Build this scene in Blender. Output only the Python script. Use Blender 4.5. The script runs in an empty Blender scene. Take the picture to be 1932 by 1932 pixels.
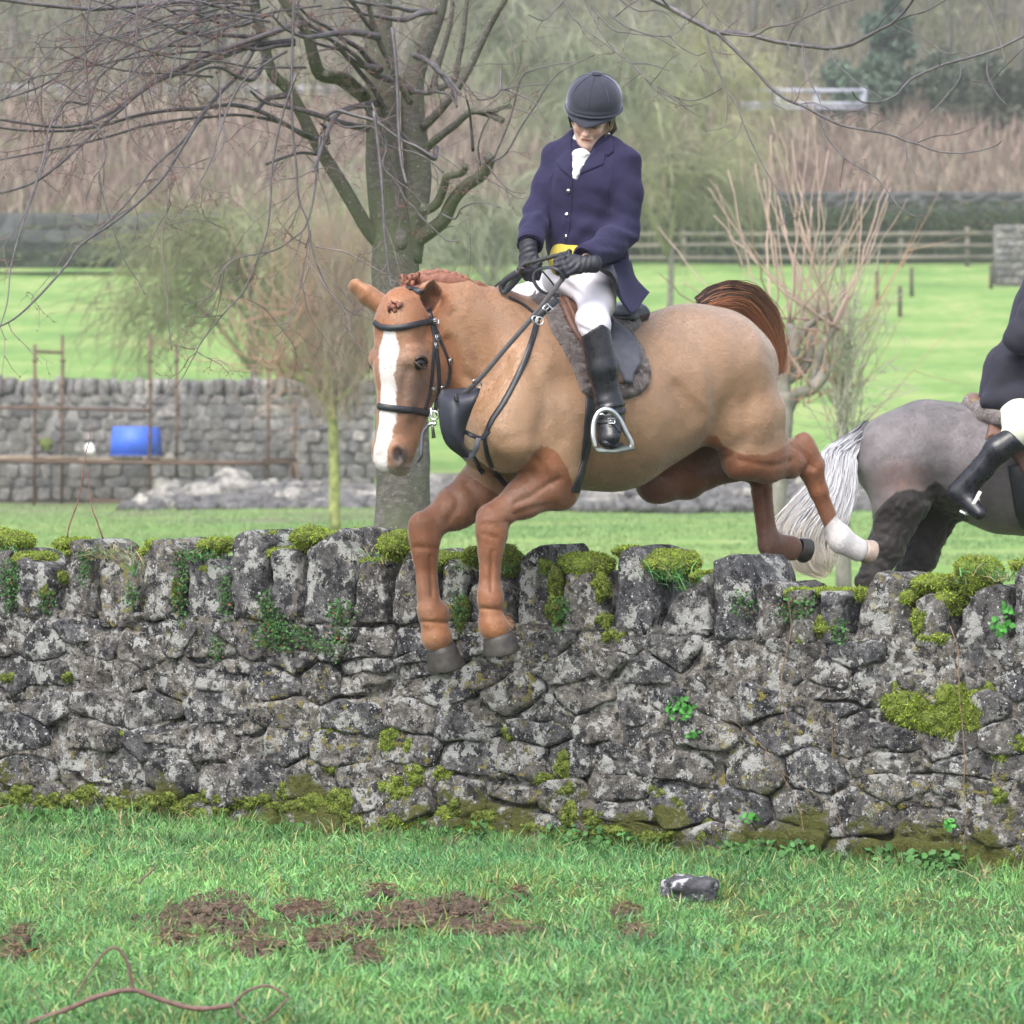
import bpy, math, random
import numpy as np
from mathutils import Vector, noise
from mathutils.bvhtree import BVHTree

# ---------------------------------------------------------------- camera, sky, sun, exposure
scene = bpy.context.scene
F, HV, CZ = 8640.0, 784.0, 1.66          # focal length and horizon in photo units (1932 wide), eye height
cam_data = bpy.data.cameras.new('camera')
cam = bpy.data.objects.new('camera', cam_data)
scene.collection.objects.link(cam)
cam.location = (0, 0, CZ)
cam.rotation_euler = (math.radians(90), 0, 0)
cam_data.sensor_width = 36
cam_data.lens = F / 1932 * 36
cam_data.shift_y = -(966 - HV) / 1932
cam_data.clip_start = 0.5
cam_data.clip_end = 3000
cam_data.dof.use_dof = True
cam_data.dof.focus_distance = 18.0
cam_data.dof.aperture_fstop = 7.5
scene.camera = cam

world = bpy.data.worlds.new('World')
scene.world = world
world.use_nodes = True
wn = world.node_tree
for n in list(wn.nodes): wn.nodes.remove(n)
sky = wn.nodes.new('ShaderNodeTexSky'); sky.sky_type = 'NISHITA'; sky.sun_disc = False
SUN_EL, SUN_AZ = math.radians(52), math.radians(205)
sky.sun_elevation = SUN_EL; sky.sun_rotation = SUN_AZ
sky.air_density = 1.0; sky.dust_density = 4.0; sky.ozone_density = 1.0
hs = wn.nodes.new('ShaderNodeHueSaturation'); hs.inputs['Saturation'].default_value = 0.5
bg = wn.nodes.new('ShaderNodeBackground'); bg.inputs['Strength'].default_value = 0.15
wo = wn.nodes.new('ShaderNodeOutputWorld')
wn.links.new(sky.outputs[0], hs.inputs['Color']); wn.links.new(hs.outputs[0], bg.inputs[0]); wn.links.new(bg.outputs[0], wo.inputs[0])
sun_data = bpy.data.lights.new('sun', 'SUN')
sun_data.energy = 1.0; sun_data.angle = math.radians(40); sun_data.color = (1.0, 0.97, 0.92)
sun = bpy.data.objects.new('sun', sun_data); scene.collection.objects.link(sun)
# direction to the sun: behind the camera, to its left, high
sd = Vector((math.sin(SUN_AZ) * math.cos(SUN_EL), math.cos(SUN_AZ) * math.cos(SUN_EL), math.sin(SUN_EL)))
sun.rotation_euler = sd.to_track_quat('Z', 'Y').to_euler()
scene.view_settings.view_transform = 'Standard'
scene.view_settings.look = 'None'
scene.view_settings.exposure = 1.42
scene.view_settings.gamma = 1.0
scene.view_settings.use_curve_mapping = False
scene.cycles.max_bounces = 6
scene.cycles.transparent_max_bounces = 8

# ---------------------------------------------------------------- helpers
COL = scene.collection
rng = random.Random(7)
nrng = np.random.default_rng(7)

def P(u, v, Y):
    return np.array([(u - 966) / F * Y, Y, CZ - (v - HV) / F * Y])
def PV(u, v, Y): return Vector(P(u, v, Y))
def proj(p):
    return 966 + F * p[0] / p[1], HV + F * (CZ - p[2]) / p[1]
def nrm(a):
    a = np.asarray(a, float); return a / (np.linalg.norm(a) + 1e-12)

def tag(o, label=None, cat=None, group=None, kind=None):
    if label: o['label'] = label
    if cat: o['category'] = cat
    if group: o['group'] = group
    if kind: o['kind'] = kind
    return o
def empty(name, loc, label=None, cat=None, group=None):
    o = bpy.data.objects.new(name, None); COL.objects.link(o); o.location = tuple(loc)
    o.empty_display_size = 0.1
    return tag(o, label, cat, group)
def put(o, parent):
    """parent while keeping world-space geometry"""
    if parent is not None:
        o.parent = parent
        l = Vector(parent.location)
        if parent.parent is not None: l = l + Vector(parent.parent.location)
        o.location = Vector(o.location) - l
    return o

def np_mesh(name, V, faces_list, smooth=True, cols=None, attrs=None):
    """faces_list: list of int arrays (n,3) or (n,4)"""
    me = bpy.data.meshes.new(name)
    V = np.ascontiguousarray(V, dtype=np.float32)
    fl = [np.asarray(f, dtype=np.int32) for f in faces_list if len(f)]
    me.vertices.add(len(V)); me.vertices.foreach_set('co', V.ravel())
    nl = sum(f.size for f in fl); nf = sum(len(f) for f in fl)
    me.loops.add(nl); me.polygons.add(nf)
    me.loops.foreach_set('vertex_index', np.concatenate([f.ravel() for f in fl]) if fl else np.zeros(0, np.int32))
    starts = []; tot = 0
    for f in fl:
        starts.append(np.arange(len(f)) * f.shape[1] + tot); tot += f.size
    me.polygons.foreach_set('loop_start', np.concatenate(starts).astype(np.int32))
    if smooth: me.polygons.foreach_set('use_smooth', np.ones(nf, dtype=bool))
    if cols is not None:
        a = me.color_attributes.new('col', 'FLOAT_COLOR', 'POINT')
        c = np.ones((len(V), 4), np.float32); c[:, :cols.shape[1]] = cols
        a.data.foreach_set('color', c.ravel())
    if attrs:
        for k, arr in attrs.items():
            a = me.attributes.new(k, 'FLOAT', 'POINT'); a.data.foreach_set('value', np.ascontiguousarray(arr, np.float32))
    me.update(calc_edges=True); me.validate()
    return me

def link(name, me, mat=None, parent=None):
    o = bpy.data.objects.new(name, me); COL.objects.link(o)
    if mat is not None:
        for m in (mat if isinstance(mat, (list, tuple)) else [mat]): me.materials.append(m)
    if parent is not None: put(o, parent)
    return o

class MB:
    """collects shapes, builds ONE mesh object"""
    def __init__(s): s.V = []; s.Q = []; s.T = []; s.C = []; s.n = 0; s.hascol = False
    def add(s, V, Q=None, T=None, col=None):
        V = np.asarray(V, float).reshape(-1, 3)
        if Q is not None and len(Q): s.Q.append(np.asarray(Q, int).reshape(-1, 4) + s.n)
        if T is not None and len(T): s.T.append(np.asarray(T, int).reshape(-1, 3) + s.n)
        s.V.append(V); s.n += len(V)
        c = np.ones((len(V), 3))
        if col is not None: c[:] = col; s.hascol = True
        s.C.append(c); return s
    def tube(s, pts, radii, sides=6, col=None, caps=True, flat=1.0, up=None):
        V, Q, T = tube(pts, radii, sides, caps, flat, up); return s.add(V, Q, T, col)
    def box(s, c, sx, sy, sz, ax=None, col=None):
        c = np.asarray(c, float)
        ax = np.eye(3) if ax is None else np.asarray(ax, float)
        g = np.array([[x, y, z] for x in (-1, 1) for y in (-1, 1) for z in (-1, 1)], float) * 0.5
        V = c + (g * [sx, sy, sz]) @ ax
        Q = [(0, 1, 3, 2), (4, 6, 7, 5), (0, 4, 5, 1), (2, 3, 7, 6), (0, 2, 6, 4), (1, 5, 7, 3)]
        return s.add(V, Q, None, col)
    def build(s, name, mat=None, parent=None, smooth=True):
        V = np.concatenate(s.V); f = []
        if s.Q: f.append(np.concatenate(s.Q))
        if s.T: f.append(np.concatenate(s.T))
        return link(name, np_mesh(name, V, f, smooth, np.concatenate(s.C) if s.hascol else None), mat, parent)

def tube(pts, radii, sides=6, caps=True, flat=1.0, up=None):
    pts = np.asarray(pts, float); n = len(pts)
    radii = np.broadcast_to(np.asarray(radii, float), (n,))
    t = np.gradient(pts, axis=0); t /= (np.linalg.norm(t, axis=1)[:, None] + 1e-12)
    if up is None:
        a = np.array([0.31, 0.17, 1.0]) if abs(t[0][2]) < 0.85 else np.array([1.0, 0.2, 0.1])
        N = np.zeros((n, 3)); v = a - t[0] * a.dot(t[0]); v /= np.linalg.norm(v); N[0] = v
        for i in range(1, n):
            v = v - t[i] * v.dot(t[i]); v /= (np.linalg.norm(v) + 1e-12); N[i] = v
    else:
        up = np.broadcast_to(np.asarray(up, float), (n, 3))
        N = up - t * np.sum(up * t, axis=1)[:, None]; N /= (np.linalg.norm(N, axis=1)[:, None] + 1e-12)
    B = np.cross(t, N)
    ang = np.arange(sides) * 2 * math.pi / sides
    V = pts[:, None, :] + radii[:, None, None] * (np.cos(ang)[None, :, None] * N[:, None, :] * flat + np.sin(ang)[None, :, None] * B[:, None, :])
    V = V.reshape(-1, 3)
    i = np.arange(n - 1)[:, None] * sides; j = np.arange(sides)[None, :]; j2 = (j + 1) % sides
    Q = np.stack([i + j, i + j2, i + sides + j2, i + sides + j], -1).reshape(-1, 4)
    T = []
    if caps:
        m = len(V); V = np.concatenate([V, pts[:1], pts[-1:]])
        for k in range(sides):
            T.append((m, (k + 1) % sides, k)); T.append((m + 1, (n - 1) * sides + k, (n - 1) * sides + (k + 1) % sides))
    return V, Q, T

def spline(pts, m=8):
    """Catmull-Rom through pts (any dimension)"""
    p = np.asarray(pts, float); n = len(p)
    if n < 3: return np.array([p[0] + (p[-1] - p[0]) * t for t in np.linspace(0, 1, m + 1)])
    q = np.vstack([2 * p[0] - p[1], p, 2 * p[-1] - p[-2]]); out = []
    for i in range(n - 1):
        a, b, c, d = q[i], q[i + 1], q[i + 2], q[i + 3]
        for k in range(m):
            t = k / m
            out.append(0.5 * ((2 * b) + (c - a) * t + (2 * a - 5 * b + 4 * c - d) * t * t + (3 * b - a - 3 * c + d) * t ** 3))
    out.append(p[-1]); return np.array(out)

# ---------------------------------------------------------------- signed-distance modelling (one continuous surface per body)
class Seg:
    def __init__(s, a, b, ra, rb, e1=None, k=0.03, sub=False, tagn=0, cap=None):
        s.a = np.asarray(a, float); s.b = np.asarray(b, float)
        s.iso = np.isscalar(ra) and np.isscalar(rb) and e1 is None
        s.ra = (ra, ra) if np.isscalar(ra) else tuple(ra); s.rb = (rb, rb) if np.isscalar(rb) else tuple(rb)
        s.k = k; s.sub = sub; s.tag = tagn; s.cap = cap
        d = s.b - s.a; L = np.linalg.norm(d); s.dh = d / (L + 1e-9) if L > 1e-6 else np.array([0, 0, 1.0])
        if not s.iso:
            e = np.asarray(e1 if e1 is not None else (1, 0, 0), float); e = e - s.dh * e.dot(s.dh); s.e1 = e / (np.linalg.norm(e) + 1e-9)
            s.e2 = np.cross(s.dh, s.e1)
    def bounds(s):
        r = max(s.ra + s.rb) if s.cap is None else max(s.ra + s.rb + (s.cap,))
        return np.minimum(s.a, s.b) - r, np.maximum(s.a, s.b) + r
    def ev(s, X, Y, Z):
        d = s.b - s.a; L2 = d.dot(d) + 1e-12
        ax = X - s.a[0]; ay = Y - s.a[1]; az = Z - s.a[2]
        t = np.clip((ax * d[0] + ay * d[1] + az * d[2]) / L2, 0, 1)
        qx = ax - t * d[0]; qy = ay - t * d[1]; qz = az - t * d[2]
        n2 = qx * qx + qy * qy + qz * qz
        r1 = s.ra[0] + t * (s.rb[0] - s.ra[0])
        if s.iso: return np.sqrt(n2) - r1
        r2 = s.ra[1] + t * (s.rb[1] - s.ra[1])
        r3 = s.cap if s.cap is not None else np.minimum(r1, r2)
        c1 = qx * s.e1[0] + qy * s.e1[1] + qz * s.e1[2]
        c2 = qx * s.e2[0] + qy * s.e2[1] + qz * s.e2[2]
        c3 = qx * s.dh[0] + qy * s.dh[1] + qz * s.dh[2]
        kk = np.sqrt((c1 / r1) ** 2 + (c2 / r2) ** 2 + (c3 / r3) ** 2 + 1e-10)
        n = np.sqrt(n2 + 1e-10 * r1 * r2)
        return n - n / kk
def Ell(c, r, e1=(1, 0, 0), d=(0, 0, 1), **kw):
    """ellipsoid: r = (along e1, along d x e1, along d)"""
    c = np.asarray(c, float); dh = nrm(d)
    s = Seg(c - dh * 1e-4, c + dh * 1e-4, (r[0], r[1]), (r[0], r[1]), e1=e1, cap=r[2], **kw); return s
def Chain(pts, e1=None, **kw):
    """pts: [(pos, r or (r1,r2)), ...]"""
    return [Seg(pts[i][0], pts[i + 1][0], pts[i][1], pts[i + 1][1], e1=e1, **kw) for i in range(len(pts) - 1)]

def smin(a, b, k):
    h = np.maximum(k - np.abs(a - b), 0) / k
    return np.minimum(a, b) - h * h * k * 0.25
def field_at(prims, Pts, tags=None):
    x, y, z = Pts[:, 0], Pts[:, 1], Pts[:, 2]; d = np.full(len(Pts), 9.0)
    for p in prims:
        if p.sub or (tags is not None and p.tag not in tags): continue
        d = smin(d, p.ev(x, y, z), max(p.k, 1e-4))
    return d
def sdf_grid(prims, h):
    lo = np.min([p.bounds()[0] for p in prims if not p.sub], 0) - 4 * h
    hi = np.max([p.bounds()[1] for p in prims if not p.sub], 0) + 4 * h
    n = np.ceil((hi - lo) / h).astype(int) + 1
    f = np.full(n, 1.0, np.float32)
    ax = [(lo[i] + np.arange(n[i]) * h).astype(np.float32) for i in range(3)]
    for p in prims:
        b0, b1 = p.bounds(); m = p.k + 4 * h
        i0 = np.maximum(((b0 - m - lo) / h).astype(int), 0); i1 = np.minimum(((b1 + m - lo) / h).astype(int) + 2, n)
        if (i1 <= i0).any(): continue
        sl = tuple(slice(i0[i], i1[i]) for i in range(3))
        X = ax[0][sl[0]][:, None, None]; Y = ax[1][sl[1]][None, :, None]; Z = ax[2][sl[2]][None, None, :]
        d = p.ev(X, Y, Z).astype(np.float32)
        if p.sub: f[sl] = -smin(-f[sl], d, max(p.k, 1e-4))
        else: f[sl] = smin(f[sl], d, max(p.k, 1e-4))
    return f, lo, h
def surface_nets(f, lo, h):
    ins = f < 0
    c = np.zeros(tuple(s - 1 for s in f.shape), np.int8)
    for a in (0, 1):
        for b in (0, 1):
            for d in (0, 1):
                c += ins[a:f.shape[0] - 1 + a, b:f.shape[1] - 1 + b, d:f.shape[2] - 1 + d]
    act = np.argwhere((c > 0) & (c < 8))
    idx = np.full(c.shape, -1, np.int32); idx[tuple(act.T)] = np.arange(len(act))
    pos = np.zeros((len(act), 3)); cnt = np.zeros(len(act))
    cs = [(a, b, d) for a in (0, 1) for b in (0, 1) for d in (0, 1)]
    for c0 in cs:
        for axx in range(3):
            if c0[axx]: continue
            c1 = list(c0); c1[axx] = 1
            v0 = f[act[:, 0] + c0[0], act[:, 1] + c0[1], act[:, 2] + c0[2]]; v1 = f[act[:, 0] + c1[0], act[:, 1] + c1[1], act[:, 2] + c1[2]]
            m = (v0 < 0) != (v1 < 0); t = np.where(m, v0 / np.where(m, v0 - v1, 1), 0)
            pp = np.array(c0, float)[None, :].repeat(len(act), 0); pp[:, axx] += t
            pos += pp * m[:, None]; cnt += m
    V = lo + (act + pos / cnt[:, None]) * h
    Q = []
    for axx in range(3):
        o = [i for i in range(3) if i != axx]
        s0 = [slice(1, -1)] * 3; s1 = [slice(1, -1)] * 3
        s0[axx] = slice(0, -1); s1[axx] = slice(1, None)
        A = ins[tuple(s0)]; B = ins[tuple(s1)]
        e = np.argwhere(A != B); sg = A[tuple(e.T)]
        base = e.copy(); base[:, o[0]] += 1; base[:, o[1]] += 1
        def cell(d1, d2):
            q = base.copy(); q[:, o[0]] -= d1; q[:, o[1]] -= d2
            return idx[q[:, 0], q[:, 1], q[:, 2]]
        q = np.stack([cell(1, 1), cell(0, 1), cell(0, 0), cell(1, 0)], 1)
        flip = sg if axx != 1 else ~sg
        q[~flip] = q[~flip][:, ::-1]
        Q.append(q)
    Q = np.concatenate(Q); Q = Q[(Q >= 0).all(1)]
    return V, Q
def sdf_mesh(prims, h):
    f, lo, h = sdf_grid(prims, h); return surface_nets(f, lo, h)
def smooth_verts(V, Q, it=2, lam=0.5):
    e = np.concatenate([Q[:, [0, 1]], Q[:, [1, 2]], Q[:, [2, 3]], Q[:, [3, 0]]]); n = len(V)
    deg = np.bincount(e[:, 0], minlength=n) + np.bincount(e[:, 1], minlength=n)
    for _ in range(it):
        S = np.stack([np.bincount(e[:, 0], weights=V[e[:, 1], i], minlength=n) + np.bincount(e[:, 1], weights=V[e[:, 0], i], minlength=n) for i in range(3)], 1)
        V = V + lam * (S / deg[:, None] - V)
    return V

def vnoise(Pn, s, seed=0.0):
    """cheap vectorised smooth noise -1..1"""
    p = np.asarray(Pn, float) * s + seed * 17.31
    i = np.floor(p).astype(np.int64); f = p - i; f = f * f * (3 - 2 * f)
    def hsh(a, b, c):
        n = (a * 374761393 + b * 668265263 + c * 2147483647 + 12345) & 0xffffffff
        n = ((n ^ (n >> 13)) * 1274126177) & 0xffffffff
        return ((n ^ (n >> 16)) & 0xffff) / 32767.5 - 1
    r = 0
    for a in (0, 1):
        for b in (0, 1):
            for c in (0, 1):
                w = (f[:, 0] if a else 1 - f[:, 0]) * (f[:, 1] if b else 1 - f[:, 1]) * (f[:, 2] if c else 1 - f[:, 2])
                r = r + w * hsh(i[:, 0] + a, i[:, 1] + b, i[:, 2] + c)
    return r
def fbm(Pn, s, o=3, seed=0.0):
    r = 0; a = 1; t = 0
    for k in range(o):
        r = r + a * vnoise(Pn, s * 2 ** k, seed + k); t += a; a *= 0.5
    return r / t

# ---------------------------------------------------------------- materials
class NT:
    def __init__(s, name):
        s.m = bpy.data.materials.new(name); s.m.use_nodes = True; s.t = s.m.node_tree
        s.b = s.t.nodes['Principled BSDF']; s.out = s.t.nodes['Material Output']
    def n(s, typ, **kw):
        nd = s.t.nodes.new('ShaderNode' + typ)
        for k, v in kw.items():
            if k.startswith('i_'):
                key = k[2:]; key = int(key) if key.isdigit() else key.replace('_', ' ')
                nd.inputs[key].default_value = v
            else: setattr(nd, k, v)
        return nd
    def l(s, a, b): s.t.links.new(a, b)
    def coord(s, kind='Object'): return s.n('TexCoord').outputs[kind]
    def pos(s): return s.n('NewGeometry').outputs['Position']
    def noise(s, scale, detail=4, rough=0.55, vec=None, dist=0.0):
        nd = s.n('TexNoise', i_Scale=scale, i_Detail=detail, i_Roughness=rough, i_Distortion=dist)
        s.l(vec if vec is not None else s.pos(), nd.inputs['Vector']); return nd.outputs['Fac']
    def voro(s, scale, vec=None, feature='F1', rand=1.0):
        nd = s.n('TexVoronoi', feature=feature, i_Scale=scale, i_Randomness=rand)
        s.l(vec if vec is not None else s.pos(), nd.inputs['Vector']); return nd
    def ramp(s, fac, stops, interp='LINEAR'):
        nd = s.n('ValToRGB'); r = nd.color_ramp; r.interpolation = interp
        while len(r.elements) < len(stops): r.elements.new(0.5)
        for e, (p, c) in zip(r.elements, stops):
            e.position = p; e.color = (c, c, c, 1) if np.isscalar(c) else (*c, 1)
        s.l(fac, nd.inputs[0]); return nd.outputs[0]
    def mix(s, fac, a, b, typ='MIX'):
        nd = s.n('Mix', data_type='RGBA', blend_type=typ)
        for x, i in ((fac, 0), (a, 6), (b, 7)):
            if hasattr(x, 'links'): s.l(x, nd.inputs[i])
            else: nd.inputs[i].default_value = x if (i == 0) else (*x, 1) if len(x) == 3 else x
        return nd.outputs[2]
    def math(s, op, a, b=None, c=None, clamp=False):
        nd = s.n('Math', operation=op, use_clamp=clamp)
        for i, x in enumerate((a, b, c)):
            if x is None: continue
            if hasattr(x, 'links'): s.l(x, nd.inputs[i])
            else: nd.inputs[i].default_value = x
        return nd.outputs[0]
    def attr(s, name, what='Color'): return s.n('Attribute', attribute_name=name).outputs[what]
    def base(s, x):
        if hasattr(x, 'links'): s.l(x, s.b.inputs['Base Color'])
        else: s.b.inputs['Base Color'].default_value = (*x, 1)
    def bump(s, h, strength=0.3, dist=0.01):
        nd = s.n('Bump', i_Strength=strength, i_Distance=dist); s.l(h, nd.inputs['Height']); s.l(nd.outputs[0], s.b.inputs['Normal'])
    def set(s, **kw):
        for k, v in kw.items():
            key = k.replace('_', ' ')
            if hasattr(v, 'links'): s.l(v, s.b.inputs[key])
            else: s.b.inputs[key].default_value = v
        return s
def simple(name, color, rough=0.6, var=0.25, scale=20, bump=0.0, bscale=200, bdist=0.002, metal=0.0, sheen=0.0, spec=None):
    t = NT(name)
    f = t.noise(scale, 5)
    d = tuple(max(0, c * (1 - var)) for c in color); e = tuple(min(1, c * (1 + var)) for c in color)
    t.base(t.ramp(f, [(0.3, d), (0.7, e)])); t.set(Roughness=rough, Metallic=metal)
    if sheen: t.set(Sheen_Weight=sheen)
    if spec is not None: t.set(Specular_IOR_Level=spec)
    if bump: t.bump(t.noise(bscale, 3), bump, bdist)
    return t.m
# ================================================================ the chestnut horse
TH = math.radians(33)
Hh = np.array([-math.cos(TH), -math.sin(TH), 0.0])      # heading
Hs = np.array([math.sin(TH), -math.cos(TH), 0.0])       # to the horse's left (towards the camera)
UP = np.array([0, 0, 1.0])
H0 = P(1150, 760, 17.7)
def hp(u, v, l=0.0):
    """point on the plane at lateral offset l of the horse's length that shows at (u,v)"""
    o = H0 + l * Hs; k = (u - 966) / F
    a = (k * o[1] - o[0]) / (Hh[0] - k * Hh[1])
    p = o + a * Hh; p[2] = CZ - (v - HV) / F * p[1]; return p
def c5(x, y): return (1173.9 + .31823 * x, 503.1 + .31823 * y)
def c4(x, y): return (726.7 + .24594 * x, 810.6 + .24594 * y)
def c1(x, y): return (614.9 + .26041 * x, 475.2 + .26041 * y)
def c3(x, y): return (894.4 + .24594 * x, 419.3 + .24594 * y)
def c2(x, y): return (922.4 + .17361 * x, 111.8 + .17361 * y)
def c6(x, y): return (1565.3 + .3328 * x, 503.1 + .3328 * y)

# head frame
HO = P(*c1(545, 300), 17.15)                  # poll, on the face plane's top
Hf = nrm([-.64, -.77, 0.0]); Hl = nrm([.77, -.64, 0.0]); Hd = nrm(np.array([0.0, 0, -1.0]) + 0.03 * Hf + 0.0 * Hl)
Hf = nrm(Hf - Hd * Hf.dot(Hd))
def hd(x, y, z): return HO + x * Hl + (y + 0.10) * Hf + (-z) * Hd
TR, NK, HD, LFN, LFF, LHN, LHF = 1, 2, 3, 4, 5, 6, 7
pr = []
# trunk
pr += Chain([(hp(935, 790), (.17, .17)), (hp(985, 762), (.225, .275)), (hp(1060, 756), (.27, .32)), (hp(1150, 764), (.30, .315)),
             (hp(1230, 733), (.29, .272)), (hp(1300, 684), (.26, .205)), (hp(1350, 684), (.225, .19)), (hp(1385, 700), (.17, .18))], e1=Hs, k=.08, tagn=TR)
pr += [Seg(hp(1015, 655), hp(1110, 650), (.07, .10), (.09, .08), e1=Hs, k=.1, tagn=TR)]         # withers
pr += [Ell(hp(955, 815, .13), (.10, .14, .15), e1=Hs, d=UP, k=.08, tagn=TR), Ell(hp(915, 810, -.12), (.10, .13, .14), e1=Hs, d=UP, k=.08, tagn=TR)]   # breast
pr += [Seg(hp(1010, 690, .16), hp(965, 830, .2), (.10, .13), (.09, .12), e1=Hs, k=.06, tagn=TR)]  # near shoulder blade
pr += [Seg(hp(1060, 780, .2), hp(1040, 880, .2), (.10, .14), (.08, .10), e1=Hs, k=.06, tagn=TR)]
# croup and thighs
pr += [Seg(hp(1290, 652, .09), hp(1372, 680, .12), (.12, .14), (.12, .13), e1=Hs, k=.08, tagn=TR),
       Seg(hp(1290, 652, -.09), hp(1360, 690, -.12), (.12, .14), (.11, .12), e1=Hs, k=.08, tagn=TR)]
pr += [Seg(hp(1380, 700, .145), hp(1412, 790, .16), (.11, .15), (.10, .157), e1=Hs, k=.07, tagn=LHN),
       Seg(hp(1412, 790, .16), hp(1430, 852, .155), (.10, .157), (.085, .135), e1=Hs, k=.05, tagn=LHN),
       Ell(hp(1352, 790, .15), (.06, .06, .10), e1=Hs, d=UP, k=.08, tagn=LHN)]
pr += Chain([(hp(*c5(690, 1130), .155), (.07, .085)), (hp(*c5(860, 1160), .15), (.065, .075)), (hp(*c5(990, 1140), .14), (.045, .072)), (hp(*c5(1085, 1100), .13), (.038, .062))], e1=Hs, k=.04, tagn=LHN)
pr += [Seg(hp(*c5(1070, 1030), .13), hp(*c5(1125, 1180), .13), (.03, .036), (.04, .055), e1=Hs, k=.03, tagn=LHN),
       Seg(hp(*c5(1120, 1200), .13), hp(*c5(1165, 1330), .13), (.038, .052), (.03, .038), e1=Hs, k=.03, tagn=LHN),
       Seg(hp(*c5(1165, 1330), .13), hp(*c5(1243, 1530), .12), (.028, .038), (.028, .037), e1=Hs, k=.02, tagn=LHN),
       Ell(hp(*c5(1280, 1600), .12), (.04, .052, .056), e1=Hs, d=UP, k=.03, tagn=LHN),
       Seg(hp(*c5(1300, 1620), .12), hp(*c5(1400, 1680), .12), (.037, .052), (.04, .046), e1=Hs, k=.03, tagn=LHN)]
# far hind
pr += [Seg(hp(1370, 720, -.14), hp(1315, 830, -.14), (.10, .14), (.08, .11), e1=Hs, k=.06, tagn=LHF),
       Seg(hp(1315, 830, -.14), hp(*c5(210, 1265), -.14), (.08, .11), (.07, .08), e1=Hs, k=.05, tagn=LHF),
       Seg(hp(*c5(190, 1285), -.14), hp(*c5(380, 1255), -.14), (.07, .075), (.065, .075), e1=Hs, k=.05, tagn=LHF),
       Seg(hp(*c5(380, 1255), -.14), hp(*c5(620, 1180), -.14), (.065, .075), (.05, .06), e1=Hs, k=.04, tagn=LHF),
       Seg(hp(*c5(620, 1180), -.14), hp(*c5(830, 1215), -.14), (.05, .055), (.04, .05), e1=Hs, k=.04, tagn=LHF),
       Seg(hp(*c5(810, 1180), -.14), hp(*c5(830, 1330), -.14), (.04, .055), (.03, .042), e1=Hs, k=.03, tagn=LHF),
       Seg(hp(*c5(825, 1330), -.14), hp(*c5(855, 1560), -.14), (.03, .048), (.03, .046), e1=Hs, k=.02, tagn=LHF),
       Ell(hp(*c5(870, 1640), -.14), (.04, .05, .05), e1=Hs, d=UP, k=.03, tagn=LHF),
       Seg(hp(*c5(880, 1650), -.14), hp(*c5(1010, 1670), -.14), (.036, .052), (.04, .05), e1=Hs, k=.03, tagn=LHF)]
# near fore
pr += Chain([(hp(*c4(1330, 330), .17), (.085, .10)), (hp(*c4(1240, 430), .17), (.075, .088)), (hp(*c4(1060, 530), .165), (.058, .070)), (hp(*c4(900, 620), .16), (.046, .052))], e1=Hs, k=.04, tagn=LFN)
pr += [Ell(hp(*c4(1370, 500), .17), (.045, .05, .055), e1=Hs, d=UP, k=.05, tagn=LFN),
       Seg(hp(*c4(835, 680), .155), hp(*c4(818, 800), .155), (.05, .061), (.046, .056), e1=Hs, k=.035, tagn=LFN),
       Ell(hp(*c4(775, 700), .155), (.034, .03, .05), e1=Hs, d=UP, k=.04, tagn=LFN),
       Seg(hp(*c4(815, 820), .155), hp(*c4(805, 930), .155), (.042, .050), (.032, .037), e1=Hs, k=.04, tagn=LFN),
       Seg(hp(*c4(790, 930), .155), hp(*c4(785, 1210), .155), (.029, .034), (.029, .035), e1=Hs, k=.04, tagn=LFN),
       Seg(hp(*c4(838, 930), .155), hp(*c4(840, 1210), .155), (.016, .018), (.016, .018), e1=Hs, k=.04, tagn=LFN),
       Ell(hp(*c4(808, 1300), .155), (.043, .050, .05), e1=Hs, d=UP, k=.04, tagn=LFN),
       Seg(hp(*c4(810, 1340), .155), hp(*c4(812, 1460), .155), (.034, .036), (.04, .045), e1=Hs, k=.04, tagn=LFN),
       Ell(hp(*c4(845, 1530), .155), (.054, .058, .05), e1=Hs, d=UP, k=.04, tagn=LFN)]
# far fore
pr += Chain([(hp(*c4(900, 330), -.15), (.09, .12)), (hp(*c4(720, 480), -.15), (.08, .10)), (hp(*c4(540, 600), -.15), (.065, .078)), (hp(*c4(400, 690), -.15), (.05, .06))], e1=Hs, k=.04, tagn=LFF)
pr += [Seg(hp(*c4(320, 735), -.15), hp(*c4(308, 860), -.15), (.05, .060), (.046, .052), e1=Hs, k=.035, tagn=LFF),
       Ell(hp(*c4(255, 760), -.15), (.034, .034, .05), e1=Hs, d=UP, k=.04, tagn=LFF),
       Seg(hp(*c4(305, 870), -.15), hp(*c4(305, 970), -.15), (.040, .046), (.032, .036), e1=Hs, k=.04, tagn=LFF),
       Seg(hp(*c4(292, 960), -.15), hp(*c4(314, 1250), -.15), (.029, .036), (.029, .037), e1=Hs, k=.04, tagn=LFF),
       Seg(hp(*c4(350, 960), -.15), hp(*c4(365, 1250), -.15), (.015, .018), (.015, .018), e1=Hs, k=.04, tagn=LFF),
       Seg(hp(*c4(335, 1370), -.15), hp(*c4(350, 1410), -.15), (.043, .047), (.043, .047), e1=Hs, k=.04, tagn=LFF),
       Ell(hp(*c4(430, 1400), -.15), (.025, .028, .035), e1=Hs, d=UP, k=.04, tagn=LFF),
       Seg(hp(*c4(370, 1460), -.15), hp(*c4(380, 1560), -.15), (.036, .040), (.042, .046), e1=Hs, k=.04, tagn=LFF),
       Ell(hp(*c4(405, 1610), -.15), (.052, .058, .05), e1=Hs, d=UP, k=.04, tagn=LFF)]
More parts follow.
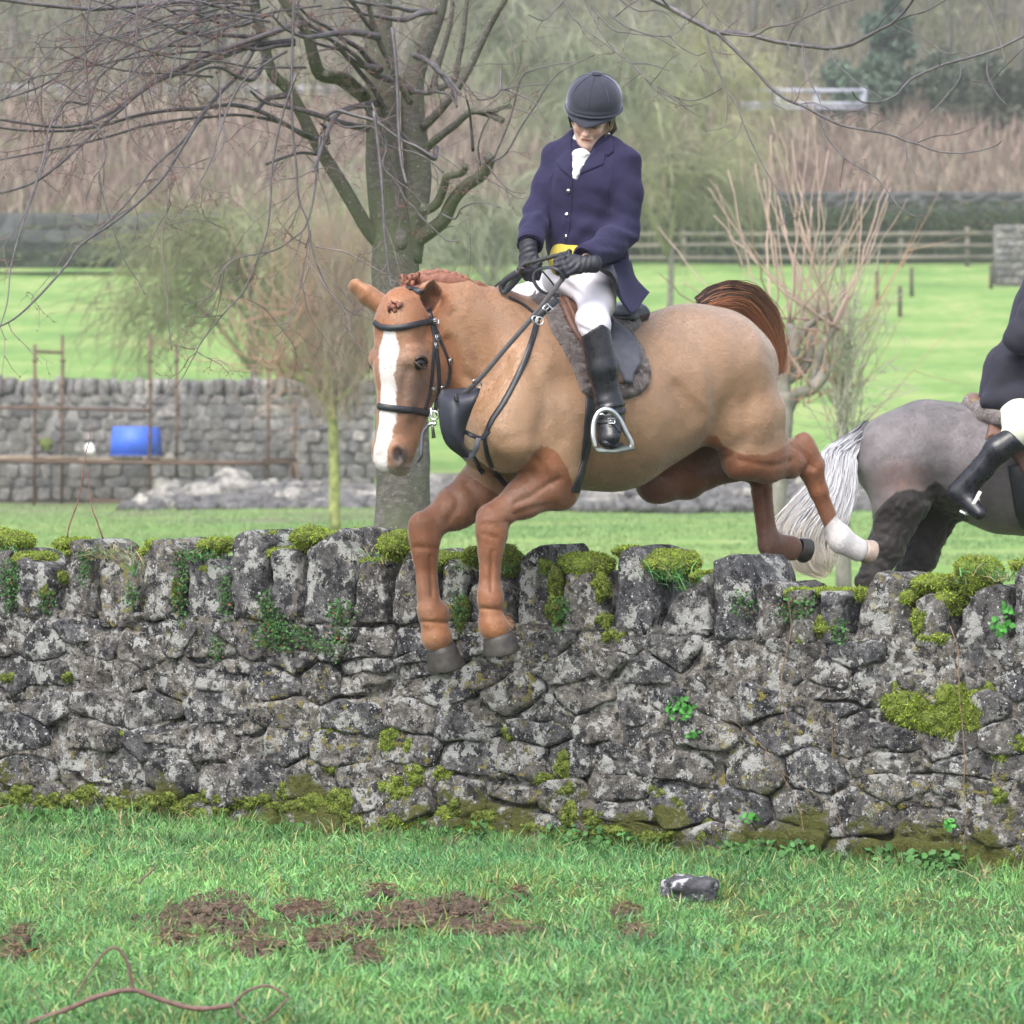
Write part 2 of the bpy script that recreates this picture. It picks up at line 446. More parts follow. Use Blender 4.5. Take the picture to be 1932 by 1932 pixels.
# neck
pr += Chain([(hp(1030, 696), (.17, .235)), (hp(965, 680), (.145, .232)), (hp(905, 643), (.115, .20)), (hp(850, 605), (.095, .155)), (hp(815, 590), (.085, .11))], e1=Hs, k=.09, tagn=NK)
pr += [Seg(hd(0, -.20, -.05), hp(870, 640), (.07, .09), (.1, .15), e1=Hl, k=.07, tagn=NK)]
pr += [Seg(hd(.03, -.25, -.20), hp(905, 730, .03), (.05, .06), (.08, .1), e1=Hl, k=.06, tagn=NK)]
# head
def he(c, r, **kw): return Ell(hd(*c), r, e1=Hl, d=Hd, tagn=HD, **kw)      # r = (lateral, front-back, down)
def hseg(a, b, ra, rb, **kw): return Seg(hd(*a), hd(*b), ra, rb, e1=Hl, tagn=HD, **kw)
pr += [he((0, -.11, -.075), (.082, .10, .10), k=.05),
       hseg((0, -.085, -.13), (0, -.08, -.29), (.098, .082), (.078, .075), k=.04),
       hseg((0, -.075, -.28), (0, -.05, -.56), (.062, .066), (.046, .048), k=.04),
       hseg((0, -.14, -.22), (0, -.10, -.54), (.078, .10), (.05, .062), k=.05)]
for sx in (-1, 1):
    pr += [he((sx * .056, -.235, -.245), (.045, .115, .135), k=.05),
           hseg((sx * .045, -.22, -.33), (sx * .022, -.12, -.60), (.032, .045), (.022, .03), k=.04),
           he((sx * .084, -.085, -.245), (.032, .055, .042), k=.03),
           hseg((sx * .062, -.085, -.31), (sx * .055, -.085, -.45), .018, .012, k=.035),
           he((sx * .046, -.045, -.60), (.030, .038, .05), k=.025)]
pr += [he((0, -.06, -.595), (.058, .056, .06), k=.04), he((0, -.055, -.64), (.05, .045, .032), k=.03), he((0, -.11, -.652), (.036, .04, .03), k=.02),
       hseg((0, -.12, -.50), (0, -.11, -.635), (.04, .05), (.036, .042), k=.04)]
for sx in (-1, 1):
    pr += [Ell(hd(sx * .064, -.025, -.605), (.014, .020, .030), e1=Hl, d=nrm(Hd - .5 * Hf), k=.012, sub=True, tagn=HD),
           Ell(hd(sx * .112, -.095, -.262), (.02, .028, .015), e1=Hl, d=Hd, k=.012, sub=True, tagn=HD)]
# ears: hollow, tapering
def ear(base, tip, open_dir, w):
    base = np.asarray(base); tip = np.asarray(tip); L = tip - base; o = nrm(open_dir); side = nrm(np.cross(L, o))
    mid = base + L * .42
    return [Seg(base - L * .12, mid, (w * .75, w * .7), (w, w * .62), e1=side, k=.03, tagn=HD),
            Seg(mid, base + L * .76, (w, w * .6), (w * .78, w * .42), e1=side, k=.012, tagn=HD), Seg(base + L * .76, tip - L * .02, (w * .78, w * .42), (w * .14, w * .12), e1=side, k=.01, tagn=HD),
            Seg(base + L * .14 + o * w * .60, mid + o * w * .48, (w * .45, w * .45), (w * .70, w * .48), e1=side, k=.008, sub=True, tagn=HD),
            Seg(mid + o * w * .48, base + L * .80 + o * w * .32, (w * .70, w * .48), (w * .40, w * .3), e1=side, k=.006, sub=True, tagn=HD)]
pr += ear(P(*c1(697, 440), 17.2), P(*c1(783, 200), 17.12), np.array([.45, -1, .1]), .056)
pr += ear(P(*c1(400, 385), 17.28), P(*c1(150, 203), 17.3), np.array([-.55, .35, 1.0]), .056)
# muscle and hollow modelling
pr += [Seg(hp(1300, 740, .36), hp(1318, 790, .35), (.03, .04), (.03, .04), e1=Hs, k=.1, sub=True),
       Seg(hp(1030, 640, .27), hp(985, 760, .34), (.02, .02), (.02, .02), e1=Hs, k=.06, sub=True),
       Seg(hp(1010, 900, .33), hp(1095, 900, .40), (.03, .03), (.03, .03), e1=Hs, k=.07, sub=True),
       Seg(hp(940, 850, .02), hp(955, 900, .02), (.02, .04), (.03, .05), e1=Hs, k=.06, sub=True)]
V, Q = sdf_mesh(pr, .0066)
V = smooth_verts(V, Q, 3, .5)
_U = 966 + F * V[:, 0] / V[:, 1]; _W = HV + F * (CZ - V[:, 2]) / V[:, 1]; _lat = (V - H0) @ Hs
def _vn(V, Q):
    n = np.cross(V[Q[:, 2]] - V[Q[:, 0]], V[Q[:, 3]] - V[Q[:, 1]]); N = np.zeros_like(V)
    for k in range(4):
        for a in range(3): N[:, a] += np.bincount(Q[:, k], weights=n[:, a], minlength=len(V))
    return N / (np.linalg.norm(N, axis=1)[:, None] + 1e-12)
# anatomy: grooves (+) and ridges (-) between the muscles, tendons and bones
GR = [(c1, [(930, 450), (1050, 620), (1110, 800), (1130, 900)], .010, 12), (c1, [(880, 640), (940, 760), (1000, 880), (1090, 960)], .012, 11), (c1, [(1200, 1330), (1300, 1370), (1420, 1340)], .004, 11), (c1, [(1250, 1500), (1350, 1560), (1430, 1540)], .007, 10),
      (c1, [(1480, 780), (1560, 960), (1590, 1130), (1520, 1330)], .006, 14), (c1, [(1180, 560), (1290, 760), (1330, 950)], .005, 13), (c1, [(1130, 1300), (1180, 1500), (1260, 1640)], .008, 9), (c1, [(1640, 900), (1700, 1150), (1720, 1350)], .005, 16),
      (c4, [(1000, 560), (1100, 520), (1220, 440), (1330, 380)], .006, 6), (c4, [(1000, 650), (1150, 600), (1300, 575)], .005, 6), (c4, [(930, 700), (960, 740), (930, 860)], .005, 5), (c4, [(1120, 200), (1210, 290), (1280, 420)], .004, 8),
      (c5, [(330, 330), (480, 480), (550, 640), (560, 850), (600, 1000)], .009, 16), (c5, [(720, 380), (770, 600), (750, 850), (740, 1000)], .006, 16), (c5, [(230, 590), (350, 680), (470, 800), (540, 880)], -.0022, 8), (c5, [(240, 640), (350, 740), (450, 860)], .002, 12),
      (c5, [(900, 560), (930, 760), (930, 960)], .004, 10), (c5, [(1010, 1050), (1080, 1110), (1130, 1190)], .007, 6), (c5, [(700, 1150), (880, 1180), (1000, 1150)], .005, 7), (c5, [(1180, 1290), (1215, 1400), (1250, 1500)], .004, 4), (c5, [(1060, 1220), (1110, 1180)], .005, 5),
      (c4, [(345, 970), (362, 1270)], .005, 4), (c4, [(818, 940), (815, 1230)], .005, 4), (c4, [(740, 800), (860, 830)], .004, 6), (c4, [(740, 700), (850, 690), (900, 760)], -.003, 5), (c4, [(230, 900), (380, 910)], .004, 6), (c4, [(260, 690), (370, 720), (400, 800)], -.003, 5), (c4, [(720, 1370), (900, 1380)], .006, 4), (c4, [(260, 1470), (460, 1480)], .006, 4),
      (c4, [(480, 420), (560, 560), (480, 700)], .006, 8), (c4, [(620, 400), (720, 560), (700, 650)], .005, 8),
      (c5, [(400, 1230), (520, 1180), (640, 1120)], .005, 7), (c5, [(840, 1330), (860, 1560)], .005, 4), (c5, [(120, 1210), (260, 1200), (420, 1150)], .005, 9),
      (c1, [(600, 840), (560, 960), (575, 1080), (640, 1130)], .004, 7), (c1, [(700, 700), (760, 820), (760, 980)], .003, 8), (c1, [(560, 1540), (640, 1500), (700, 1420)], .004, 3), (c1, [(600, 700), (660, 690), (720, 710)], -.004, 5), (c1, [(540, 640), (560, 720), (600, 790)], .003, 6), (c1, [(470, 1360), (500, 1420), (560, 1520)], .002, 4)]
_d = np.zeros(len(V))
for cv_, pl_, am_, w_ in GR:
    am_ *= 1.2 if cv_ is c4 else 1.1
    q_ = np.array([cv_(*p_) for p_ in pl_]); q_ = spline(q_, 4); dm = np.full(len(V), 1e9)
    for a_, b_ in zip(q_[:-1], q_[1:]):
        e_ = b_ - a_; t_ = np.clip(((_U - a_[0]) * e_[0] + (_W - a_[1]) * e_[1]) / (e_ @ e_ + 1e-9), 0, 1); dm = np.minimum(dm, np.hypot(_U - a_[0] - t_ * e_[0], _W - a_[1] - t_ * e_[1]))
    _d -= am_ * np.exp(-(dm / w_) ** 2)
_N = _vn(V, Q); _d *= np.clip(-_N[:, 1] * 3, 0, 1)
_d += .0035 * fbm(V, 7, 3, 4) + .0012 * fbm(V, 26, 2, 6)
V = V + _N * _d[:, None]
U2 = 966 + F * V[:, 0] / V[:, 1]; W2 = HV + F * (CZ - V[:, 2]) / V[:, 1]
# --- coat masks, with shade painted onto the far hind leg
dT = {k: field_at(pr, V, {k}) for k in (TR, NK, HD, LFN, LFF, LHN, LHF)}
def line_side(poly, U, W):
    """signed height (photo px) below a polyline v(u)"""
    p = np.array(sorted(poly)); return W - np.interp(U, p[:, 0], p[:, 1])
nz = fbm(V, 9, 3)
leg = np.full(len(V), -20.0)
lat = (V - H0) @ Hs; lon = (V - H0) @ Hh
# near fore: brown below an arch
arch = [(c4(x, y)) for x, y in [(880, 420), (1000, 340), (1100, 235), (1160, 150), (1230, 130), (1320, 175), (1390, 290), (1430, 400), (1460, 520), (1500, 640)]]
m = (lon > .25) & (lat > -.02)
leg = np.where(m, np.maximum(leg, line_side(arch, U2, W2) + 3 * nz), leg)
m = (lon > .25) & (lat <= -.02)
ar2 = [(c4(x, y)) for x, y in [(150, 200), (480, 190), (560, 280), (700, 400), (900, 520), (1100, 620)]]
leg = np.where(m & (dT[LFF] < .03), np.maximum(leg, line_side(ar2, U2, W2) + 3 * nz), leg)
hl = [(c5(x, y)) for x, y in [(560, 1000), (600, 1060), (700, 1110), (850, 1118), (940, 1080), (1010, 1035), (1050, 960), (1150, 940)]]
m = (lon < -.25) & (lat > -.0) & (dT[LHN] < dT[TR] + .05)
leg = np.where(m, np.maximum(leg, line_side(hl, U2, W2) + 2 * nz), leg)
m = (lon < .05) & (lat <= .0) & (dT[LHF] < dT[TR] + .004)
leg = np.where(m, np.maximum(leg, (W2 - 838)), leg)
# white: sock and blaze
sk = c5(1255, 1500)
white = np.where((dT[LHN] < .02), (U2 - sk[0]) * .75 + (W2 - sk[1]) * .65 + 4 * nz + 2, -20.)
hx = (V - HO) @ Hl; hy = (V - HO) @ Hf - .10; hz = (V - HO) @ Hd
inhead = (dT[HD] < .02) & (hz > .0)
bw = np.interp(hz, [0, .125, .14, .20, .24, .30, .36, .44, .50, .56, .62, .66, .72], [-30, -10, 8, 17, 18, 12, 12, 12, 13, 15, 17, 14, -20])
bo = np.interp(hz, [.12, .24, .44, .56, .66], [0.028, 0.026, .022, .008, -.004])
blz = bw - np.abs(hx - bo) * 500 * np.where(hx > bo, 1.0, .8) + 3 * fbm(V, 30, 2)
blz = np.where(hy > -.10, blz, -20)
white = np.where(inhead, blz, white)
# darker / redder hair of the head and grey clipped shading
red = np.clip(1.2 - dT[HD] * 18, 0, 1) * .62 + np.clip(1 - dT[NK] * 10, 0, 1) * .30 + np.clip(1 - np.abs(lat) / .10, 0, 1) * (lon > .2) * (V[:, 2] > 1.75) * .4
greyf = np.where(inhead, np.exp(-((hz - .36) / .14) ** 2) * np.exp(-((hx - .075) / .04) ** 2) * 1.0 + np.exp(-((hz - .63) / .04) ** 2) * .2, 0)
muz = np.where(inhead, np.clip((hz - .612) / .04, 0, 1), 0) * np.clip((hy * -1 + .005) / .04, 0, 1) * .85
nost = np.where(inhead, np.clip(1.9 * np.exp(-(((np.abs(hx) - .066) / .018) ** 2 + ((hz - .607) / .028) ** 2 + ((hy + .03) / .035) ** 2)), 0, 1), 0)
lipd = np.where(inhead, np.exp(-((hz - .655) / .006) ** 2) * (hy < -.03) * .5, 0); eyed = np.where(inhead, np.exp(-(((np.abs(hx) - .10) / .03) ** 2 + ((hz - .25) / .04) ** 2 + ((hy + .095) / .045) ** 2)) * .8, 0)
greyf = np.maximum(greyf, eyed)
eard = np.zeros(len(V))
for p_ in pr:
    if p_.sub and p_.tag == HD and p_.k < .009: eard = np.maximum(eard, np.clip(1 - (p_.ev(V[:, 0], V[:, 1], V[:, 2]) - .001) / .006, 0, 1))
dark = np.where((lat < .02) & (dT[LHF] < .06) & (W2 > 820), .5, 0) * 1.0  # shadow under the belly, painted into the far hind leg's colour
dark = np.maximum(dark, eard * .92)  # darker inside the ear hollows
gold = np.where(((dT[LFN] < .02) | (dT[LFF] < .02)) & (lon > .2), np.clip((W2 - 1085) / 130, 0, .8), 0)
back = np.clip((V[:, 2] - 1.78) / .25, 0, 1) * np.clip(-lon * 1.5, 0, 1)
def horse_coat():
    t = NT('chestnut_coat')
    n1 = t.noise(6, 5, .6); n2 = t.noise(60, 4, .6)
    tan = t.mix(n1, (.275, .160, .088), (.40, .252, .155))
    pale = t.mix(n1, (.31, .215, .165), (.41, .30, .24))
    c = t.mix(t.attr('back', 'Fac'), tan, pale)
    c = t.mix(t.attr('red', 'Fac'), c, (.30, .112, .046))
    c = t.mix(t.math('MULTIPLY', t.attr('greyf', 'Fac'), .75), c, (.12, .078, .062))
    lm = t.math('ADD', t.math('MULTIPLY', t.math('SUBTRACT', n2, .5), 10), t.attr('leg', 'Fac'))
    lm = t.ramp(t.math('ADD', t.math('MULTIPLY', lm, .12), .5), [(.3, 0), (.7, 1)])
    legc = t.mix(t.noise(11, 5, .65), (.115, .038, .020), (.33, .132, .060))
    c = t.mix(lm, c, legc)
    c = t.mix(t.math('MULTIPLY', t.attr('gold', 'Fac'), t.ramp(t.noise(22, 4), [(.3, .35), (.6, 1)])), c, (.33, .145, .062))
    c = t.mix(t.attr('muz', 'Fac'), c, (.36, .31, .28))
    wm = t.math('ADD', t.math('MULTIPLY', t.math('SUBTRACT', n2, .5), 7), t.attr('white', 'Fac'))
    wm = t.ramp(t.math('ADD', t.math('MULTIPLY', wm, .14), .5), [(.3, 0), (.7, 1)])
    c = t.mix(wm, c, (.68, .66, .66))
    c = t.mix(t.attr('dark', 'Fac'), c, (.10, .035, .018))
    c = t.mix(t.attr('nost', 'Fac'), c, (.035, .032, .036))
    pt_n = t.noise(3.1, 5, .7); c = t.mix(t.ramp(pt_n, [(.45, 0), (.7, .30)]), c, (.30, .25, .215)); c = t.mix(t.ramp(t.noise(300, 2, .6), [(.35, .22), (.6, 0)]), c, (.12, .06, .03))
    t.base(c); t.set(Roughness=.42, Sheen_Weight=.4, Sheen_Roughness=.4, Specular_IOR_Level=.35)
    # short hair grain
    mp = t.n('Mapping'); mp.inputs['Scale'].default_value = (1, 1, .25); t.l(t.pos(), mp.inputs[0])
    g = t.noise(260, 3, .6, mp.outputs[0]); g2 = t.noise(14, 4, .6)
    t.bump(t.math('ADD', t.math('ADD', t.math('MULTIPLY', g, .16), g2), t.math('MULTIPLY', t.noise(45, 4, .65), .35)), .4, .012)
    return t.m
M_coat = horse_coat()
horse = empty('horse', (H0[0], H0[1], 1.0), 'clipped chestnut horse with a white blaze jumping over the mossy stone wall', 'horse')
body = link('body', np_mesh('horse_body', V, [Q], True, None, {'leg': leg, 'white': white, 'red': red, 'greyf': greyf, 'muz': muz, 'dark': dark, 'gold': gold, 'nost': np.maximum(nost, lipd), 'back': back}), M_coat, horse)
# short coat hair lying along the body: real hairs over the skin, same coat colours
def coat_hair(V, Q, attrs, n, L, W, flow_fn, mat, parent, name, seed, lift=.28):
    r = np.random.default_rng(seed); N = _vn(V, Q); A = np.linalg.norm(np.cross(V[Q[:, 2]] - V[Q[:, 0]], V[Q[:, 3]] - V[Q[:, 1]]), axis=1)
    fc = N[Q].mean(1); cen = V[Q].mean(1); vd = cen - np.array([0, 0, CZ]); vd /= np.linalg.norm(vd, axis=1)[:, None]; A = A * ((fc * vd).sum(1) < .35)
    q = r.choice(len(Q), n, p=A / A.sum()); w = r.dirichlet([1, 1, 1, 1], n); idx = Q[q]; Pp = (V[idx] * w[..., None]).sum(1); Nn = (N[idx] * w[..., None]).sum(1)
    fl = flow_fn(Pp) + r.normal(size=(n, 3)) * .22; fl = fl - Nn * (fl * Nn).sum(1)[:, None]; fl /= np.linalg.norm(fl, axis=1)[:, None] + 1e-9
    Ln = (L * r.uniform(.6, 1.3, n))[:, None]; sd_ = np.cross(fl, Nn) * (W * r.uniform(.6, 1.3, n))[:, None] * .5; lf = lift * r.uniform(.3, 1.6, n)[:, None]
    b_ = Pp - Nn * .0006; t_ = Pp + fl * Ln + Nn * Ln * lf; m_ = Pp + fl * Ln * .5 + Nn * Ln * lf * .75
    X = np.stack([b_ - sd_, b_ + sd_, m_ + sd_ * .8, m_ - sd_ * .8, t_], 1).reshape(-1, 3); a = np.arange(n) * 5
    at = {k: np.repeat((v[idx] * w).sum(1), 5) for k, v in attrs.items()}
    o = link(name, np_mesh(name, X, [np.stack([a, a + 1, a + 2, a + 3], 1), np.stack([a + 3, a + 2, a + 4], 1)], True, None, at), mat, parent); o['kind'] = 'stuff'; return o
_at = {'leg': leg, 'white': white, 'red': red, 'greyf': greyf, 'muz': muz, 'dark': dark, 'gold': gold, 'back': back, 'nost': np.maximum(nost, lipd)}
def _flow(Pn):
    lg = np.clip((1.35 - Pn[:, 2]) / .25, 0, 1)[:, None]; h_ = np.clip(1 - np.linalg.norm(Pn - (HO + Hd * .3), axis=1) / .45, 0, 1)[:, None]
    return (-Hh * .8 - UP * .55)[None] * (1 - lg) * (1 - h_) + (-UP)[None] * np.maximum(lg, h_) + .35 * np.stack([vnoise(Pn, 3, 1), vnoise(Pn, 3, 2), vnoise(Pn, 3, 3)], 1)
coat_hair(V, Q, _at, 190000, .0085, .0011, _flow, M_coat, horse, 'coat_hair', 3)
# (surface used by the tack)
HB = BVHTree.FromPolygons([tuple(v) for v in V], [tuple(q) for q in Q])
def ray(u, v, tree=None):
    d = PV(u, v, 10) - Vector((0, 0, CZ)); d.normalize()
    hit = (tree or HB).ray_cast(Vector((0, 0, CZ)), d, 60)
    if hit[0] is None: return None, None
    n_ = hit[1] if hit[1].dot(d) < 0 else -hit[1]
    return hit[0], n_
# ================================================================ hooves, eyes, mane, tail
M_hoof = simple('hoof_horn', (.042, .037, .034), .55, .45, 30, .3, 120, .003)
M_hoofpale = simple('hoof_horn_pale', (.30, .24, .20), .5, .35, 30, .3, 120, .003)
M_eye = simple('horse_eye_gloss', (.012, .010, .010), .06, .2, 40)
def hoof(top, toe, r0, r1, mat, lat_l, parent):
    """bell shaped hoof: from the coronet (top) to the ground edge, leaning towards the toe"""
    top = np.asarray(top); toe = np.asarray(toe); ax = toe - top; m = MB()
    e = nrm(Hs - nrm(ax) * Hs.dot(nrm(ax))); f = np.cross(nrm(ax), e); n = 22; V = []; prof = [(-.22, .86), (-.05, .98), (.0, 1.0), (.25, 1.04), (.6, 1.10), (.93, 1.17), (1.0, 1.15), (1.0, .8), (.93, .6), (.93, .02)]
    for t, s in prof:
        r = r0 + (r1 - r0) * t
        for k in range(n):
            a = 2 * math.pi * k / n; q = 1 - .10 * max(0, math.cos(a)) ** 3
            V.append(top + ax * t * (1 - .10 * (math.cos(a) > .7)) + r * s * (math.sin(a) * e + math.cos(a) * f * q))
    Q = [(i * n + k, i * n + (k + 1) % n, (i + 1) * n + (k + 1) % n, (i + 1) * n + k) for i in range(len(prof) - 1) for k in range(n)]
    m.add(V, Q); return m.build('hoof', mat, parent)
hoof(hp(*c4(866, 1590), .155), hp(*c4(896, 1715), .155), .060, .062, M_hoof, .155, horse)
hoof(hp(*c4(430, 1690), -.15), hp(*c4(472, 1835), -.15), .060, .064, M_hoof, -.15, horse)
hoof(hp(*c5(1050, 1675), -.14), hp(*c5(1092, 1690), -.14), .046, .046, M_hoof, -.14, horse)
hoof(hp(*c5(1430, 1685), .12), hp(*c5(1472, 1700), .12), .046, .046, M_hoofpale, .12, horse)
def ball(c, r, mat, name, parent, seg=16):
    m = MB(); V = []; Q = []
    r = np.broadcast_to(np.asarray(r, float), (3,))
    for i in range(seg // 2 + 1):
        for k in range(seg):
            a = math.pi * i / (seg // 2); b = 2 * math.pi * k / seg
            V.append(np.asarray(c) + r * np.array([math.sin(a) * math.cos(b), math.sin(a) * math.sin(b), math.cos(a)]))
    for i in range(seg // 2):
        for k in range(seg): Q.append((i * seg + k, i * seg + (k + 1) % seg, (i + 1) * seg + (k + 1) % seg, (i + 1) * seg + k))
    m.add(V, Q); return m.build(name, mat, parent)
ball(hd(.095, -.092, -.262), .029, M_eye, 'eye', horse)
ball(hd(-.095, -.092, -.262), .029, M_eye, 'eye', horse)
M_lid = simple('eyelid_skin', (.05, .03, .026), .5, .3, 40)
for sx in (-1, 1):
    for off, rr in ((.022, .006), (-.021, .004)):
        m = MB()
        pts = [hd(sx * (.110 + .014 * math.sin(a)), -.092 + .032 * math.cos(a), -.262 + off * math.sin(a) + .006 * math.cos(a)) for a in np.linspace(.05, math.pi - .05, 9)]
        m.tube(pts, [rr * .5] + [rr] * 7 + [rr * .5], 8)
        m.build('eyelid', M_lid, horse)

def strands(root_pts, dirs_fn, n, length, width, mat, name, parent, segs=6, jit=.01, seed=1, droop=0.0, colfn=None):
    r = np.random.default_rng(seed); m = MB()
    return m
def hair_mat(name, a, b, rough=.5):
    t = NT(name); n = t.noise(25, 4); t.base(t.mix(n, a, b)); t.l(n, t.b.inputs['Base Color']) if False else None
    t.set(Roughness=rough, Specular_IOR_Level=.4); return t.m
def colhair_mat(name, rough=.5):
    t = NT(name); t.base(t.attr('col')); t.set(Roughness=rough, Specular_IOR_Level=.35, Sheen_Weight=.2); return t.m
M_hair = colhair_mat('horse_hair')
def hairs(name, parent, guide_fn, n, w0, colfn, seed=3, segs=9):
    """n fine tapering hairs; guide_fn(rng) -> (k,3) control points"""
    r = np.random.default_rng(seed); Vs = []; Qs = []; Cs = []; base = 0
    for i in range(n):
        g = spline(guide_fn(r), 3); k = len(g)
        t = np.gradient(g, axis=0); t /= np.linalg.norm(t, axis=1)[:, None] + 1e-9
        vd = g - np.array([0, 0, CZ]); vd /= np.linalg.norm(vd, axis=1)[:, None]
        s = np.cross(t, vd + .35 * r.normal(size=3)); s /= np.linalg.norm(s, axis=1)[:, None] + 1e-9
        w = w0 * (1 - .75 * np.linspace(0, 1, k) ** 2)[:, None] * r.uniform(.6, 1.3)
        nn = np.cross(s, t)
        V = np.concatenate([g - s * w, g + nn * w * .7, g + s * w]); Vs.append(V)
        a = np.arange(k - 1)
        for o0, o1 in ((0, k), (k, 2 * k)):
            Qs.append(np.stack([a + o0, a + 1 + o0, a + 1 + o1, a + o1], 1) + base)
        c = colfn(r, np.linspace(0, 1, k)); Cs.append(np.concatenate([c] * 3)); base += 3 * k
    return link(name, np_mesh(name, np.concatenate(Vs), [np.concatenate(Qs)], True, np.concatenate(Cs)), M_hair, parent)
# tail: arched dock, thick, falling to the right behind the quarters
tl = [P(*p, Y) for p, Y in [(c5(470, 240), 18.03), (c5(540, 205), 18.06), (c5(640, 185), 18.1), (c5(740, 205), 18.16), (c5(820, 290), 18.22), (c5(870, 400), 18.26), (c5(905, 520), 18.28), (c5(925, 620), 18.28)]]
tw = np.array([.042, .056, .064, .066, .064, .055, .042, .022])
def tailg(r):
    a = r.uniform(0, 2 * math.pi); q = math.sqrt(r.uniform(0, 1)); e = r.uniform(.68, 1.06); out = []; jj = r.normal(size=3) * (.007 if r.uniform() < .88 else .022)
    for i, p in enumerate(tl):
        tt = nrm(tl[min(i + 1, 7)] - tl[max(i - 1, 0)]); y = np.array([0, 1.0, 0]); s = nrm(np.cross(tt, y))
        out.append(p + (math.cos(a) * s + math.sin(a) * y * .9) * q * tw[i] + r.normal(size=3) * .0035 + jj * (i / 7) ** 1.5)
    k = max(4, int(round(8 * min(e, 1)))); out = out[:k]
    tailg.sel = (math.cos(a) * q)
    return np.array(out)
def tailc(r, t):
    s = tailg.sel
    base = np.array([.34, .13, .06]) * r.uniform(.6, 1.15) if s < .1 else np.array([.035, .018, .015]) * r.uniform(.6, 1.6)
    if s > .1 and r.uniform() < .15: base = np.array([.30, .13, .06])
    tip = np.array([.36, .15, .07]) * r.uniform(.6, 1.2)
    return base * (1 - t[:, None] ** 2 * .7) + tip * t[:, None] ** 2 * .7
hairs('tail', horse, tailg, 4200, .0013, tailc, 5)
# a core under the hairs
M_dock = simple('tail_dock', (.11, .045, .025), .7)
m = MB(); m.tube(spline(tl, 4), np.interp(np.linspace(0, 1, 29), np.linspace(0, 1, 8), tw * .55), 12); m.build('dock', M_dock, horse)
# mane: plaited row along the crest
M_mane = simple('plaited_mane', (.21, .085, .055), .6, .35, 60, .6, 260, .004)
ml = [P(*c1(x, y), Y) for x, y, Y in [(585, 222, 17.24), (640, 200, 17.25), (700, 188, 17.26), (780, 178, 17.27), (860, 186, 17.28), (950, 208, 17.30), (1050, 240, 17.33), (1150, 274, 17.37), (1250, 306, 17.42), (1320, 330, 17.46)]]
mc = spline(ml, 12); mc_r = np.interp(np.linspace(0, 1, len(mc)), [0, .15, .5, .85, 1], [.026, .034, .036, .028, .012])
m = MB()
r_ = np.random.default_rng(4)
nk = 24
for i in range(nk):
    k = int(i / nk * (len(mc) - 4)) + 1; c = mc[k]; t = nrm(mc[k + 2] - mc[k - 1]); rr = mc_r[k]
    for q in range(3):
        a0 = r_.uniform(0, 6.28)
        up_ = np.array([0, 0, 1.0]); sd_ = np.cross(t, up_)
        p0 = c + sd_ * rr * .4 * math.cos(a0) + up_ * rr * .45 * math.sin(a0)
        m.tube([p0 - t * rr * .9 - up_ * rr * .3, p0, p0 + t * rr * .9 - up_ * rr * .2 + sd_ * .004], [rr * .3, rr * .52, rr * .25], 8)
m.tube(mc - np.array([0, 0, .012]), mc_r * .95, 10)
for cx, cy, rr in [(575, 225, .020), (610, 205, .022), (655, 195, .020), (625, 235, .018), (520, 385, .016), (470, 395, .015), (495, 415, .017), (450, 400, .011)]:
    c = P(*c1(cx, cy), 17.06 if cy > 300 else 17.2)
    for q in range(5):
        d = r_.normal(size=3) * rr * .6; m.tube([c + d * .2 - np.array([0, 0, rr * .5]), c + d, c - d * .5 + np.array([0, 0, rr * .6])], [rr * .4, rr * .55, rr * .25], 8)
m.build('mane', M_mane, horse)
# stray fuzz: feathers behind the fetlocks
def fuzz(c, sdir, n, L, col, seed):
    r = np.random.default_rng(seed)
    def g(rr):
        p = c + rr.normal(size=3) * .012; d = nrm(sdir + rr.normal(size=3) * .25); return np.array([p, p + d * L * .5, p + d * L + np.array([0, 0, -L * .4])])
    return g
for c, sdv, L, n in [(hp(*c4(450, 1420), -.15), (.8, 0, -.6), .03, 60), (hp(*c4(935, 1480), .155), (.9, 0, -.4), .028, 60)]:
    def fg(r, c=c, sdv=np.array(sdv), L=L):
        p = c + r.normal(size=3) * .010 - nrm(sdv) * .015; d = nrm(sdv + r.normal(size=3) * .25)
        return np.array([p, p + d * L * .5, p + d * L + np.array([0, 0, -L * .3])])
    hairs('fetlock_hair', horse, fg, 80, .0012, lambda r, t: np.tile(np.array([.38, .20, .10]) * r.uniform(.7, 1.3), (len(t), 1)), 9)['kind'] = 'stuff'

# ================================================================ tack
def leather(name, col, rough=.42):
    t = NT(name); n = t.noise(40, 5, .6)
    t.base(t.ramp(n, [(.3, tuple(c * .75 for c in col)), (.7, tuple(min(1, c * 1.3) for c in col))])); t.set(Roughness=t.ramp(n, [(.3, rough - .08), (.7, rough + .12)]), Specular_IOR_Level=.45)
    t.bump(t.noise(420, 2), .15, .001); return t.m
M_black = leather('black_leather', (.016, .018, .024))
M_blackgloss = leather('polished_black_leather', (.012, .013, .018), .28)
M_brown = leather('brown_leather', (.105, .05, .034), .5)
M_steel = simple('stainless_steel', (.50, .51, .53), .28, .1, 30, metal=1.0)
M_grey_lea = leather('grey_leather', (.085, .088, .11), .5)

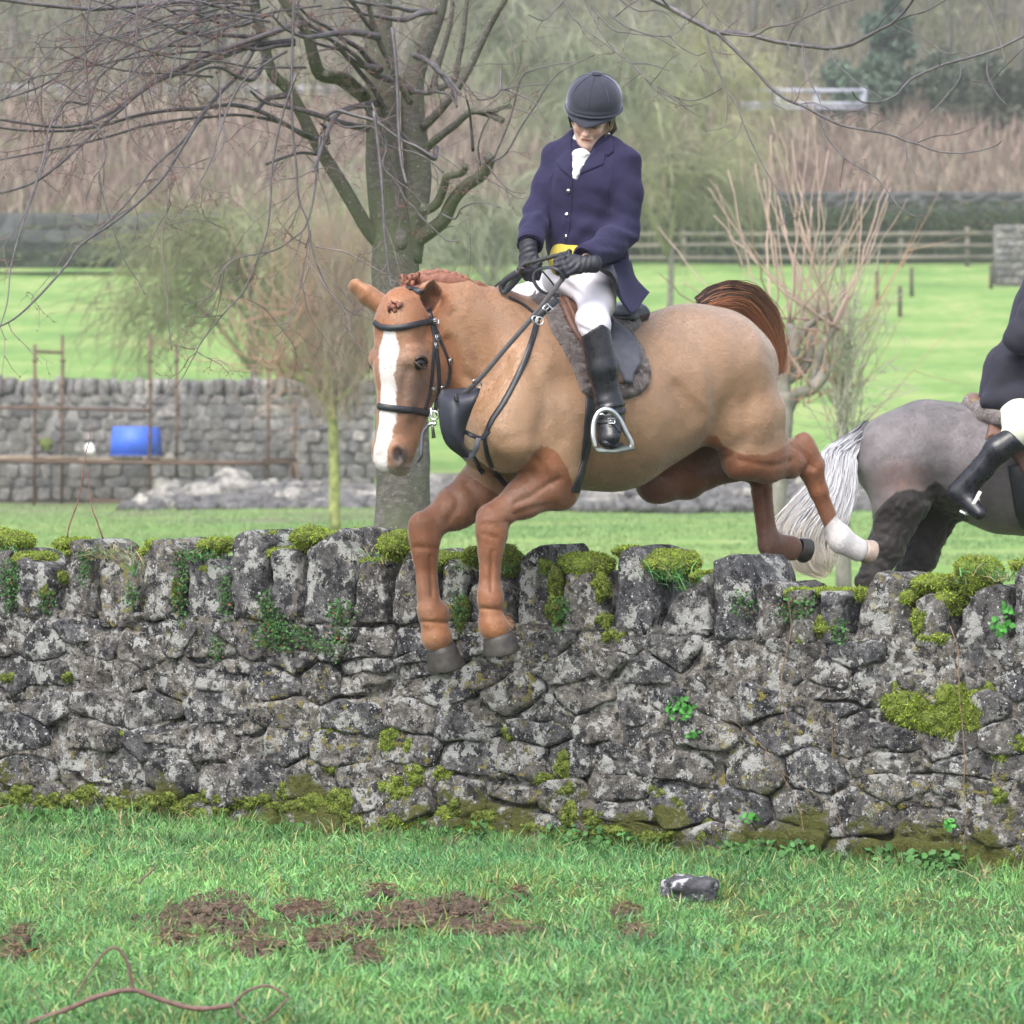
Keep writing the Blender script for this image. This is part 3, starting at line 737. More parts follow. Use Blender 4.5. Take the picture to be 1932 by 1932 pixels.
def on_surf(u, v, off=.004, tree=None, fallbackY=17.3):
    p, n = ray(u, v, tree)
    if p is None: return P(u, v, fallbackY), np.array([0, -1.0, 0])
    return np.array(p) + np.array(n) * off, np.array(n)
def strap_pts(path, off=.004, m=6, tree=None, fb=17.3, smooth=2):
    """photo polyline draped over the body"""
    s = spline(path, m); pts = []; ns = []
    for u, v in s[:, :2]:
        p, n = on_surf(u, v, off, tree, fb); pts.append(p); ns.append(n)
    pts = np.array(pts); ns = np.array(ns)
    for _ in range(smooth):
        pts[1:-1] = pts[1:-1] * .5 + (pts[:-2] + pts[2:]) * .25; ns[1:-1] = ns[1:-1] * .5 + (ns[:-2] + ns[2:]) * .25
    return pts, ns
def strap(m, pts, w, th=.0035, up=None, col=None, rounded=False):
    """flat leather strap: width w across, thickness th along the surface normal"""
    V, Q, T = tube(pts, np.full(len(pts), w * .5), 10 if rounded else 8, True, 1.0, up)
    # flatten along the up direction
    sides = 10 if rounded else 8; n = len(pts); pts = np.asarray(pts)
    Vr = V[:n * sides].reshape(n, sides, 3) - pts[:, None]
    t = np.gradient(pts, axis=0); t /= np.linalg.norm(t, axis=1)[:, None] + 1e-12
    upv = np.broadcast_to(np.asarray(up, float), (n, 3)); N = upv - t * (upv * t).sum(1)[:, None]; N /= np.linalg.norm(N, axis=1)[:, None] + 1e-12
    c = (Vr * N[:, None]).sum(2); f = (th / w)
    if not rounded:   # squarer section
        Bd = np.cross(t, N); b = (Vr * Bd[:, None]).sum(2)
        b2 = np.clip(b * 1.25, -w * .5, w * .5); c2 = np.clip(c * 1.5, -w * .5, w * .5) * f
        Vr = Bd[:, None] * b2[..., None] + N[:, None] * c2[..., None]
    else: Vr = Vr - N[:, None] * (c * (1 - f))[..., None]
    V[:n * sides] = (Vr + pts[:, None]).reshape(-1, 3)
    m.add(V, Q, T, col)
def ring(m, c, r, rad, axis, e=None, n=24, col=None, squash=1.0):
    axis = nrm(axis); a = nrm(np.cross(axis, e if e is not None else (0.1, .2, 1))); b = np.cross(axis, a)
    pts = [np.asarray(c) + r * (math.cos(t) * a + squash * math.sin(t) * b) for t in np.linspace(0, 2 * math.pi, n + 1)]
    m.tube(pts, rad, 6, col=col, caps=False)
def buckle(m, p, n, t, w=.022, h=.028, rad=.0022):
    n = nrm(n); t = nrm(np.asarray(t) - n * np.dot(t, n)); s = np.cross(n, t)
    c = np.asarray(p) + n * .004
    q = [c + s * w * .5 + t * h * .5, c - s * w * .5 + t * h * .5, c - s * w * .5 - t * h * .5, c + s * w * .5 - t * h * .5, c + s * w * .5 + t * h * .5]
    m.tube(q, rad, 6); m.tube([c + t * h * .5, c - t * h * .5], rad * .7, 5)

# bridle
bridle = empty('bridle', HO, 'black leather bridle with a white-lined browband on the chestnut horse', 'bridle')
bridle['label'] = 'black leather bridle on the head of the chestnut horse'
def part_strap(name, path, w, th=.004, mat=None, parent=None, off=.004, rounded=False, tree=None, fb=17.2, extra=None):
    pts, ns = strap_pts(path, off, 6, tree, fb)
    if extra is not None: pts = np.vstack([extra, pts]); ns = np.vstack([np.tile(ns[0], (len(extra), 1)), ns])
    m = MB(); strap(m, pts, w, th, ns, rounded=rounded); return m.build(name, mat or M_black, parent or bridle), pts, ns
def hring(z, yc, rx, ry, a0, a1, tilt=0.0, n=20, dz=0.0):
    return [hd(rx * math.sin(a), yc + ry * math.cos(a), z + tilt * math.cos(a) + dz * math.sin(a)) for a in np.linspace(a0, a1, n)]
part_strap('browband', [c1(*p) for p in [(362, 512), (385, 535), (450, 550), (540, 548), (640, 528), (720, 508), (785, 500)]], .024, .013, off=.006, rounded=True)
part_strap('noseband', [c1(*p) for p in [(388, 1118), (440, 1128), (520, 1138), (600, 1145), (680, 1155), (745, 1178)]], .026, .012, off=.006, rounded=True)
part_strap('cheekpiece', [c1(*p) for p in [(752, 420), (765, 500), (782, 600), (795, 700), (808, 800), (815, 900), (818, 980), (805, 1060), (795, 1150)]], .016, .006)
part_strap('cheekpiece', [c1(*p) for p in [(785, 520), (782, 640), (775, 760), (768, 880), (758, 980), (740, 1060), (715, 1140)]], .013, .005)
part_strap('throatlash', [c1(*p) for p in [(790, 540), (830, 650), (870, 750), (892, 810), (895, 880), (880, 950), (845, 985)]], .012, .005)
part_strap('headpiece', [c1(*p) for p in [(590, 268), (640, 272), (690, 296)]], .026, .006)
for x, y, dx, dy in [(790, 502, 1, 0), (797, 625, .1, 1), (788, 680, .1, 1), (890, 790, .4, 1), (768, 1000, 0, 1), (825, 985, .2, 1)]:
    p, n = on_surf(*c1(x, y), .009); t = P(*c1(x + dx * 10, y + dy * 10), p[1]) - P(*c1(x, y), p[1]); m = MB(); buckle(m, p, n, t, .016, .02); m.build('buckle', M_steel, bridle)
# bit: full-cheek bar with ring
bp = hd(.07, -.12, -.475)
bY = (ray(*c1(745, 1180))[0] or Vector((0, 17.0, 0)))[1] - .02
m = MB(); m.tube([P(*c1(762, 1130), bY), P(*c1(768, 1190), bY), P(*c1(772, 1260), bY), P(*c1(782, 1350), bY)], [.007, .005, .005, .008], 8)
m.tube([P(*c1(735, 1262), bY), P(*c1(760, 1245), bY), P(*c1(790, 1250), bY), P(*c1(800, 1230), bY)], [.006, .007, .006, .005], 8)
ring(m, P(*c1(785, 1185), bY - .005), .016, .0035, (0.3, 1, 0))
m.build('bit', M_steel, bridle)
m = MB(); strap(m, spline([P(*c1(740, 1262), bY), P(*c1(705, 1310), bY), P(*c1(695, 1400), bY), P(*c1(690, 1480), bY), P(*c1(668, 1520), bY + .05)], 5), .012, .005, (0.5, -1, 0)); m.build('curb_strap', M_grey_lea, bridle)

# reins: left rein bit -> near hand; running martingale rings
HANDL = (1108, 556); HANDR = (996, 556)
yb = bY
rl = spline([P(*c1(800, 1185), yb), P(*c1(900, 1110), 16.98), P(*c1(1090, 945), 16.93), P(*c1(1300, 700), 16.95), P(*c1(1500, 470), 17.0), P(*c1(1700, 215), 17.08), P(1062, 527, 17.1)], 8)
m = MB(); strap(m, rl, .019, .004, (0.4, -1, .2)); m.build('rein', leather('webbed_rein', (.055, .052, .055), .6), bridle)
rr_ = spline([P(*c3(230, 545), 17.42), P(*c3(290, 470), 17.35), P(*c3(350, 395), 17.3), P(*c3(380, 350), 17.27)], 6)
m = MB(); strap(m, rr_, .02, .004, (0.4, -1, .2)); m.build('rein', bpy.data.materials['webbed_rein'], bridle)
# bight loops hanging from the hands
lp = spline([P(*c3(690, 430), 17.08), P(*c3(640, 360), 17.07), P(*c3(540, 350), 17.1), P(*c3(470, 385), 17.12), P(*c3(460, 450), 17.12), P(*c3(500, 515), 17.12), P(*c3(560, 550), 17.13), P(*c3(650, 560), 17.15)], 7)
m = MB(); strap(m, lp, .014, .004, (0.2, -1, .5)); m.build('rein_loop', M_black, bridle)
lp = spline([P(*c3(340, 380), 17.3), P(*c3(250, 440), 17.32), P(*c3(215, 490), 17.33), P(*c3(230, 530), 17.33), P(*c3(290, 480), 17.32), P(*c3(355, 400), 17.3)], 6)
m = MB(); strap(m, lp, .026, .004, (0.2, -1, .3)); m.build('rein_loop', M_black, bridle)
m = MB(); strap(m, spline([P(*c3(345, 385), 17.3), P(*c3(230, 440), 17.33), P(*c3(155, 495), 17.4)], 5), .008, .004, (0.2, -1, .3)); m.build('rein_loop', M_black, bridle)
m = MB(); strap(m, spline([P(*c3(520, 370), 17.1), P(*c3(580, 440), 17.12), P(*c3(640, 520), 17.15)], 5), .006, .004, (0.2, -1, .3)); m.build('rein_loop', M_black, bridle)

# breastplate and martingale
bre = empty('breastplate', hp(1000, 700, .2), 'black leather breastplate and bib martingale across the chestnut horse chest', 'breastplate')
part_strap('shoulder_strap', [c1(*p) for p in [(1320, 335), (1400, 370), (1460, 410), (1520, 460)]], .014, .005, parent=bre)
part_strap('shoulder_strap', [c1(*p) for p in [(1528, 500), (1500, 620), (1440, 790), (1370, 940), (1290, 1090), (1210, 1210), (1165, 1310), (1150, 1360)]], .023, .006, parent=bre)
sp_ = spline([P(*c1(1520, 490), 16.98), P(*c1(1600, 410), 16.98), P(*c1(1680, 345), 17.02)], 5)
m = MB(); strap(m, sp_, .026, .006, (0.4, -1, .3)); m.build('saddle_strap', M_black, bre)
m = MB()
q = P(*c1(1605, 412), 16.965); buckle(m, q, (0.2, -1, .2), (1, 0, 1), .030, .024, .003); m.build('buckle', M_steel, bre)
for (x, y), r0, r1, ax, sq in [((1548, 500), .014, .003, (0.2, -1, .1), 1), ((1515, 488), .012, .003, (0.5, -1, .1), 1), ((1092, 945), .020, .0028, (.6, -.6, -.3), .5), ((1105, 965), .012, .0028, (.3, -1, -.3), 1)]:
    m = MB(); ring(m, P(*c1(x, y), 16.94), r0, r1, ax, squash=sq); m.build('ring', M_steel, bre)
# bib: stiff leather panel hanging between the two martingale straps
def sheet(rows, mat, name, parent, th=.005, m=6, drape=None):
    """surface through rows of 3-D points, given thickness"""
    R = [spline(r, m) for r in rows]; R = np.array(R); cols = []
    for j in range(R.shape[1]): cols.append(spline(R[:, j], m))
    G = np.array(cols); a, b = G.shape[:2]
    du = np.gradient(G, axis=0); dv = np.gradient(G, axis=1); N = np.cross(du, dv); N /= np.linalg.norm(N, axis=2)[..., None] + 1e-12
    V = np.concatenate([(G + N * th * .5).reshape(-1, 3), (G - N * th * .5).reshape(-1, 3)]); Q = []
    I = np.arange(a * b).reshape(a, b); o = a * b
    f = np.stack([I[:-1, :-1], I[1:, :-1], I[1:, 1:], I[:-1, 1:]], -1).reshape(-1, 4); Q.append(f); Q.append(f[:, ::-1] + o)
    for e in (I[0], I[-1][::-1], I[:, 0][::-1], I[:, -1]):
        Q.append(np.stack([e[:-1], e[1:], e[1:] + o, e[:-1] + o], -1))
    return link(name, np_mesh(name, V, [np.concatenate(Q)]), mat, parent)
bib_rows = [[P(*c1(840, 1000), 16.98), P(*c1(812, 1060), 16.97), P(*c1(820, 1160), 16.96), P(*c1(835, 1290), 16.96), P(*c1(880, 1400), 16.97), P(*c1(990, 1490), 17.0)],
            [P(*c1(960, 992), 17.02), P(*c1(930, 1060), 16.93), P(*c1(930, 1160), 16.90), P(*c1(940, 1290), 16.90), P(*c1(975, 1400), 16.92), P(*c1(1030, 1490), 16.98)],
            [P(*c1(1120, 985), 16.96), P(*c1(1095, 1060), 16.92), P(*c1(1050, 1160), 16.93), P(*c1(1010, 1280), 16.96), P(*c1(1000, 1390), 16.99), P(*c1(1060, 1480), 17.0)]]
sheet(bib_rows, leather('bib_leather', (.018, .020, .032), .5), 'bib', bre)
part_strap('martingale_strap', [c1(*p) for p in [(1150, 1320), (1160, 1400), (1175, 1480), (1220, 1590), (1300, 1690)]], .020, .006, parent=bre)
part_strap('martingale_strap', [c1(*p) for p in [(1060, 1440), (1085, 1500), (1110, 1560), (1140, 1605)]], .018, .006, parent=bre)
m = MB(); strap(m, spline([P(*c1(1000, 1300), 16.98), P(*c1(1060, 1330), 16.96), P(*c1(1130, 1350), 16.99), P(*c1(1180, 1300), 17.03)], 5), .018, .006, (0.3, -1, .3)); m.build('martingale_strap', M_black, bre)
m = MB(); strap(m, spline([P(*c1(1105, 1350), 16.95), P(*c1(1095, 1410), 16.95), P(*c1(1060, 1470), 16.97), P(*c1(1000, 1495), 16.99)], 5), .020, .006, (0.3, -1, .3)); m.build('martingale_strap', M_grey_lea, bre)
m = MB(); strap(m, spline([P(*c1(940, 1075), 16.90), P(*c1(945, 1035), 16.885), P(*c1(950, 1090), 16.885)], 4), .016, .008, (0.3, -1, .3)); m.build('strap_keeper', M_black, bre)

# saddle with sheepskin numnah
sad = empty('saddle', hp(1090, 600), 'brown leather saddle on a dark sheepskin numnah on the chestnut horse', 'saddle')
def fleece_mat():
    t = NT('brown_sheepskin'); n = t.noise(90, 4, .65); n2 = t.noise(420, 3, .6)
    t.base(t.ramp(n, [(.3, (.022, .014, .014)), (.65, (.115, .078, .074))])); t.set(Roughness=.95, Sheen_Weight=.5)
    t.bump(t.math('ADD', n, t.math('MULTIPLY', n2, .6)), 1.0, .012); return t.m
M_fleece = fleece_mat()
def draped(poly, off, mat, name, parent, th=.02, h=3.0, puff=0.0, tree=None, rough_n=0.0, seedn=1.0):
    """photo outline filled with a grid, dropped on the body, given real thickness and a rolled edge"""
    poly = np.array(poly); u0, v0 = poly.min(0); u1, v1 = poly.max(0)
    us = np.arange(u0 - h, u1 + 2 * h, h); vs = np.arange(v0 - h, v1 + 2 * h, h)
    GU, GV = np.meshgrid(us, vs, indexing='ij')
    def inside(x, y):
        c = np.zeros(x.shape, bool); n = len(poly)
        for i in range(n):
            xi, yi = poly[i]; xj, yj = poly[i - 1]
            cond = ((yi > y) != (yj > y)) & (x < (xj - xi) * (y - yi) / (yj - yi + 1e-12) + xi); c ^= cond
        return c
    def edist(x, y):
        d = np.full(x.shape, 1e9)
        for i in range(len(poly)):
            a = poly[i - 1]; b = poly[i]; ab = b - a; t = np.clip(((x - a[0]) * ab[0] + (y - a[1]) * ab[1]) / (ab @ ab + 1e-9), 0, 1)
            d = np.minimum(d, np.hypot(x - a[0] - t * ab[0], y - a[1] - t * ab[1]))
        return d
    ins = inside(GU, GV); ed = edist(GU, GV); sdv = np.where(ins, ed, -ed)
    keep = sdv > -h * .75
    # snap the outside fringe to the outline
    idx = -np.ones(GU.shape, int); V = []; E = []
    gx, gy = np.gradient(sdv, h)
    for i, j in np.argwhere(keep):
        u, v = GU[i, j], GV[i, j]; s = sdv[i, j]
        if s < h * .5:
            g = np.array([gx[i, j], gy[i, j]]); g /= np.linalg.norm(g) + 1e-9; u -= g[0] * s; v -= g[1] * s; s = 0
        p, n = ray(u, v, tree)
        if p is None: continue
        idx[i, j] = len(V); V.append((p, n)); E.append(s)
    E = np.array(E) / 488.0
    Pp = np.array([tuple(a[0]) for a in V]); Nn = np.array([tuple(a[1]) for a in V])
    prof = np.sqrt(np.clip(1 - (1 - np.clip(E / (th + 1e-6), 0, 1)) ** 2, 0, 1))
    T_ = off + th * prof + puff * np.exp(-((E - .03) / .018) ** 2)
    if rough_n: T_ = T_ + rough_n * fbm(Pp, 60, 3, seedn) * prof
    top = Pp + Nn * T_[:, None]; bot = Pp - Nn * .002
    Q = []
    a = idx[:-1, :-1]; b = idx[1:, :-1]; c = idx[1:, 1:]; d = idx[:-1, 1:]
    ok = (a >= 0) & (b >= 0) & (c >= 0) & (d >= 0)
    F1 = np.stack([a[ok], b[ok], c[ok], d[ok]], 1)
    # drop cells that stretch over a depth jump
    mx = np.ptp(Pp[F1][:, :, 1], axis=1); F1 = F1[mx < .08]
    nV = len(top); ed_ = {}
    for f in F1:
        for k in range(4):
            e = (f[k], f[(k + 1) % 4]); ed_[e] = 1
    side = [(e[1], e[0], e[0] + nV, e[1] + nV) for e in ed_ if (e[1], e[0]) not in ed_]
    Qs = [F1, F1[:, ::-1] + nV] + ([np.array(side)] if side else [])
    me = np_mesh(name, np.concatenate([top, bot]), [np.concatenate(Qs)])
    o = link(name, me, mat, parent); return o, top, F1
def tree_of(V, Fq): return BVHTree.FromPolygons([tuple(v) for v in V], [tuple(int(i) for i in q) for q in Fq])
num_poly = [c3(*p) for p in [(400, 545), (470, 515), (560, 505), (620, 545), (700, 600), (820, 650), (960, 700), (1060, 745), (1150, 700), (1240, 690), (1290, 735), (1280, 800), (1215, 850), (1240, 910), (1290, 970), (1325, 1060), (1350, 1160), (1335, 1250), (1280, 1320), (1190, 1355), (1080, 1360), (960, 1330), (880, 1345), (820, 1300), (785, 1200), (735, 1080), (670, 960), (600, 850), (560, 740), (520, 660), (440, 590)]]
o, Vn, Fn = draped(num_poly, .004, M_fleece, 'numnah', sad, th=.024, rough_n=.016)
NB = tree_of(Vn, Fn)
flap_poly = [c3(*p) for p in [(620, 640), (700, 620), (760, 660), (860, 700), (980, 740), (1060, 800), (1130, 870), (1200, 950), (1235, 1050), (1235, 1120), (1180, 1195), (1120, 1250), (1000, 1270), (905, 1260), (890, 1170), (860, 1060), (800, 960), (740, 880), (680, 780), (640, 700)]]
o, Vf, Ff = draped(flap_poly, .038, M_brown, 'flap', sad, th=.007)
fl2 = [c3(*p) for p in [(1010, 800), (1090, 850), (1190, 940), (1240, 1050), (1238, 1120), (1180, 1200), (1175, 1250), (1120, 1250), (1080, 1180), (1000, 1000)]]
draped(fl2, .044, M_grey_lea, 'flap_panel', sad, th=.010)
part_strap('panel_roll', [c3(*p) for p in [(660, 640), (730, 760), (790, 880), (840, 980)]], .020, .014, M_brown, sad, off=.048, rounded=True)
# seat: pommel, dished seat and cantle
SB = [Seg(hp(1040, 590), hp(1085, 598), (.10, .05), (.12, .05), e1=Hs, k=.05), Seg(hp(1085, 598), hp(1150, 602), (.13, .05), (.16, .05), e1=Hs, k=.05),
      Seg(hp(1150, 602), hp(1186, 592), (.16, .05), (.13, .05), e1=Hs, k=.04), Seg(hp(1188, 588, -.10), hp(1188, 588, .10), (.03, .035), (.03, .035), e1=UP, k=.04), Ell(hp(1034, 578), (.05, .035, .035), e1=Hs, d=UP, k=.03)]
Vs_, Qs_ = sdf_mesh(SB, .008); link('seat', np_mesh('seat', smooth_verts(Vs_, Qs_, 1), [Qs_]), M_blackgloss, sad)
# fleece roll under pommel and cantle
for nm, a, b, r0 in (('fleece_roll', hp(1005, 573, 0), hp(1050, 590, .10), .034), ('fleece_roll', hp(1150, 625, .16), hp(1200, 608, .08), .034)):
    V_, Q_ = sdf_mesh([Seg(a, b, r0, r0, k=.01)], .006); V_ = V_ + np.array([fbm(V_, 50, 3, 2)]).T * (V_ - (a + b) / 2) * .25
    link(nm, np_mesh(nm, V_, [Q_]), M_fleece, sad)
part_strap('stirrup_leather', [c3(*p) for p in [(905, 1285), (925, 1360), (955, 1430), (980, 1480)]], .028, .006, M_brown, sad, off=.05, fb=17.1)
part_strap('girth', [c3(*p) for p in [(895, 1350), (880, 1500), (865, 1650), (845, 1800), (815, 1930), (790, 2010), (770, 2070)]], .050, .008, M_black, sad, off=.005)
# bare coat patch behind the saddle is part of the horse; stirrup iron
def stirrup(cx, cy, parent):
    """iron: bow from tread corner over the eye to the other corner, flat tread"""
    Yb = 17.14 - .0
    def q(x, y, dy=0): return P(*c3(x, y), Yb + dy)
    bow = spline([q(935, 1735, -.02), q(915, 1640, -.02), q(920, 1540, -.015), q(950, 1470, -.01), q(1000, 1438, -.005), q(1060, 1450, 0), q(1120, 1520, .01), q(1165, 1610, .015), q(1205, 1690, .02), q(1205, 1740, .02)], 5)
    m = MB(); strap(m, bow, .021, .012, (0.25, -1, .1), rounded=True)
    m.tube([q(955, 1480, -.012), q(985, 1470, -.012), q(1010, 1490, -.012)], .004, 6)
    m.build('stirrup_iron', M_steel, parent)
    m = MB(); strap(m, [q(935, 1745, -.03), q(1060, 1752, .0), q(1208, 1725, .03)], .055, .010, (0.05, -.25, 1)); m.build('stirrup_tread', simple('stirrup_rubber', (.10, .12, .11), .7), parent)
stirrup(0, 0, sad)
# ================================================================ the rider
RY = 17.52
Rf = nrm([-.57, -.82, 0]); Rl = nrm([.82, -.57, 0])
def R_(u, v, dy=0.0): return P(u, v, RY + dy)
rider = empty('person', R_(1110, 575), 'person in navy riding jacket, white breeches and velvet helmet riding the chestnut horse', 'person')
# head frame
hfh = nrm([-math.sin(math.radians(14)), -math.cos(math.radians(14)), 0]); pt = math.radians(21)
hF = nrm(math.cos(pt) * hfh - math.sin(pt) * UP); hU0 = nrm(math.cos(pt) * UP + math.sin(pt) * hfh); hL0 = np.cross(hU0, -hF) * -1.0
hL0 = nrm(np.cross(UP, hfh)); ro = math.radians(-9)
hU = nrm(math.cos(ro) * hU0 - math.sin(ro) * hL0); hL = nrm(math.cos(ro) * hL0 + math.sin(ro) * hU0)
HC = R_(*c2(1122, 612), -.03)
def fh(x, y, z): return HC + x * hL + y * hF + z * hU      # lateral, forward, up
def fe(c, r, **kw): return Ell(fh(*c), r, e1=hL, d=hU, **kw)   # r=(lateral, fwd, up)
BODY = [fe((0, -.02, .03), (.072, .09, .085), k=.03), Seg(fh(0, .03, -.01), fh(0, .045, -.085), (.058, .045), (.038, .035), e1=hL, k=.03),
        fe((0, .062, -.098), (.020, .016, .014), k=.015),                                             # chin
        fe((0, .066, -.006), (.045, .02, .012), k=.02),                                               # brow
        Seg(fh(0, .083, -.010), fh(0, .112, -.042), (.007, .008), (.012, .011), e1=hL, k=.009),       # nose
        fe((.011, .094, -.045), (.008, .009, .006), k=.006), fe((-.011, .094, -.045), (.008, .009, .006), k=.006),
        fe((.034, .062, -.035), (.020, .016, .018), k=.025), fe((-.034, .062, -.035), (.020, .016, .018), k=.025),   # cheeks
        Seg(fh(-.020, .078, -.068), fh(.020, .078, -.068), .0055, .0055, k=.006), Seg(fh(-.015, .078, -.077), fh(.015, .078, -.077), .006, .006, k=.006),
        Seg(fh(-.019, .090, -.0725), fh(.019, .090, -.0725), .0040, .0040, k=.003, sub=True),
        fe((.030, .085, -.014), (.015, .010, .009), k=.012, sub=True), fe((-.030, .085, -.014), (.015, .010, .009), k=.012, sub=True),
        fe((.030, .070, -.016), (.011, .010, .008), k=.006), fe((-.030, .070, -.016), (.011, .010, .008), k=.006),
        fe((.074, -.01, -.02), (.008, .018, .030), k=.012), fe((-.074, -.01, -.02), (.008, .018, .030), k=.012),   # ears
        Seg(fh(.05, .0, -.06), fh(.02, .05, -.09), .014, .012, k=.02), Seg(fh(-.05, .0, -.06), fh(-.02, .05, -.09), .014, .012, k=.02),
        Seg(fh(0, -.035, -.04), R_(1110, 285, .04), .055, .058, k=.04)]
BODY += Chain([(R_(1112, 305, .03), (.115, .06)), (R_(1108, 360, .03), (.13, .09)), (R_(1104, 440, .03), (.11, .085)), (R_(1106, 520, .04), (.13, .10))], e1=Rl, k=.05)
armR = [(1045, 300, .06), (1013, 398, .02), (1000, 466, -.17)]
armL = [(1180, 315, -.06), (1176, 436, -.08), (1103, 489, -.36)]
for arm in (armR, armL):
    BODY += Chain([(R_(*arm[0]), .036), (R_(*arm[1]), .034), (R_(*arm[2]), .018)], k=.02)
kneeL = hp(1117, 602, .36); kneeR = hp(975, 570, -.26); hipL = hp(1122, 540, .09); hipR = hp(1085, 535, -.08)
ankL = hp(*c3(1050, 1430), .42); toeL = hp(*c3(1035, 1650), .46)
ankR = hp(1010, 760, -.42)
BODY += Chain([(hipL, .07), (kneeL, .05), (ankL, .035)], k=.03) + Chain([(hipR, .07), (kneeR, .05), (ankR, .035)], k=.03)
BODY += [Seg(ankL, hp(*c3(1037, 1640), .46), .03, .022, k=.02), Seg(ankR, ankR + Hh * .15, .03, .022, k=.02)]
def fist(W, d, up, n, s=1.0):
    d = nrm(d); n = nrm(np.asarray(n) - d * np.dot(n, d)); up = nrm(np.asarray(up) - d * np.dot(up, d) - n * np.dot(up, n)); out = []
    W = np.asarray(W)
    out += [Seg(W - d * .02, W + d * .02, (.024 * s, .018 * s), (.032 * s, .019 * s), e1=up, k=.015), Seg(W + d * .02, W + d * .075, (.034 * s, .019 * s), (.040 * s, .015 * s), e1=up, k=.012)]
    for i, (o, r, L, bk) in enumerate([(.030, .0108, 1.0, .004), (.0105, .0108, 1.06, 0), (-.0095, .0103, 1.0, .003), (-.029, .0092, .82, .011)]):
        m0 = W + d * (.080 - bk) * s + up * o * s + n * .004; m1 = m0 + d * .024 * L - n * .020 + up * 0; m2 = m1 - n * .024 * L - d * .006; m3 = m2 - d * .024 * L + n * .004
        out += [Seg(m0, m1, r * 1.08, r, k=.005), Seg(m1, m2, r, r * .93, k=.004), Seg(m2, m3, r * .93, r * .82, k=.004)]
    t0 = W + d * .018 + up * .022 - n * .004; t1 = t0 + d * .030 + up * .018 - n * .004; t2 = t1 + d * .028 + up * .001 - n * .010; t3 = t2 + d * .020 - up * .006 - n * .010
    out += [Seg(t0, t1, .016, .0135, k=.012), Seg(t1, t2, .013, .0115, k=.004), Seg(t2, t3, .0115, .0095, k=.004)]
    return out, (W, d, up, n)
gl, frL = fist(P(*c3(845, 322), 17.13), (-1, -.30, -.12), (.05, .1, 1), (-.15, -1, .25), 1.0)
gr, frR = fist(P(*c3(415, 225), 17.34), (-.04, -.30, -.95), (.95, -.1, .1), (-.3, -1, .1), 1.0)
BODY += [Seg(frL[0] - frL[1] * .01, frL[0] + frL[1] * .06, (.03, .013), (.03, .01), e1=frL[2], k=.015), Seg(frR[0] - frR[1] * .01, frR[0] + frR[1] * .06, (.03, .013), (.03, .01), e1=frR[2], k=.015)]
Vb, Qb = sdf_mesh(BODY, .0042); Vb = smooth_verts(Vb, Qb, 1, .4)
def skin_mat():
    t = NT('skin'); n = t.noise(30, 4); a = t.attr('rosy', 'Fac')
    c = t.mix(n, (.60, .40, .32), (.70, .49, .41)); c = t.mix(a, c, (.50, .19, .15)); c = t.mix(t.attr('mouth_shade', 'Fac'), c, (.13, .05, .04)); t.base(c)
    t.set(Roughness=.5, Subsurface_Weight=.12, Subsurface_Scale=.01); t.b.inputs['Subsurface Radius'].default_value = (1, .4, .2)
    t.bump(t.noise(500, 2), .1, .0006); return t.m
hx_ = (Vb - HC) @ hL; hy_ = (Vb - HC) @ hF; hz_ = (Vb - HC) @ hU
rosy = np.maximum(np.exp(-((np.abs(hx_) - .034) ** 2 + (hz_ + .04) ** 2) / .016 ** 2) * .5, np.exp(-((hx_ / .019) ** 4 + ((hz_ + .0725) / .008) ** 2)) * .9) * (hy_ > .05)
rosy = np.maximum(rosy, np.exp(-(hx_ ** 2 + (hz_ + .042) ** 2) / .011 ** 2) * .45 * (hy_ > .08))
mouth_shade = np.clip(1.5 * np.exp(-((hx_ / .020) ** 6 + ((hz_ + .0725) / .0028) ** 2)) * (hy_ > .05), 0, 1); mouth_shade = np.maximum(mouth_shade, np.exp(-(((np.abs(hx_) - .030) / .015) ** 2 + ((hz_ + .014) / .009) ** 2)) * .75 * (hy_ > .05)); mouth_shade = np.maximum(mouth_shade, np.exp(-(((np.abs(hx_) - .008) / .004) ** 2 + ((hz_ + .051) / .004) ** 2)) * .9 * (hy_ > .08)); mouth_shade = np.maximum(mouth_shade, np.exp(-(((np.abs(hx_) - .030) / .006) ** 2 + ((hz_ + .062) / .012) ** 2)) * .35 * (hy_ > .05))  # mouth line, with shade painted at eye sockets, nostrils and mouth corners
link('body', np_mesh('person_body', Vb, [Qb], True, None, {'rosy': rosy, 'mouth_shade': mouth_shade}), skin_mat(), rider)
M_brow = simple('eyebrow_hair', (.13, .08, .05), .8)
for sx in (-1, 1):
    m = MB(); m.tube([fh(sx * .014, .0875, -.006), fh(sx * .028, .0865, -.001), fh(sx * .044, .073, -.005)], [.0022, .003, .0015], 6); m.build('eyebrow', M_brow, rider)
    m = MB(); m.tube([fh(sx * .016, .081, -.019), fh(sx * .030, .0815, -.0225), fh(sx * .043, .071, -.018)], [.001, .0018, .001], 6); m.build('eyelash', M_brow, rider)
# hair under the helmet
M_rh = simple('rider_hair', (.075, .045, .03), .7, .4, 60, .4, 300)
for sx in (1, -1):
    m = MB()
    for q in range(9):
        o = q * .006
        m.tube([fh(sx * .070, .02 - o, .03), fh(sx * (.076), .012 - o, -.01), fh(sx * .073, -.004 - o, -.045 - .002 * q)], [.006, .008, .004], 6)
    m.build('hair', M_rh, rider)
m = MB(); m.tube([fh(.060, -.05, -.02), fh(.070, -.055, -.06), fh(.055, -.05, -.09)], [.02, .022, .012], 10); m.build('hair', M_rh, rider)
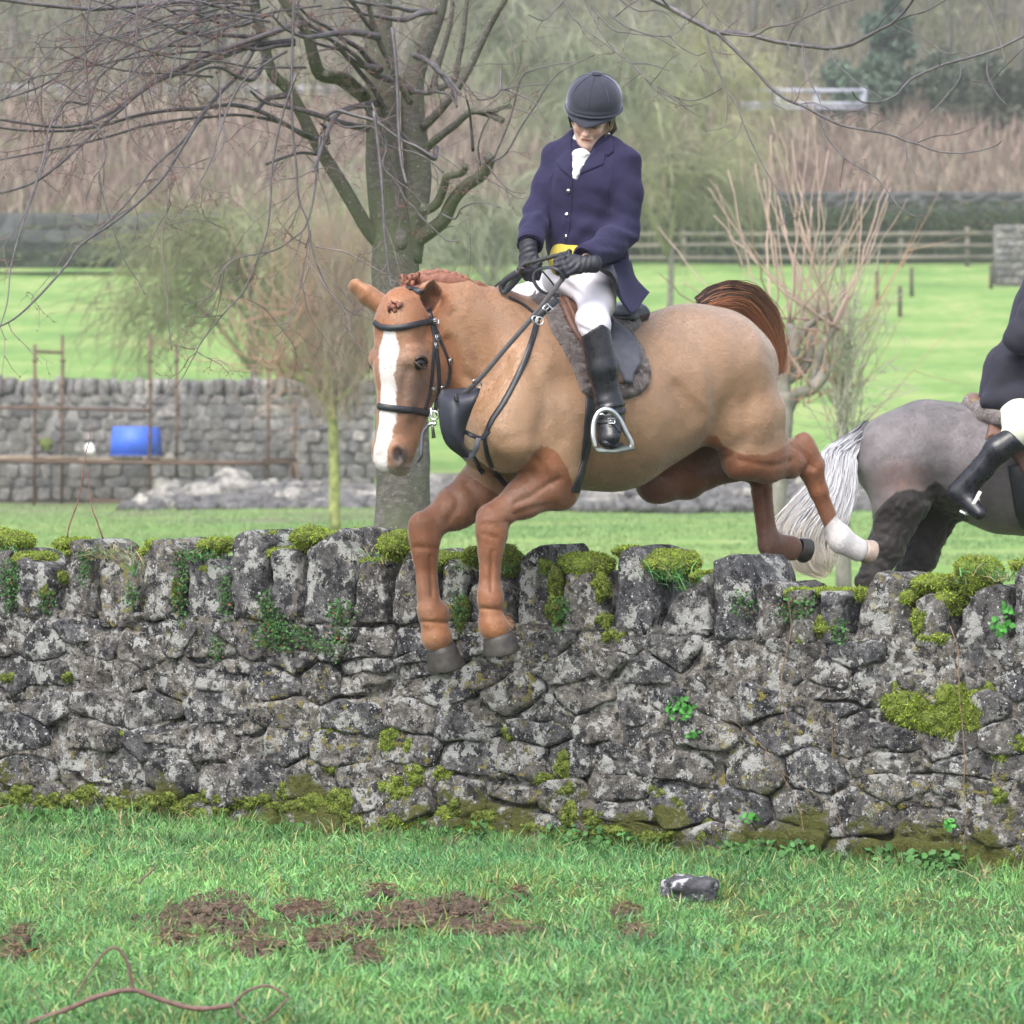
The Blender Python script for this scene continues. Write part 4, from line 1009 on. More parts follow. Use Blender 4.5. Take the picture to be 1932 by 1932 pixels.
# helmet
def velvet(name, a, b, rim):
    t = NT(name); n = t.noise(35, 5, .6); lw = t.n('LayerWeight', i_Blend=.35)
    c = t.mix(n, a, b); t.base(c); t.set(Roughness=.95, Sheen_Weight=.8, Sheen_Roughness=.35); t.b.inputs['Sheen Tint'].default_value = (*rim, 1)
    t.bump(t.noise(700, 2), .3, .001); return t.m
M_velvet = velvet('navy_velvet', (.014, .015, .026), (.034, .036, .055), (.62, .62, .85))
hel = [fe((0, -.022, .058), (.106, .128, .100), k=.02), Seg(fh(0, -.022, .042), fh(0, -.022, .020), (.106, .130), (.104, .127), e1=hL, k=.01, cap=.008)]
hel += [fe((0, -.02, -.065), (.2, .2, .075), k=.008, sub=True), fe((0, -.022, .02), (.085, .105, .06), k=.01, sub=True)]
Vh, Qh = sdf_mesh(hel, .004); Vh = smooth_verts(Vh, Qh, 3, .5)
Hm = link('helmet', np_mesh('helmet', Vh, [Qh]), M_velvet, rider)
# peak: curved sheet
rows = []
for k, (yy, zz, ww) in enumerate([(.092, .026, .094), (.112, .014, .088), (.126, .004, .070), (.133, -.004, .036)]):
    rows.append([fh(math.sin(a) * ww * 1.12, -.02 + (yy + .02) * math.cos(a * .92), zz - .004 + .010 * (1 - math.cos(a))) for a in np.linspace(-1.25, 1.25, 9)])
sheet(rows, M_velvet, 'peak', Hm, .005, 4)
m = MB(); m.tube([fh(math.sin(a) * .108, -.022 + math.cos(a) * .132, .026 + .001 * math.cos(a)) for a in np.linspace(0, 2 * math.pi, 40)], .0042, 8, caps=False); m.build('band', M_velvet, Hm)
m = MB()
V_, Q_ = sdf_mesh([fe((0, .0 - .022, .162), (.020, .022, .008), k=.01)], .002)
link('button', np_mesh('button', V_, [Q_]), M_velvet, Hm)
for a in np.linspace(0, math.pi, 5)[:-1]:
    m = MB(); pts = [fh(math.sin(a) * math.cos(b) * .1035, -.022 + math.cos(a) * math.cos(b) * .1285, .062 + math.sin(b) * .0985) for b in np.linspace(.0, math.pi, 24)]
    m.tube(pts, .0012, 5); m.build('seam', M_velvet, Hm)
M_blk = simple('black_harness', (.012, .012, .015), .6)
m = MB(); strap(m, spline([fh(-.082, .03, .03), fh(-.084, .025, -.01), fh(-.07, .03, -.05)], 4), .02, .004, fh(1, 0, 0) - HC); m.build('harness_strap', M_blk, Hm)
M_harn = simple('tan_harness', (.16, .12, .075), .7, .5, 120)
m = MB(); strap(m, spline([fh(.079, .022, .03), fh(.079, .02, -.02), fh(.066, .03, -.065), fh(.035, .055, -.104), fh(0, .062, -.118)], 5), .015, .004, [fh(1, .3, -.3) - HC] * 21); m.build('harness_strap', M_harn, Hm)
m = MB(); strap(m, spline([fh(.080, -.03, .03), fh(.081, -.01, -.02), fh(.069, .022, -.058)], 5), .010, .004, fh(1, .1, 0) - HC); m.build('harness_strap', simple('brown_harness', (.07, .04, .03), .6), Hm)
ball(fh(.074, .026, -.055), .006, M_steel, 'stud', Hm, 10)

# jacket
JK = Chain([(R_(1116, 292, .03), (.165, .085)), (R_(1112, 340, .02), (.172, .118)), (R_(1108, 400, .02), (.152, .118)), (R_(1106, 455, .02), (.15, .12)), (R_(1112, 500, .05), (.165, .125))], e1=Rl, k=.06)
JK += [Ell(R_(1184, 296, -.06), (.046, .05, .026), k=.04), Ell(R_(1049, 288, .08), (.045, .05, .036), k=.05), Seg(R_(1108, 262, .06), R_(1112, 300, .04), (.085, .06), (.14, .08), e1=Rl, k=.05),
       Ell(R_(1135, 352, -.075), (.06, .05, .06), e1=Rl, d=UP, k=.07), Ell(R_(1078, 346, -.045), (.055, .05, .06), e1=Rl, d=UP, k=.07)]
JK += Chain([(R_(1180, 312, -.05), .060), (R_(1182, 370, -.07), .058), (R_(1177, 436, -.09), .060)], k=.035) + Chain([(R_(1177, 436, -.09), .060), (R_(1150, 462, -.18), .060), (R_(1108, 484, -.35), .053)], k=.02)
JK += Chain([(R_(1047, 300, .07), .050), (R_(1032, 350, .04), .050), (R_(1014, 400, .01), .050)], k=.035) + Chain([(R_(1014, 400, .01), .050), (R_(1007, 430, -.07), .052), (R_(1001, 456, -.16), .050)], k=.02)
# front cut-away below the last button, opening at the neck, cuffs hollow
JK += [Seg(R_(1066, 470, -.16), R_(1066, 520, -.14), (.004, .12), (.12, .14), e1=Rl, k=.008, sub=True)]
JK += [Seg(R_(1098, 236, -.10), R_(1080, 330, -.135), (.048, .10), (.008, .06), e1=Rl, k=.006, sub=True), Ell(R_(1105, 245, .0), (.062, .075, .045), e1=Rl, d=UP, k=.01, sub=True)]
JK += [Seg(R_(1100, 488, -.375), R_(1075, 500, -.44), .040, .046, k=.004, sub=True), Seg(R_(1000, 462, -.17), R_(997, 485, -.23), .042, .046, k=.004, sub=True)]
Vj, Qj = sdf_mesh(JK, .0052); Vj = smooth_verts(Vj, Qj, 1, .5)
# cloth folds: creases at the elbows and waist
def jfold(V):
    u = 966 + F * V[:, 0] / V[:, 1]; v = HV + F * (CZ - V[:, 2]) / V[:, 1]; d = np.zeros(len(V))
    def wr(cu, cv, ang, L, W, n_, amp, ph=0):
        c, s = math.cos(ang), math.sin(ang); a = (u - cu) * c + (v - cv) * s; b = -(u - cu) * s + (v - cv) * c
        return amp * np.exp(-(a / L) ** 2 - (b / W) ** 2) * np.sin(b / n_ + .05 * a + ph)
    d += wr(1180, 435, .6, 40, 22, 4.4, .0045) + wr(1195, 385, .9, 30, 40, 7, .003) + wr(1006, 405, -.5, 22, 20, 4.6, .0045) + wr(1140, 470, .3, 40, 14, 4, .003)
    d += wr(1085, 440, -.5, 40, 30, 6, .005, 1) + wr(1120, 420, .6, 45, 40, 7, .006) + wr(1150, 350, 1.1, 40, 30, 9, .004) + wr(1040, 350, 1.3, 45, 25, 8, .004)
    return d + .004 * fbm(V, 14, 3, 5) + .0015 * fbm(V, 40, 2, 9)
def vnormals(V, Q):
    n = np.cross(V[Q[:, 2]] - V[Q[:, 0]], V[Q[:, 3]] - V[Q[:, 1]]); N = np.zeros_like(V)
    for k in range(4):
        for a in range(3): N[:, a] += np.bincount(Q[:, k], weights=n[:, a], minlength=len(V))
    return N / (np.linalg.norm(N, axis=1)[:, None] + 1e-12)
Vj = Vj + vnormals(Vj, Qj) * jfold(Vj)[:, None]
def wool(name, a, b, sheen=.10):
    t = NT(name); n = t.noise(9, 4); n2 = t.noise(350, 3, .7)
    t.base(t.mix(t.math('ADD', t.math('MULTIPLY', n, .6), t.math('MULTIPLY', n2, .4)), a, b)); t.set(Roughness=.92, Sheen_Weight=sheen, Sheen_Roughness=.5); t.b.inputs['Sheen Tint'].default_value = (.35, .32, .75, 1)
    t.bump(n2, .45, .0015); return t.m
M_navy = wool('navy_wool', (.0048, .0038, .023), (.0115, .009, .048))
jk = link('jacket', np_mesh('jacket', Vj, [Qj]), M_navy, rider)
JB = tree_of(Vj, Qj)
def dr(poly, off, mat, name, parent, th, tree, h=1.6): return draped(poly, off, mat, name, parent, th=th, h=h, tree=tree)[0]
dr([c2(*p) for p in [(905, 840), (860, 850), (790, 930), (715, 1010), (735, 1130), (780, 1200), (900, 1300), (912, 1290), (898, 1230), (905, 1080), (900, 960)]], .002, M_navy, 'lapel', jk, .006, JB)
dr([c2(*p) for p in [(1140, 985), (1230, 930), (1320, 850), (1360, 900), (1360, 1010), (1300, 1060), (1270, 1050), (1250, 1150), (1080, 1220), (920, 1290), (930, 1250), (1010, 1140), (1080, 1060)]], .002, M_navy, 'lapel', jk, .006, JB)
# placket edge and seams
p_, n_ = strap_pts([c2(905, 1290), c2(900, 1450), c2(890, 1650), c2(870, 1850), c2(845, 1975)], .002, 6, JB)
m = MB(); strap(m, p_, .006, .004, n_); m.build('front_edge', M_navy, jk)
for path in ([(760, 1140), (680, 1280), (630, 1450), (640, 1600)], [(1360, 1100), (1330, 1300), (1290, 1500), (1320, 1700)]):
    p_, n_ = strap_pts([c2(*q) for q in path], .0005, 6, JB); m = MB(); strap(m, p_, .004, .002, n_); m.build('seam', M_navy, jk)
M_btn = simple('silver_button', (.60, .60, .62), .25, .1, 30, metal=1.0)
for x, y in [(867, 1430), (848, 1687), (838, 1925)]:
    p, n = on_surf(*c2(x, y), .004, JB, 17.35); m = MB()
    V_, Q_ = sdf_mesh([Ell(p, (.0082, .0082, .0035), d=n, k=.001)], .0012); link('button', np_mesh('jacket_button', V_, [Q_]), M_btn, jk)
m = MB(); m.tube([R_(1110, 484, -.345), R_(1104, 487, -.365)], [.054, .0535], 20, caps=False); m.build('cuff', M_navy, jk)
m = MB(); m.tube([R_(1001, 456, -.16), R_(1000, 462, -.175)], [.052, .0515], 20, caps=False); m.build('cuff', M_navy, jk)
# skirt of the jacket blowing out behind the thigh
sk_rows = [[P(*c3(1000, 330), 17.28), P(*c3(1080, 320), 17.34), P(*c3(1160, 285), 17.42), P(*c3(1200, 300), 17.52)],
           [P(*c3(1090, 470), 17.26), P(*c3(1130, 450), 17.34), P(*c3(1190, 410), 17.42), P(*c3(1235, 420), 17.52)],
           [P(*c3(1130, 590), 17.26), P(*c3(1170, 580), 17.32), P(*c3(1240, 530), 17.42), P(*c3(1300, 500), 17.52)],
           [P(*c3(1200, 700), 17.28), P(*c3(1242, 690), 17.32), P(*c3(1290, 610), 17.42), P(*c3(1345, 540), 17.52)]]
sheet(sk_rows, M_navy, 'skirt', jk, .006, 6)
sk2 = [[P(*c3(860, 385), 17.2), P(*c3(950, 345), 17.22), P(*c3(1060, 320), 17.3)], [P(*c3(900, 372), 17.18), P(*c3(1000, 362), 17.19), P(*c3(1095, 420), 17.27)], [P(*c3(960, 370), 17.2), P(*c3(1060, 400), 17.22), P(*c3(1110, 520), 17.27)], [P(*c3(1075, 440), 17.27), P(*c3(1100, 560), 17.28), P(*c3(1195, 700), 17.29)]]
sheet(sk2, simple('dark_lining', (.012, .011, .02), .5), 'lining', jk, .004, 6)
# stock, shirt, waistcoat
M_white = simple('white_cotton', (.62, .62, .65), .8, .06, 12, .3, 40, .006)
ST = [Seg(R_(1106, 268, .03), R_(1104, 288, .01), (.054, .056), (.055, .055), e1=Rl, k=.02), Ell(R_(1095, 290, -.085), (.034, .022, .020), e1=Rl, d=UP, k=.015), Seg(R_(1098, 296, -.07), R_(1082, 338, -.095), (.040, .028), (.016, .02), e1=Rl, k=.015)]
Vs_, Qs_ = sdf_mesh(ST, .0035); Vs_ = Vs_ + vnormals(Vs_, Qs_) * (.003 * fbm(Vs_ * [1, 1, 2], 45, 2, 3))[:, None]
link('stock_tie', np_mesh('stock_tie', Vs_, [Qs_]), M_white, rider)
M_yel = simple('yellow_waistcoat', (.38, .31, .045), .85, .15, 60, .3, 300)
WC = Chain([(R_(1106, 420, .04), (.11, .08)), (R_(1102, 470, .02), (.125, .105)), (R_(1098, 500, .01), (.13, .112))], e1=Rl, k=.05)
WC += [Seg(R_(1080, 476, -.045), R_(1074, 495, -.06), (.085, .06), (.085, .065), e1=Rl, k=.02)]
Vw, Qw = sdf_mesh(WC, .006); link('waistcoat', np_mesh('waistcoat', smooth_verts(Vw, Qw, 1), [Qw]), M_yel, rider)
# breeches
BR = [Ell(R_(1098, 528, .02), (.165, .13, .09), e1=Rl, d=UP, k=.05)]
BR += Chain([(hipL, (.09, .09)), (hp(1125, 570, .27), (.066, .07)), (kneeL, .054), (hp(*c3(930, 800), .38), .048), (hp(*c3(950, 960), .39), .04)], k=.04)
BR += Chain([(hipR, .09), (hp(1030, 556, -.18), .072), (kneeR, .056), (hp(980, 600, -.34), .052)], k=.04)
Vr, Qr = sdf_mesh(BR, .0055); Vr = smooth_verts(Vr, Qr, 1)
def brf(V):
    u = 966 + F * V[:, 0] / V[:, 1]; v = HV + F * (CZ - V[:, 2]) / V[:, 1]
    a = (u - 1070) * .8 + (v - 545) * .6; b = -(u - 1070) * .6 + (v - 545) * .8
    return .005 * np.exp(-(a / 40) ** 2 - (b / 26) ** 2) * np.sin(b / 4.0) + .003 * np.exp(-((u - 1105) / 22) ** 2 - ((v - 615) / 14) ** 2) * np.sin((v - .5 * u) / 3.0) + .002 * fbm(V, 12, 2)
Vr = Vr + vnormals(Vr, Qr) * brf(Vr)[:, None]
link('breeches', np_mesh('breeches', Vr, [Qr]), simple('white_breeches', (.60, .58, .64), .75, .05, 8, .15, 500, .001), rider)
# boots
def boot_mesh(side):
    if side > 0:
        top, mid, ank, heel, toe, l0 = hp(*c3(935, 880), .388), hp(*c3(985, 1120), .40), ankL, hp(*c3(1075, 1560), .40), hp(*c3(1030, 1640), .47), .4
        L_ = [Seg(hp(*c3(925, 820), .385), mid, (.058, .058), (.056, .058), e1=Hs, k=.02), Seg(mid, hp(*c3(1035, 1370), .41), (.055, .057), (.045, .050), e1=Hs, k=.02),
              Seg(hp(*c3(1035, 1370), .41), ank, (.045, .050), (.043, .050), e1=Hs, k=.02), Seg(ank, hp(*c3(1045, 1560), .42), (.043, .052), (.042, .05), e1=Hs, k=.03),
              Seg(hp(*c3(1045, 1540), .43), hp(*c3(1035, 1655), .46), (.047, .045), (.046, .035), e1=nrm(Rl), k=.03),
              Seg(hp(*c3(925, 700), .385), hp(*c3(915, 820), .385), (.075, .075), (.07, .07), e1=Hs, k=.004, sub=True)]
        # slanted top edge
        c_ = hp(*c3(930, 835), .385); nn = nrm(P(*c3(930, 835), 17.2) - P(*c3(975, 905), 17.2))
        L_[-1] = Ell(c_ + nn * .075 + np.array([.0, 0, .0]), (.12, .12, .072), e1=nrm(np.cross(nn, [0, 1, 0])), d=nn, k=.002, sub=True)
    else:
        k0 = hp(980, 590, -.35)
        L_ = [Seg(k0, hp(1005, 680, -.40), .053, .055, k=.02), Seg(hp(1005, 680, -.40), hp(1020, 770, -.42), .055, .045, k=.02), Seg(hp(1020, 770, -.42), hp(1000, 810, -.42) + Hh * .1, .045, .038, k=.03)]
    V_, Q_ = sdf_mesh(L_, .005); V_ = smooth_verts(V_, Q_, 2)
    u = 966 + F * V_[:, 0] / V_[:, 1]; v = HV + F * (CZ - V_[:, 2]) / V_[:, 1]
    if side > 0: V_ = V_ + vnormals(V_, Q_) * (.003 * np.exp(-((v - 772) / 14) ** 2) * np.sin(v / 2.6 + u * .1) + .0015 * fbm(V_, 18, 2))[:, None]
    return V_, Q_
Vo, Qo = boot_mesh(1)
bt = link('boot', np_mesh('boot', Vo, [Qo]), M_blackgloss, rider); bt['label'] = 'tall black boot in the stirrup'
V2, Q2 = boot_mesh(-1); link('boot', np_mesh('boot2', V2, [Q2]), M_blackgloss, rider)
OB = tree_of(Vo, Qo)
p_, n_ = strap_pts([c3(*q) for q in [(945, 1540), (990, 1530), (1040, 1532), (1090, 1560), (1120, 1610)]], .002, 5, OB, 17.1)
m = MB(); strap(m, p_, .017, .005, n_); m.build('spur_strap', M_black, bt)
q, n = on_surf(*c3(1052, 1535), .009, OB, 17.05); m = MB(); buckle(m, q, n, (1, 0, 0), .020, .026, .0025); m.build('buckle', M_steel, bt)
m = MB(); m.tube([hp(*c3(1000, 1690), .48), hp(*c3(1060, 1715), .46), hp(*c3(1130, 1700), .42)], [.014, .018, .012], 10, flat=.6); m.build('sole', M_black, bt)
# gloves
M_glove = leather('black_glove', (.014, .015, .024), .55)
for prm, fr, cu in ((gl, frL, 0), (gr, frR, 1)):
    W, d, up, n = fr
    prm = prm + [Seg(W - d * .038, W - d * .005, (.038, .031), (.034, .027), e1=up, k=.01)]
    V_, Q_ = sdf_mesh(prm, .0028); N_ = vnormals(V_, Q_)
    a = (V_ - W) @ d; b = (V_ - W) @ up
    w = np.exp(-((a - .0) / .03) ** 2) * np.sin(a * 300 + 2 * b * 60) * .0010 + np.exp(-((a - .05) / .03) ** 2) * np.sin(b * 250 + a * 160) * .0011
    V_ = V_ + N_ * (w + .0012 * fbm(V_, 70, 2))[:, None]
    link('glove', np_mesh('glove', V_, [Q_]), M_glove, rider)
# riding whip held in the right hand (top-level)
m = MB(); g0 = P(*c3(478, 297), 17.26); g1 = P(*c3(640, 258), 17.20); g2 = P(*c3(735, 228), 17.17)
whip = empty('riding_whip', g0, 'short dark riding whip held across the rider hands', 'whip')
gp = np.array([g0 + (g2 - g0) * t for t in np.linspace(-.25, 1, 40)]); m.tube(gp, .0085 + .0012 * np.sin(np.arange(40) * 1.9), 8); m.build('grip', simple('whip_grip', (.03, .033, .035), .6), whip)
m = MB(); m.tube([g2 - (g2 - g0) * .04, g2, g2 + (g2 - g0) * .03], [.011, .0125, .009], 10); m.build('cap', M_black, whip)
m = MB(); m.tube(spline([g0 - (g2 - g0) * .2, P(*c3(380, 330), 17.30), P(*c3(300, 450), 17.36), P(*c3(235, 545), 17.42)], 5), [.008] * 10 + [.007] * 5 + [.006], 8); m.build('shaft', simple('whip_shaft', (.045, .045, .05), .6), whip)
# ================================================================ the grey horse and its rider, behind the wall at the right
GY = 20.5
def G_(u, v, dy=0.0): return P(u, v, GY + dy)
EY = np.array([0, 1.0, 0]); EX = np.array([1.0, 0, 0])
gp_ = []
gp_ += Chain([(G_(1688, 866), (.19, .185)), (G_(1748, 848), (.23, .205)), (G_(1830, 868), (.25, .235)), (G_(1900, 890), (.275, .262)), (G_(2000, 895), (.29, .275)), (G_(2110, 880), (.26, .28)), (G_(2190, 870), (.19, .22))], e1=EY, k=.08, tagn=1)
gp_ += [Ell(G_(1676, 862, -.10), (.13, .135, .18), e1=EY, d=UP, k=.08, tagn=1), Ell(G_(1676, 862, .10), (.13, .135, .18), e1=EY, d=UP, k=.08, tagn=1)]
gp_ += [Seg(G_(1692, 880, -.14), G_(1700, 945, -.14), (.11, .16), (.09, .12), e1=EY, k=.06, tagn=2), Seg(G_(1700, 945, -.14), G_(1672, 1035, -.14), (.09, .12), (.055, .075), e1=EY, k=.05, tagn=2),
        Seg(G_(1672, 1035, -.14), G_(1640, 1100, -.14), (.055, .075), (.05, .065), e1=EY, k=.04, tagn=2), Seg(G_(1640, 1100, -.14), G_(1668, 1235, -.14), (.045, .055), (.03, .04), e1=EY, k=.03, tagn=2),
        Seg(G_(1668, 1235, -.14), G_(1690, 1290, -.14), (.035, .045), (.045, .055), e1=EY, k=.03, tagn=2)]
gp_ += [Seg(G_(1740, 870, .10), G_(1775, 935, .10), (.11, .15), (.09, .12), e1=EY, k=.06, tagn=3), Seg(G_(1775, 935, .10), G_(1735, 1050, .10), (.09, .115), (.06, .08), e1=EY, k=.05, tagn=3),
        Seg(G_(1735, 1050, .10), G_(1700, 1110, .10), (.055, .07), (.05, .065), e1=EY, k=.04, tagn=3), Seg(G_(1700, 1110, .10), G_(1722, 1240, .10), (.045, .055), (.03, .04), e1=EY, k=.03, tagn=3), Seg(G_(1722, 1240, .10), G_(1745, 1295, .10), (.035, .045), (.045, .055), e1=EY, k=.03, tagn=3)]
gp_ += Chain([(G_(2150, 820), (.16, .22)), (G_(2250, 700), (.11, .16)), (G_(2320, 610), (.09, .12))], e1=EY, k=.08, tagn=1) + Chain([(G_(2320, 600), (.09, .1)), (G_(2390, 670), (.07, .09)), (G_(2450, 760), (.05, .06))], e1=EY, k=.05, tagn=1)
for dy in (-.14, .14):
    gp_ += Chain([(G_(2180, 950, dy), (.08, .1)), (G_(2240, 1040, dy), (.06, .07)), (G_(2200, 1140, dy), (.045, .05)), (G_(2160, 1220, dy), (.035, .04))], e1=EY, k=.04, tagn=4)
    gp_ += [Seg(G_(2310, 580, dy * .3), G_(2300, 540, dy * .4), (.025, .03), (.008, .01), e1=EY, k=.02, tagn=1)]
Vg, Qg = sdf_mesh(gp_, .0085); Vg = smooth_verts(Vg, Qg, 3)
ug = 966 + F * Vg[:, 0] / Vg[:, 1]; vg = HV + F * (CZ - Vg[:, 2]) / Vg[:, 1]
bl = np.array([c6(*p) for p in [(150, 1500), (230, 1430), (300, 1340), (380, 1275), (470, 1262), (540, 1270), (600, 1215), (640, 1250), (720, 1330), (800, 1450)]])
blk = (vg - np.interp(ug, bl[:, 0], bl[:, 1])) + 5 * fbm(Vg, 14, 3)
blk = np.where(ug < 1830, blk, -30)
Vg = Vg + vnormals(Vg, Qg) * (np.clip(blk / 10, 0, 1) * .012 * fbm(Vg, 40, 3, 2))[:, None]
def grey_coat():
    t = NT('grey_coat'); n = t.noise(5, 5, .6); n2 = t.noise(30, 4)
    c = t.mix(t.ramp(t.math('ADD', t.math('MULTIPLY', n, .6), t.math('MULTIPLY', t.noise(16, 4, .6), .4)), [(.35, 0), (.65, 1)]), (.075, .068, .072), (.175, .158, .166)); c = t.mix(t.math('MULTIPLY', t.attr('warm', 'Fac'), n2), c, (.26, .15, .12))
    k = t.ramp(t.math('ADD', t.math('MULTIPLY', t.attr('black', 'Fac'), .08), .5), [(.35, 0), (.65, 1)])
    c = t.mix(k, c, t.mix(t.noise(40, 4), (.008, .007, .008), (.03, .024, .022)))
    t.base(c); t.set(Roughness=.6, Sheen_Weight=.25, Specular_IOR_Level=.35)
    t.bump(t.math('ADD', t.noise(240, 3), t.math('MULTIPLY', t.noise(12, 4), 1.5)), .3, .01); return t.m
warm = np.clip(1 - np.hypot((ug - 1700) / 70, (vg - 910) / 60), 0, 1)
ghorse = empty('horse', G_(1900, 1400), 'clipped grey horse with black muddy hind legs and a white tail behind the wall', 'horse')
link('body', np_mesh('grey_horse_body', Vg, [Qg], True, None, {'black': blk, 'warm': warm}), grey_coat(), ghorse)
coat_hair(Vg, Qg, {'black': blk, 'warm': warm}, 80000, .012, .0016, lambda p: np.tile(np.array([-.5, 0, -.8]), (len(p), 1)), bpy.data.materials['grey_coat'], ghorse, 'coat_hair', 4, .12)
GB = tree_of(Vg, Qg)
for u, v, dy in [(1700, 1315, -.14), (1755, 1320, .10), (2140, 1250, -.14), (2140, 1250, .14)]:
    c = G_(u, v, dy); hoof(c, c + np.array([.02, 0, -.07]), .05, .055, M_hoof, 0, ghorse)
# tail
gt = [P(*c6(225, 915), 20.45), P(*c6(170, 965), 20.4), P(*c6(100, 1030), 20.35), P(*c5(1290, 1130), 20.3), P(*c5(1270, 1300), 20.25), P(*c5(1210, 1450), 20.2), P(*c5(1130, 1600), 20.2), P(*c5(1170, 1760), 20.2), P(*c5(1215, 1830), 20.2)]
gw = np.array([.03, .035, .045, .07, .09, .11, .12, .09, .03])
def gtg(r):
    a = r.uniform(0, 2 * math.pi); q = math.sqrt(r.uniform(0, 1)); out = []; side = r.uniform(-1, 1); q2 = r.uniform(0, 1) ** 1.5
    for i, p in enumerate(gt):
        tt = nrm(gt[min(i + 1, 8)] - gt[max(i - 1, 0)]); s = nrm(np.cross(tt, EY))
        o = (math.cos(a) * s + math.sin(a) * EY * .6) * q * gw[i]
        if i > 3: o = o + np.array([-.055, 0, .02]) * q2 * (i - 3) ** 1.2 * .35 * (r.uniform() * .2 + .9)
        out.append(p + o + r.normal(size=3) * .007)
    return np.array(out[:r.integers(7, 10)])
def gtc(r, t):
    b = np.array([.06, .06, .07]); w = np.array([.50, .50, .53]) * r.uniform(.6, 1.25); y = np.array([.55, .47, .36])
    f = np.clip(t / .3, 0, 1)[:, None]; g = np.clip((t - .7) / .3, 0, 1)[:, None]; return b * (1 - f) + (w * (1 - g) + y * g) * f
hairs('tail', ghorse, gtg, 2200, .0022, gtc, 8)
m = MB(); m.tube(spline(gt[:4], 4), np.linspace(.035, .02, 13), 10); m.build('dock', simple('grey_dock', (.05, .05, .055), .7), ghorse)
# saddle
gs = empty('saddle', G_(1880, 770), 'brown fleece-edged saddle under the rider of the grey horse', 'saddle')
V_, Q_ = sdf_mesh([Seg(P(*c6(790, 775), 20.45), P(*c6(880, 840), 20.33), .035, .04, k=.02), Seg(P(*c6(880, 840), 20.33), P(*c6(990, 870), 20.25), .04, .035, k=.02)], .008)
V_ = V_ + vnormals(V_, Q_) * (.008 * fbm(V_, 40, 3))[:, None]; link('fleece_roll', np_mesh('fl2', V_, [Q_]), M_fleece, gs)
V_, Q_ = sdf_mesh([Seg(P(*c6(800, 770), 20.5), P(1990, 780, 20.5), (.13, .035), (.12, .04), e1=EY, k=.02), Ell(P(*c6(815, 755), 20.5), (.11, .03, .03), e1=EY, d=UP, k=.03)], .008)
link('seat', np_mesh('seat2', V_, [Q_]), simple('tan_saddle_leather', (.15, .09, .06), .5), gs)
draped([c6(*p) for p in [(900, 830), (990, 850), (1102, 900), (1250, 960), (1250, 1250), (1110, 1220), (1060, 1120), (960, 970), (880, 980), (900, 900)]], .005, M_brown, 'flap', gs, th=.012, h=4, tree=GB)
p_, n_ = strap_pts([c6(*q) for q in [(1060, 1120), (1080, 1240), (1102, 1380), (1140, 1480)]], .006, 6, GB, 20.2); m = MB(); strap(m, p_, .08, .008, n_); m.build('girth', M_black, gs)
# rider
g2 = empty('person', G_(1960, 790), 'person in black jacket, cream breeches and long black boots riding the grey horse', 'person')
B2 = Chain([(G_(1950, 770), (.14, .10)), (G_(1965, 640), (.14, .10)), (G_(1990, 520), (.16, .10)), (G_(2005, 450), (.07, .06)), (G_(2010, 400), (.05, .05))], e1=EY, k=.04)
B2 += [Ell(G_(2015, 365), (.075, .09, .11), e1=EY, d=UP, k=.03)]
k2 = P(*c6(1120, 900), 20.12); a2 = P(*c6(800, 1240), 20.16)
B2 += Chain([(P(*c6(1080, 830), 20.3), .08), (k2, .055), (a2, .028), (P(*c6(840, 1380), 20.1), .018)], k=.03)
B2 += Chain([(G_(1985, 525, -.18), .05), (G_(1990, 640, -.24), .04), (G_(2090, 690, -.18), .03)], k=.03) + Chain([(G_(1985, 525, .18), .05), (G_(2000, 640, .24), .04), (G_(2090, 690, .1), .03)], k=.03)
B2 += Chain([(P(2000, 800, 20.6), .08), (P(2080, 820, 20.8), .055), (P(2010, 930, 20.85), .04)], k=.03)
V_, Q_ = sdf_mesh(B2, .008); link('body', np_mesh('person2', V_, [Q_], True, None, {'rosy': np.zeros(len(V_))}), bpy.data.materials['skin'], g2)
J2 = Chain([(P(*c6(1040, 760), 20.42), (.17, .13)), (P(*c6(1080, 620), 20.45), (.165, .13)), (G_(1965, 590), (.16, .115)), (G_(1985, 500), (.17, .10))], e1=EY, k=.05)
J2 += Chain([(G_(1985, 525, -.18), .07), (P(*c6(1080, 400), 20.2), .068), (G_(2085, 670, -.18), .05)], k=.03) + Chain([(G_(1985, 525, .18), .07), (G_(2000, 640, .26), .06), (G_(2085, 680, .1), .05)], k=.03)
J2 += [Seg(P(*c6(905, 740), 20.42), P(*c6(1000, 560), 20.42), (.13, .045), (.16, .09), e1=EY, k=.05), Seg(P(*c6(880, 770), 20.3), P(*c6(1102, 740), 20.25), .028, .04, k=.05)]
V_, Q_ = sdf_mesh(J2, .008); V_ = smooth_verts(V_, Q_, 2); V_ = V_ + vnormals(V_, Q_) * (.012 * fbm(V_ * [1, 1, .6], 9, 3, 3) + .004 * np.sin(V_[:, 0] * 50 + V_[:, 2] * 60) * fbm(V_, 4, 1))[:, None]
link('jacket', np_mesh('jacket2', V_, [Q_]), wool('black_wool', (.009, .009, .016), (.018, .018, .030), .08), g2)
V_, Q_ = sdf_mesh([Seg(P(*c6(1080, 830), 20.3), P(*c6(1090, 920), 20.12), (.095, .095), (.082, .085), k=.04), Seg(P(*c6(1090, 920), 20.12), P(*c6(1040, 970), 20.12), .08, .055, k=.03), Seg(P(1950, 770, 20.5), P(1990, 800, 20.5), .11, .1, k=.03), Seg(P(2000, 800, 20.6), P(2080, 820, 20.8), .085, .06, k=.03)], .008)
link('breeches', np_mesh('breeches2', V_, [Q_]), simple('cream_breeches', (.62, .64, .52), .8, .06, 8), g2)
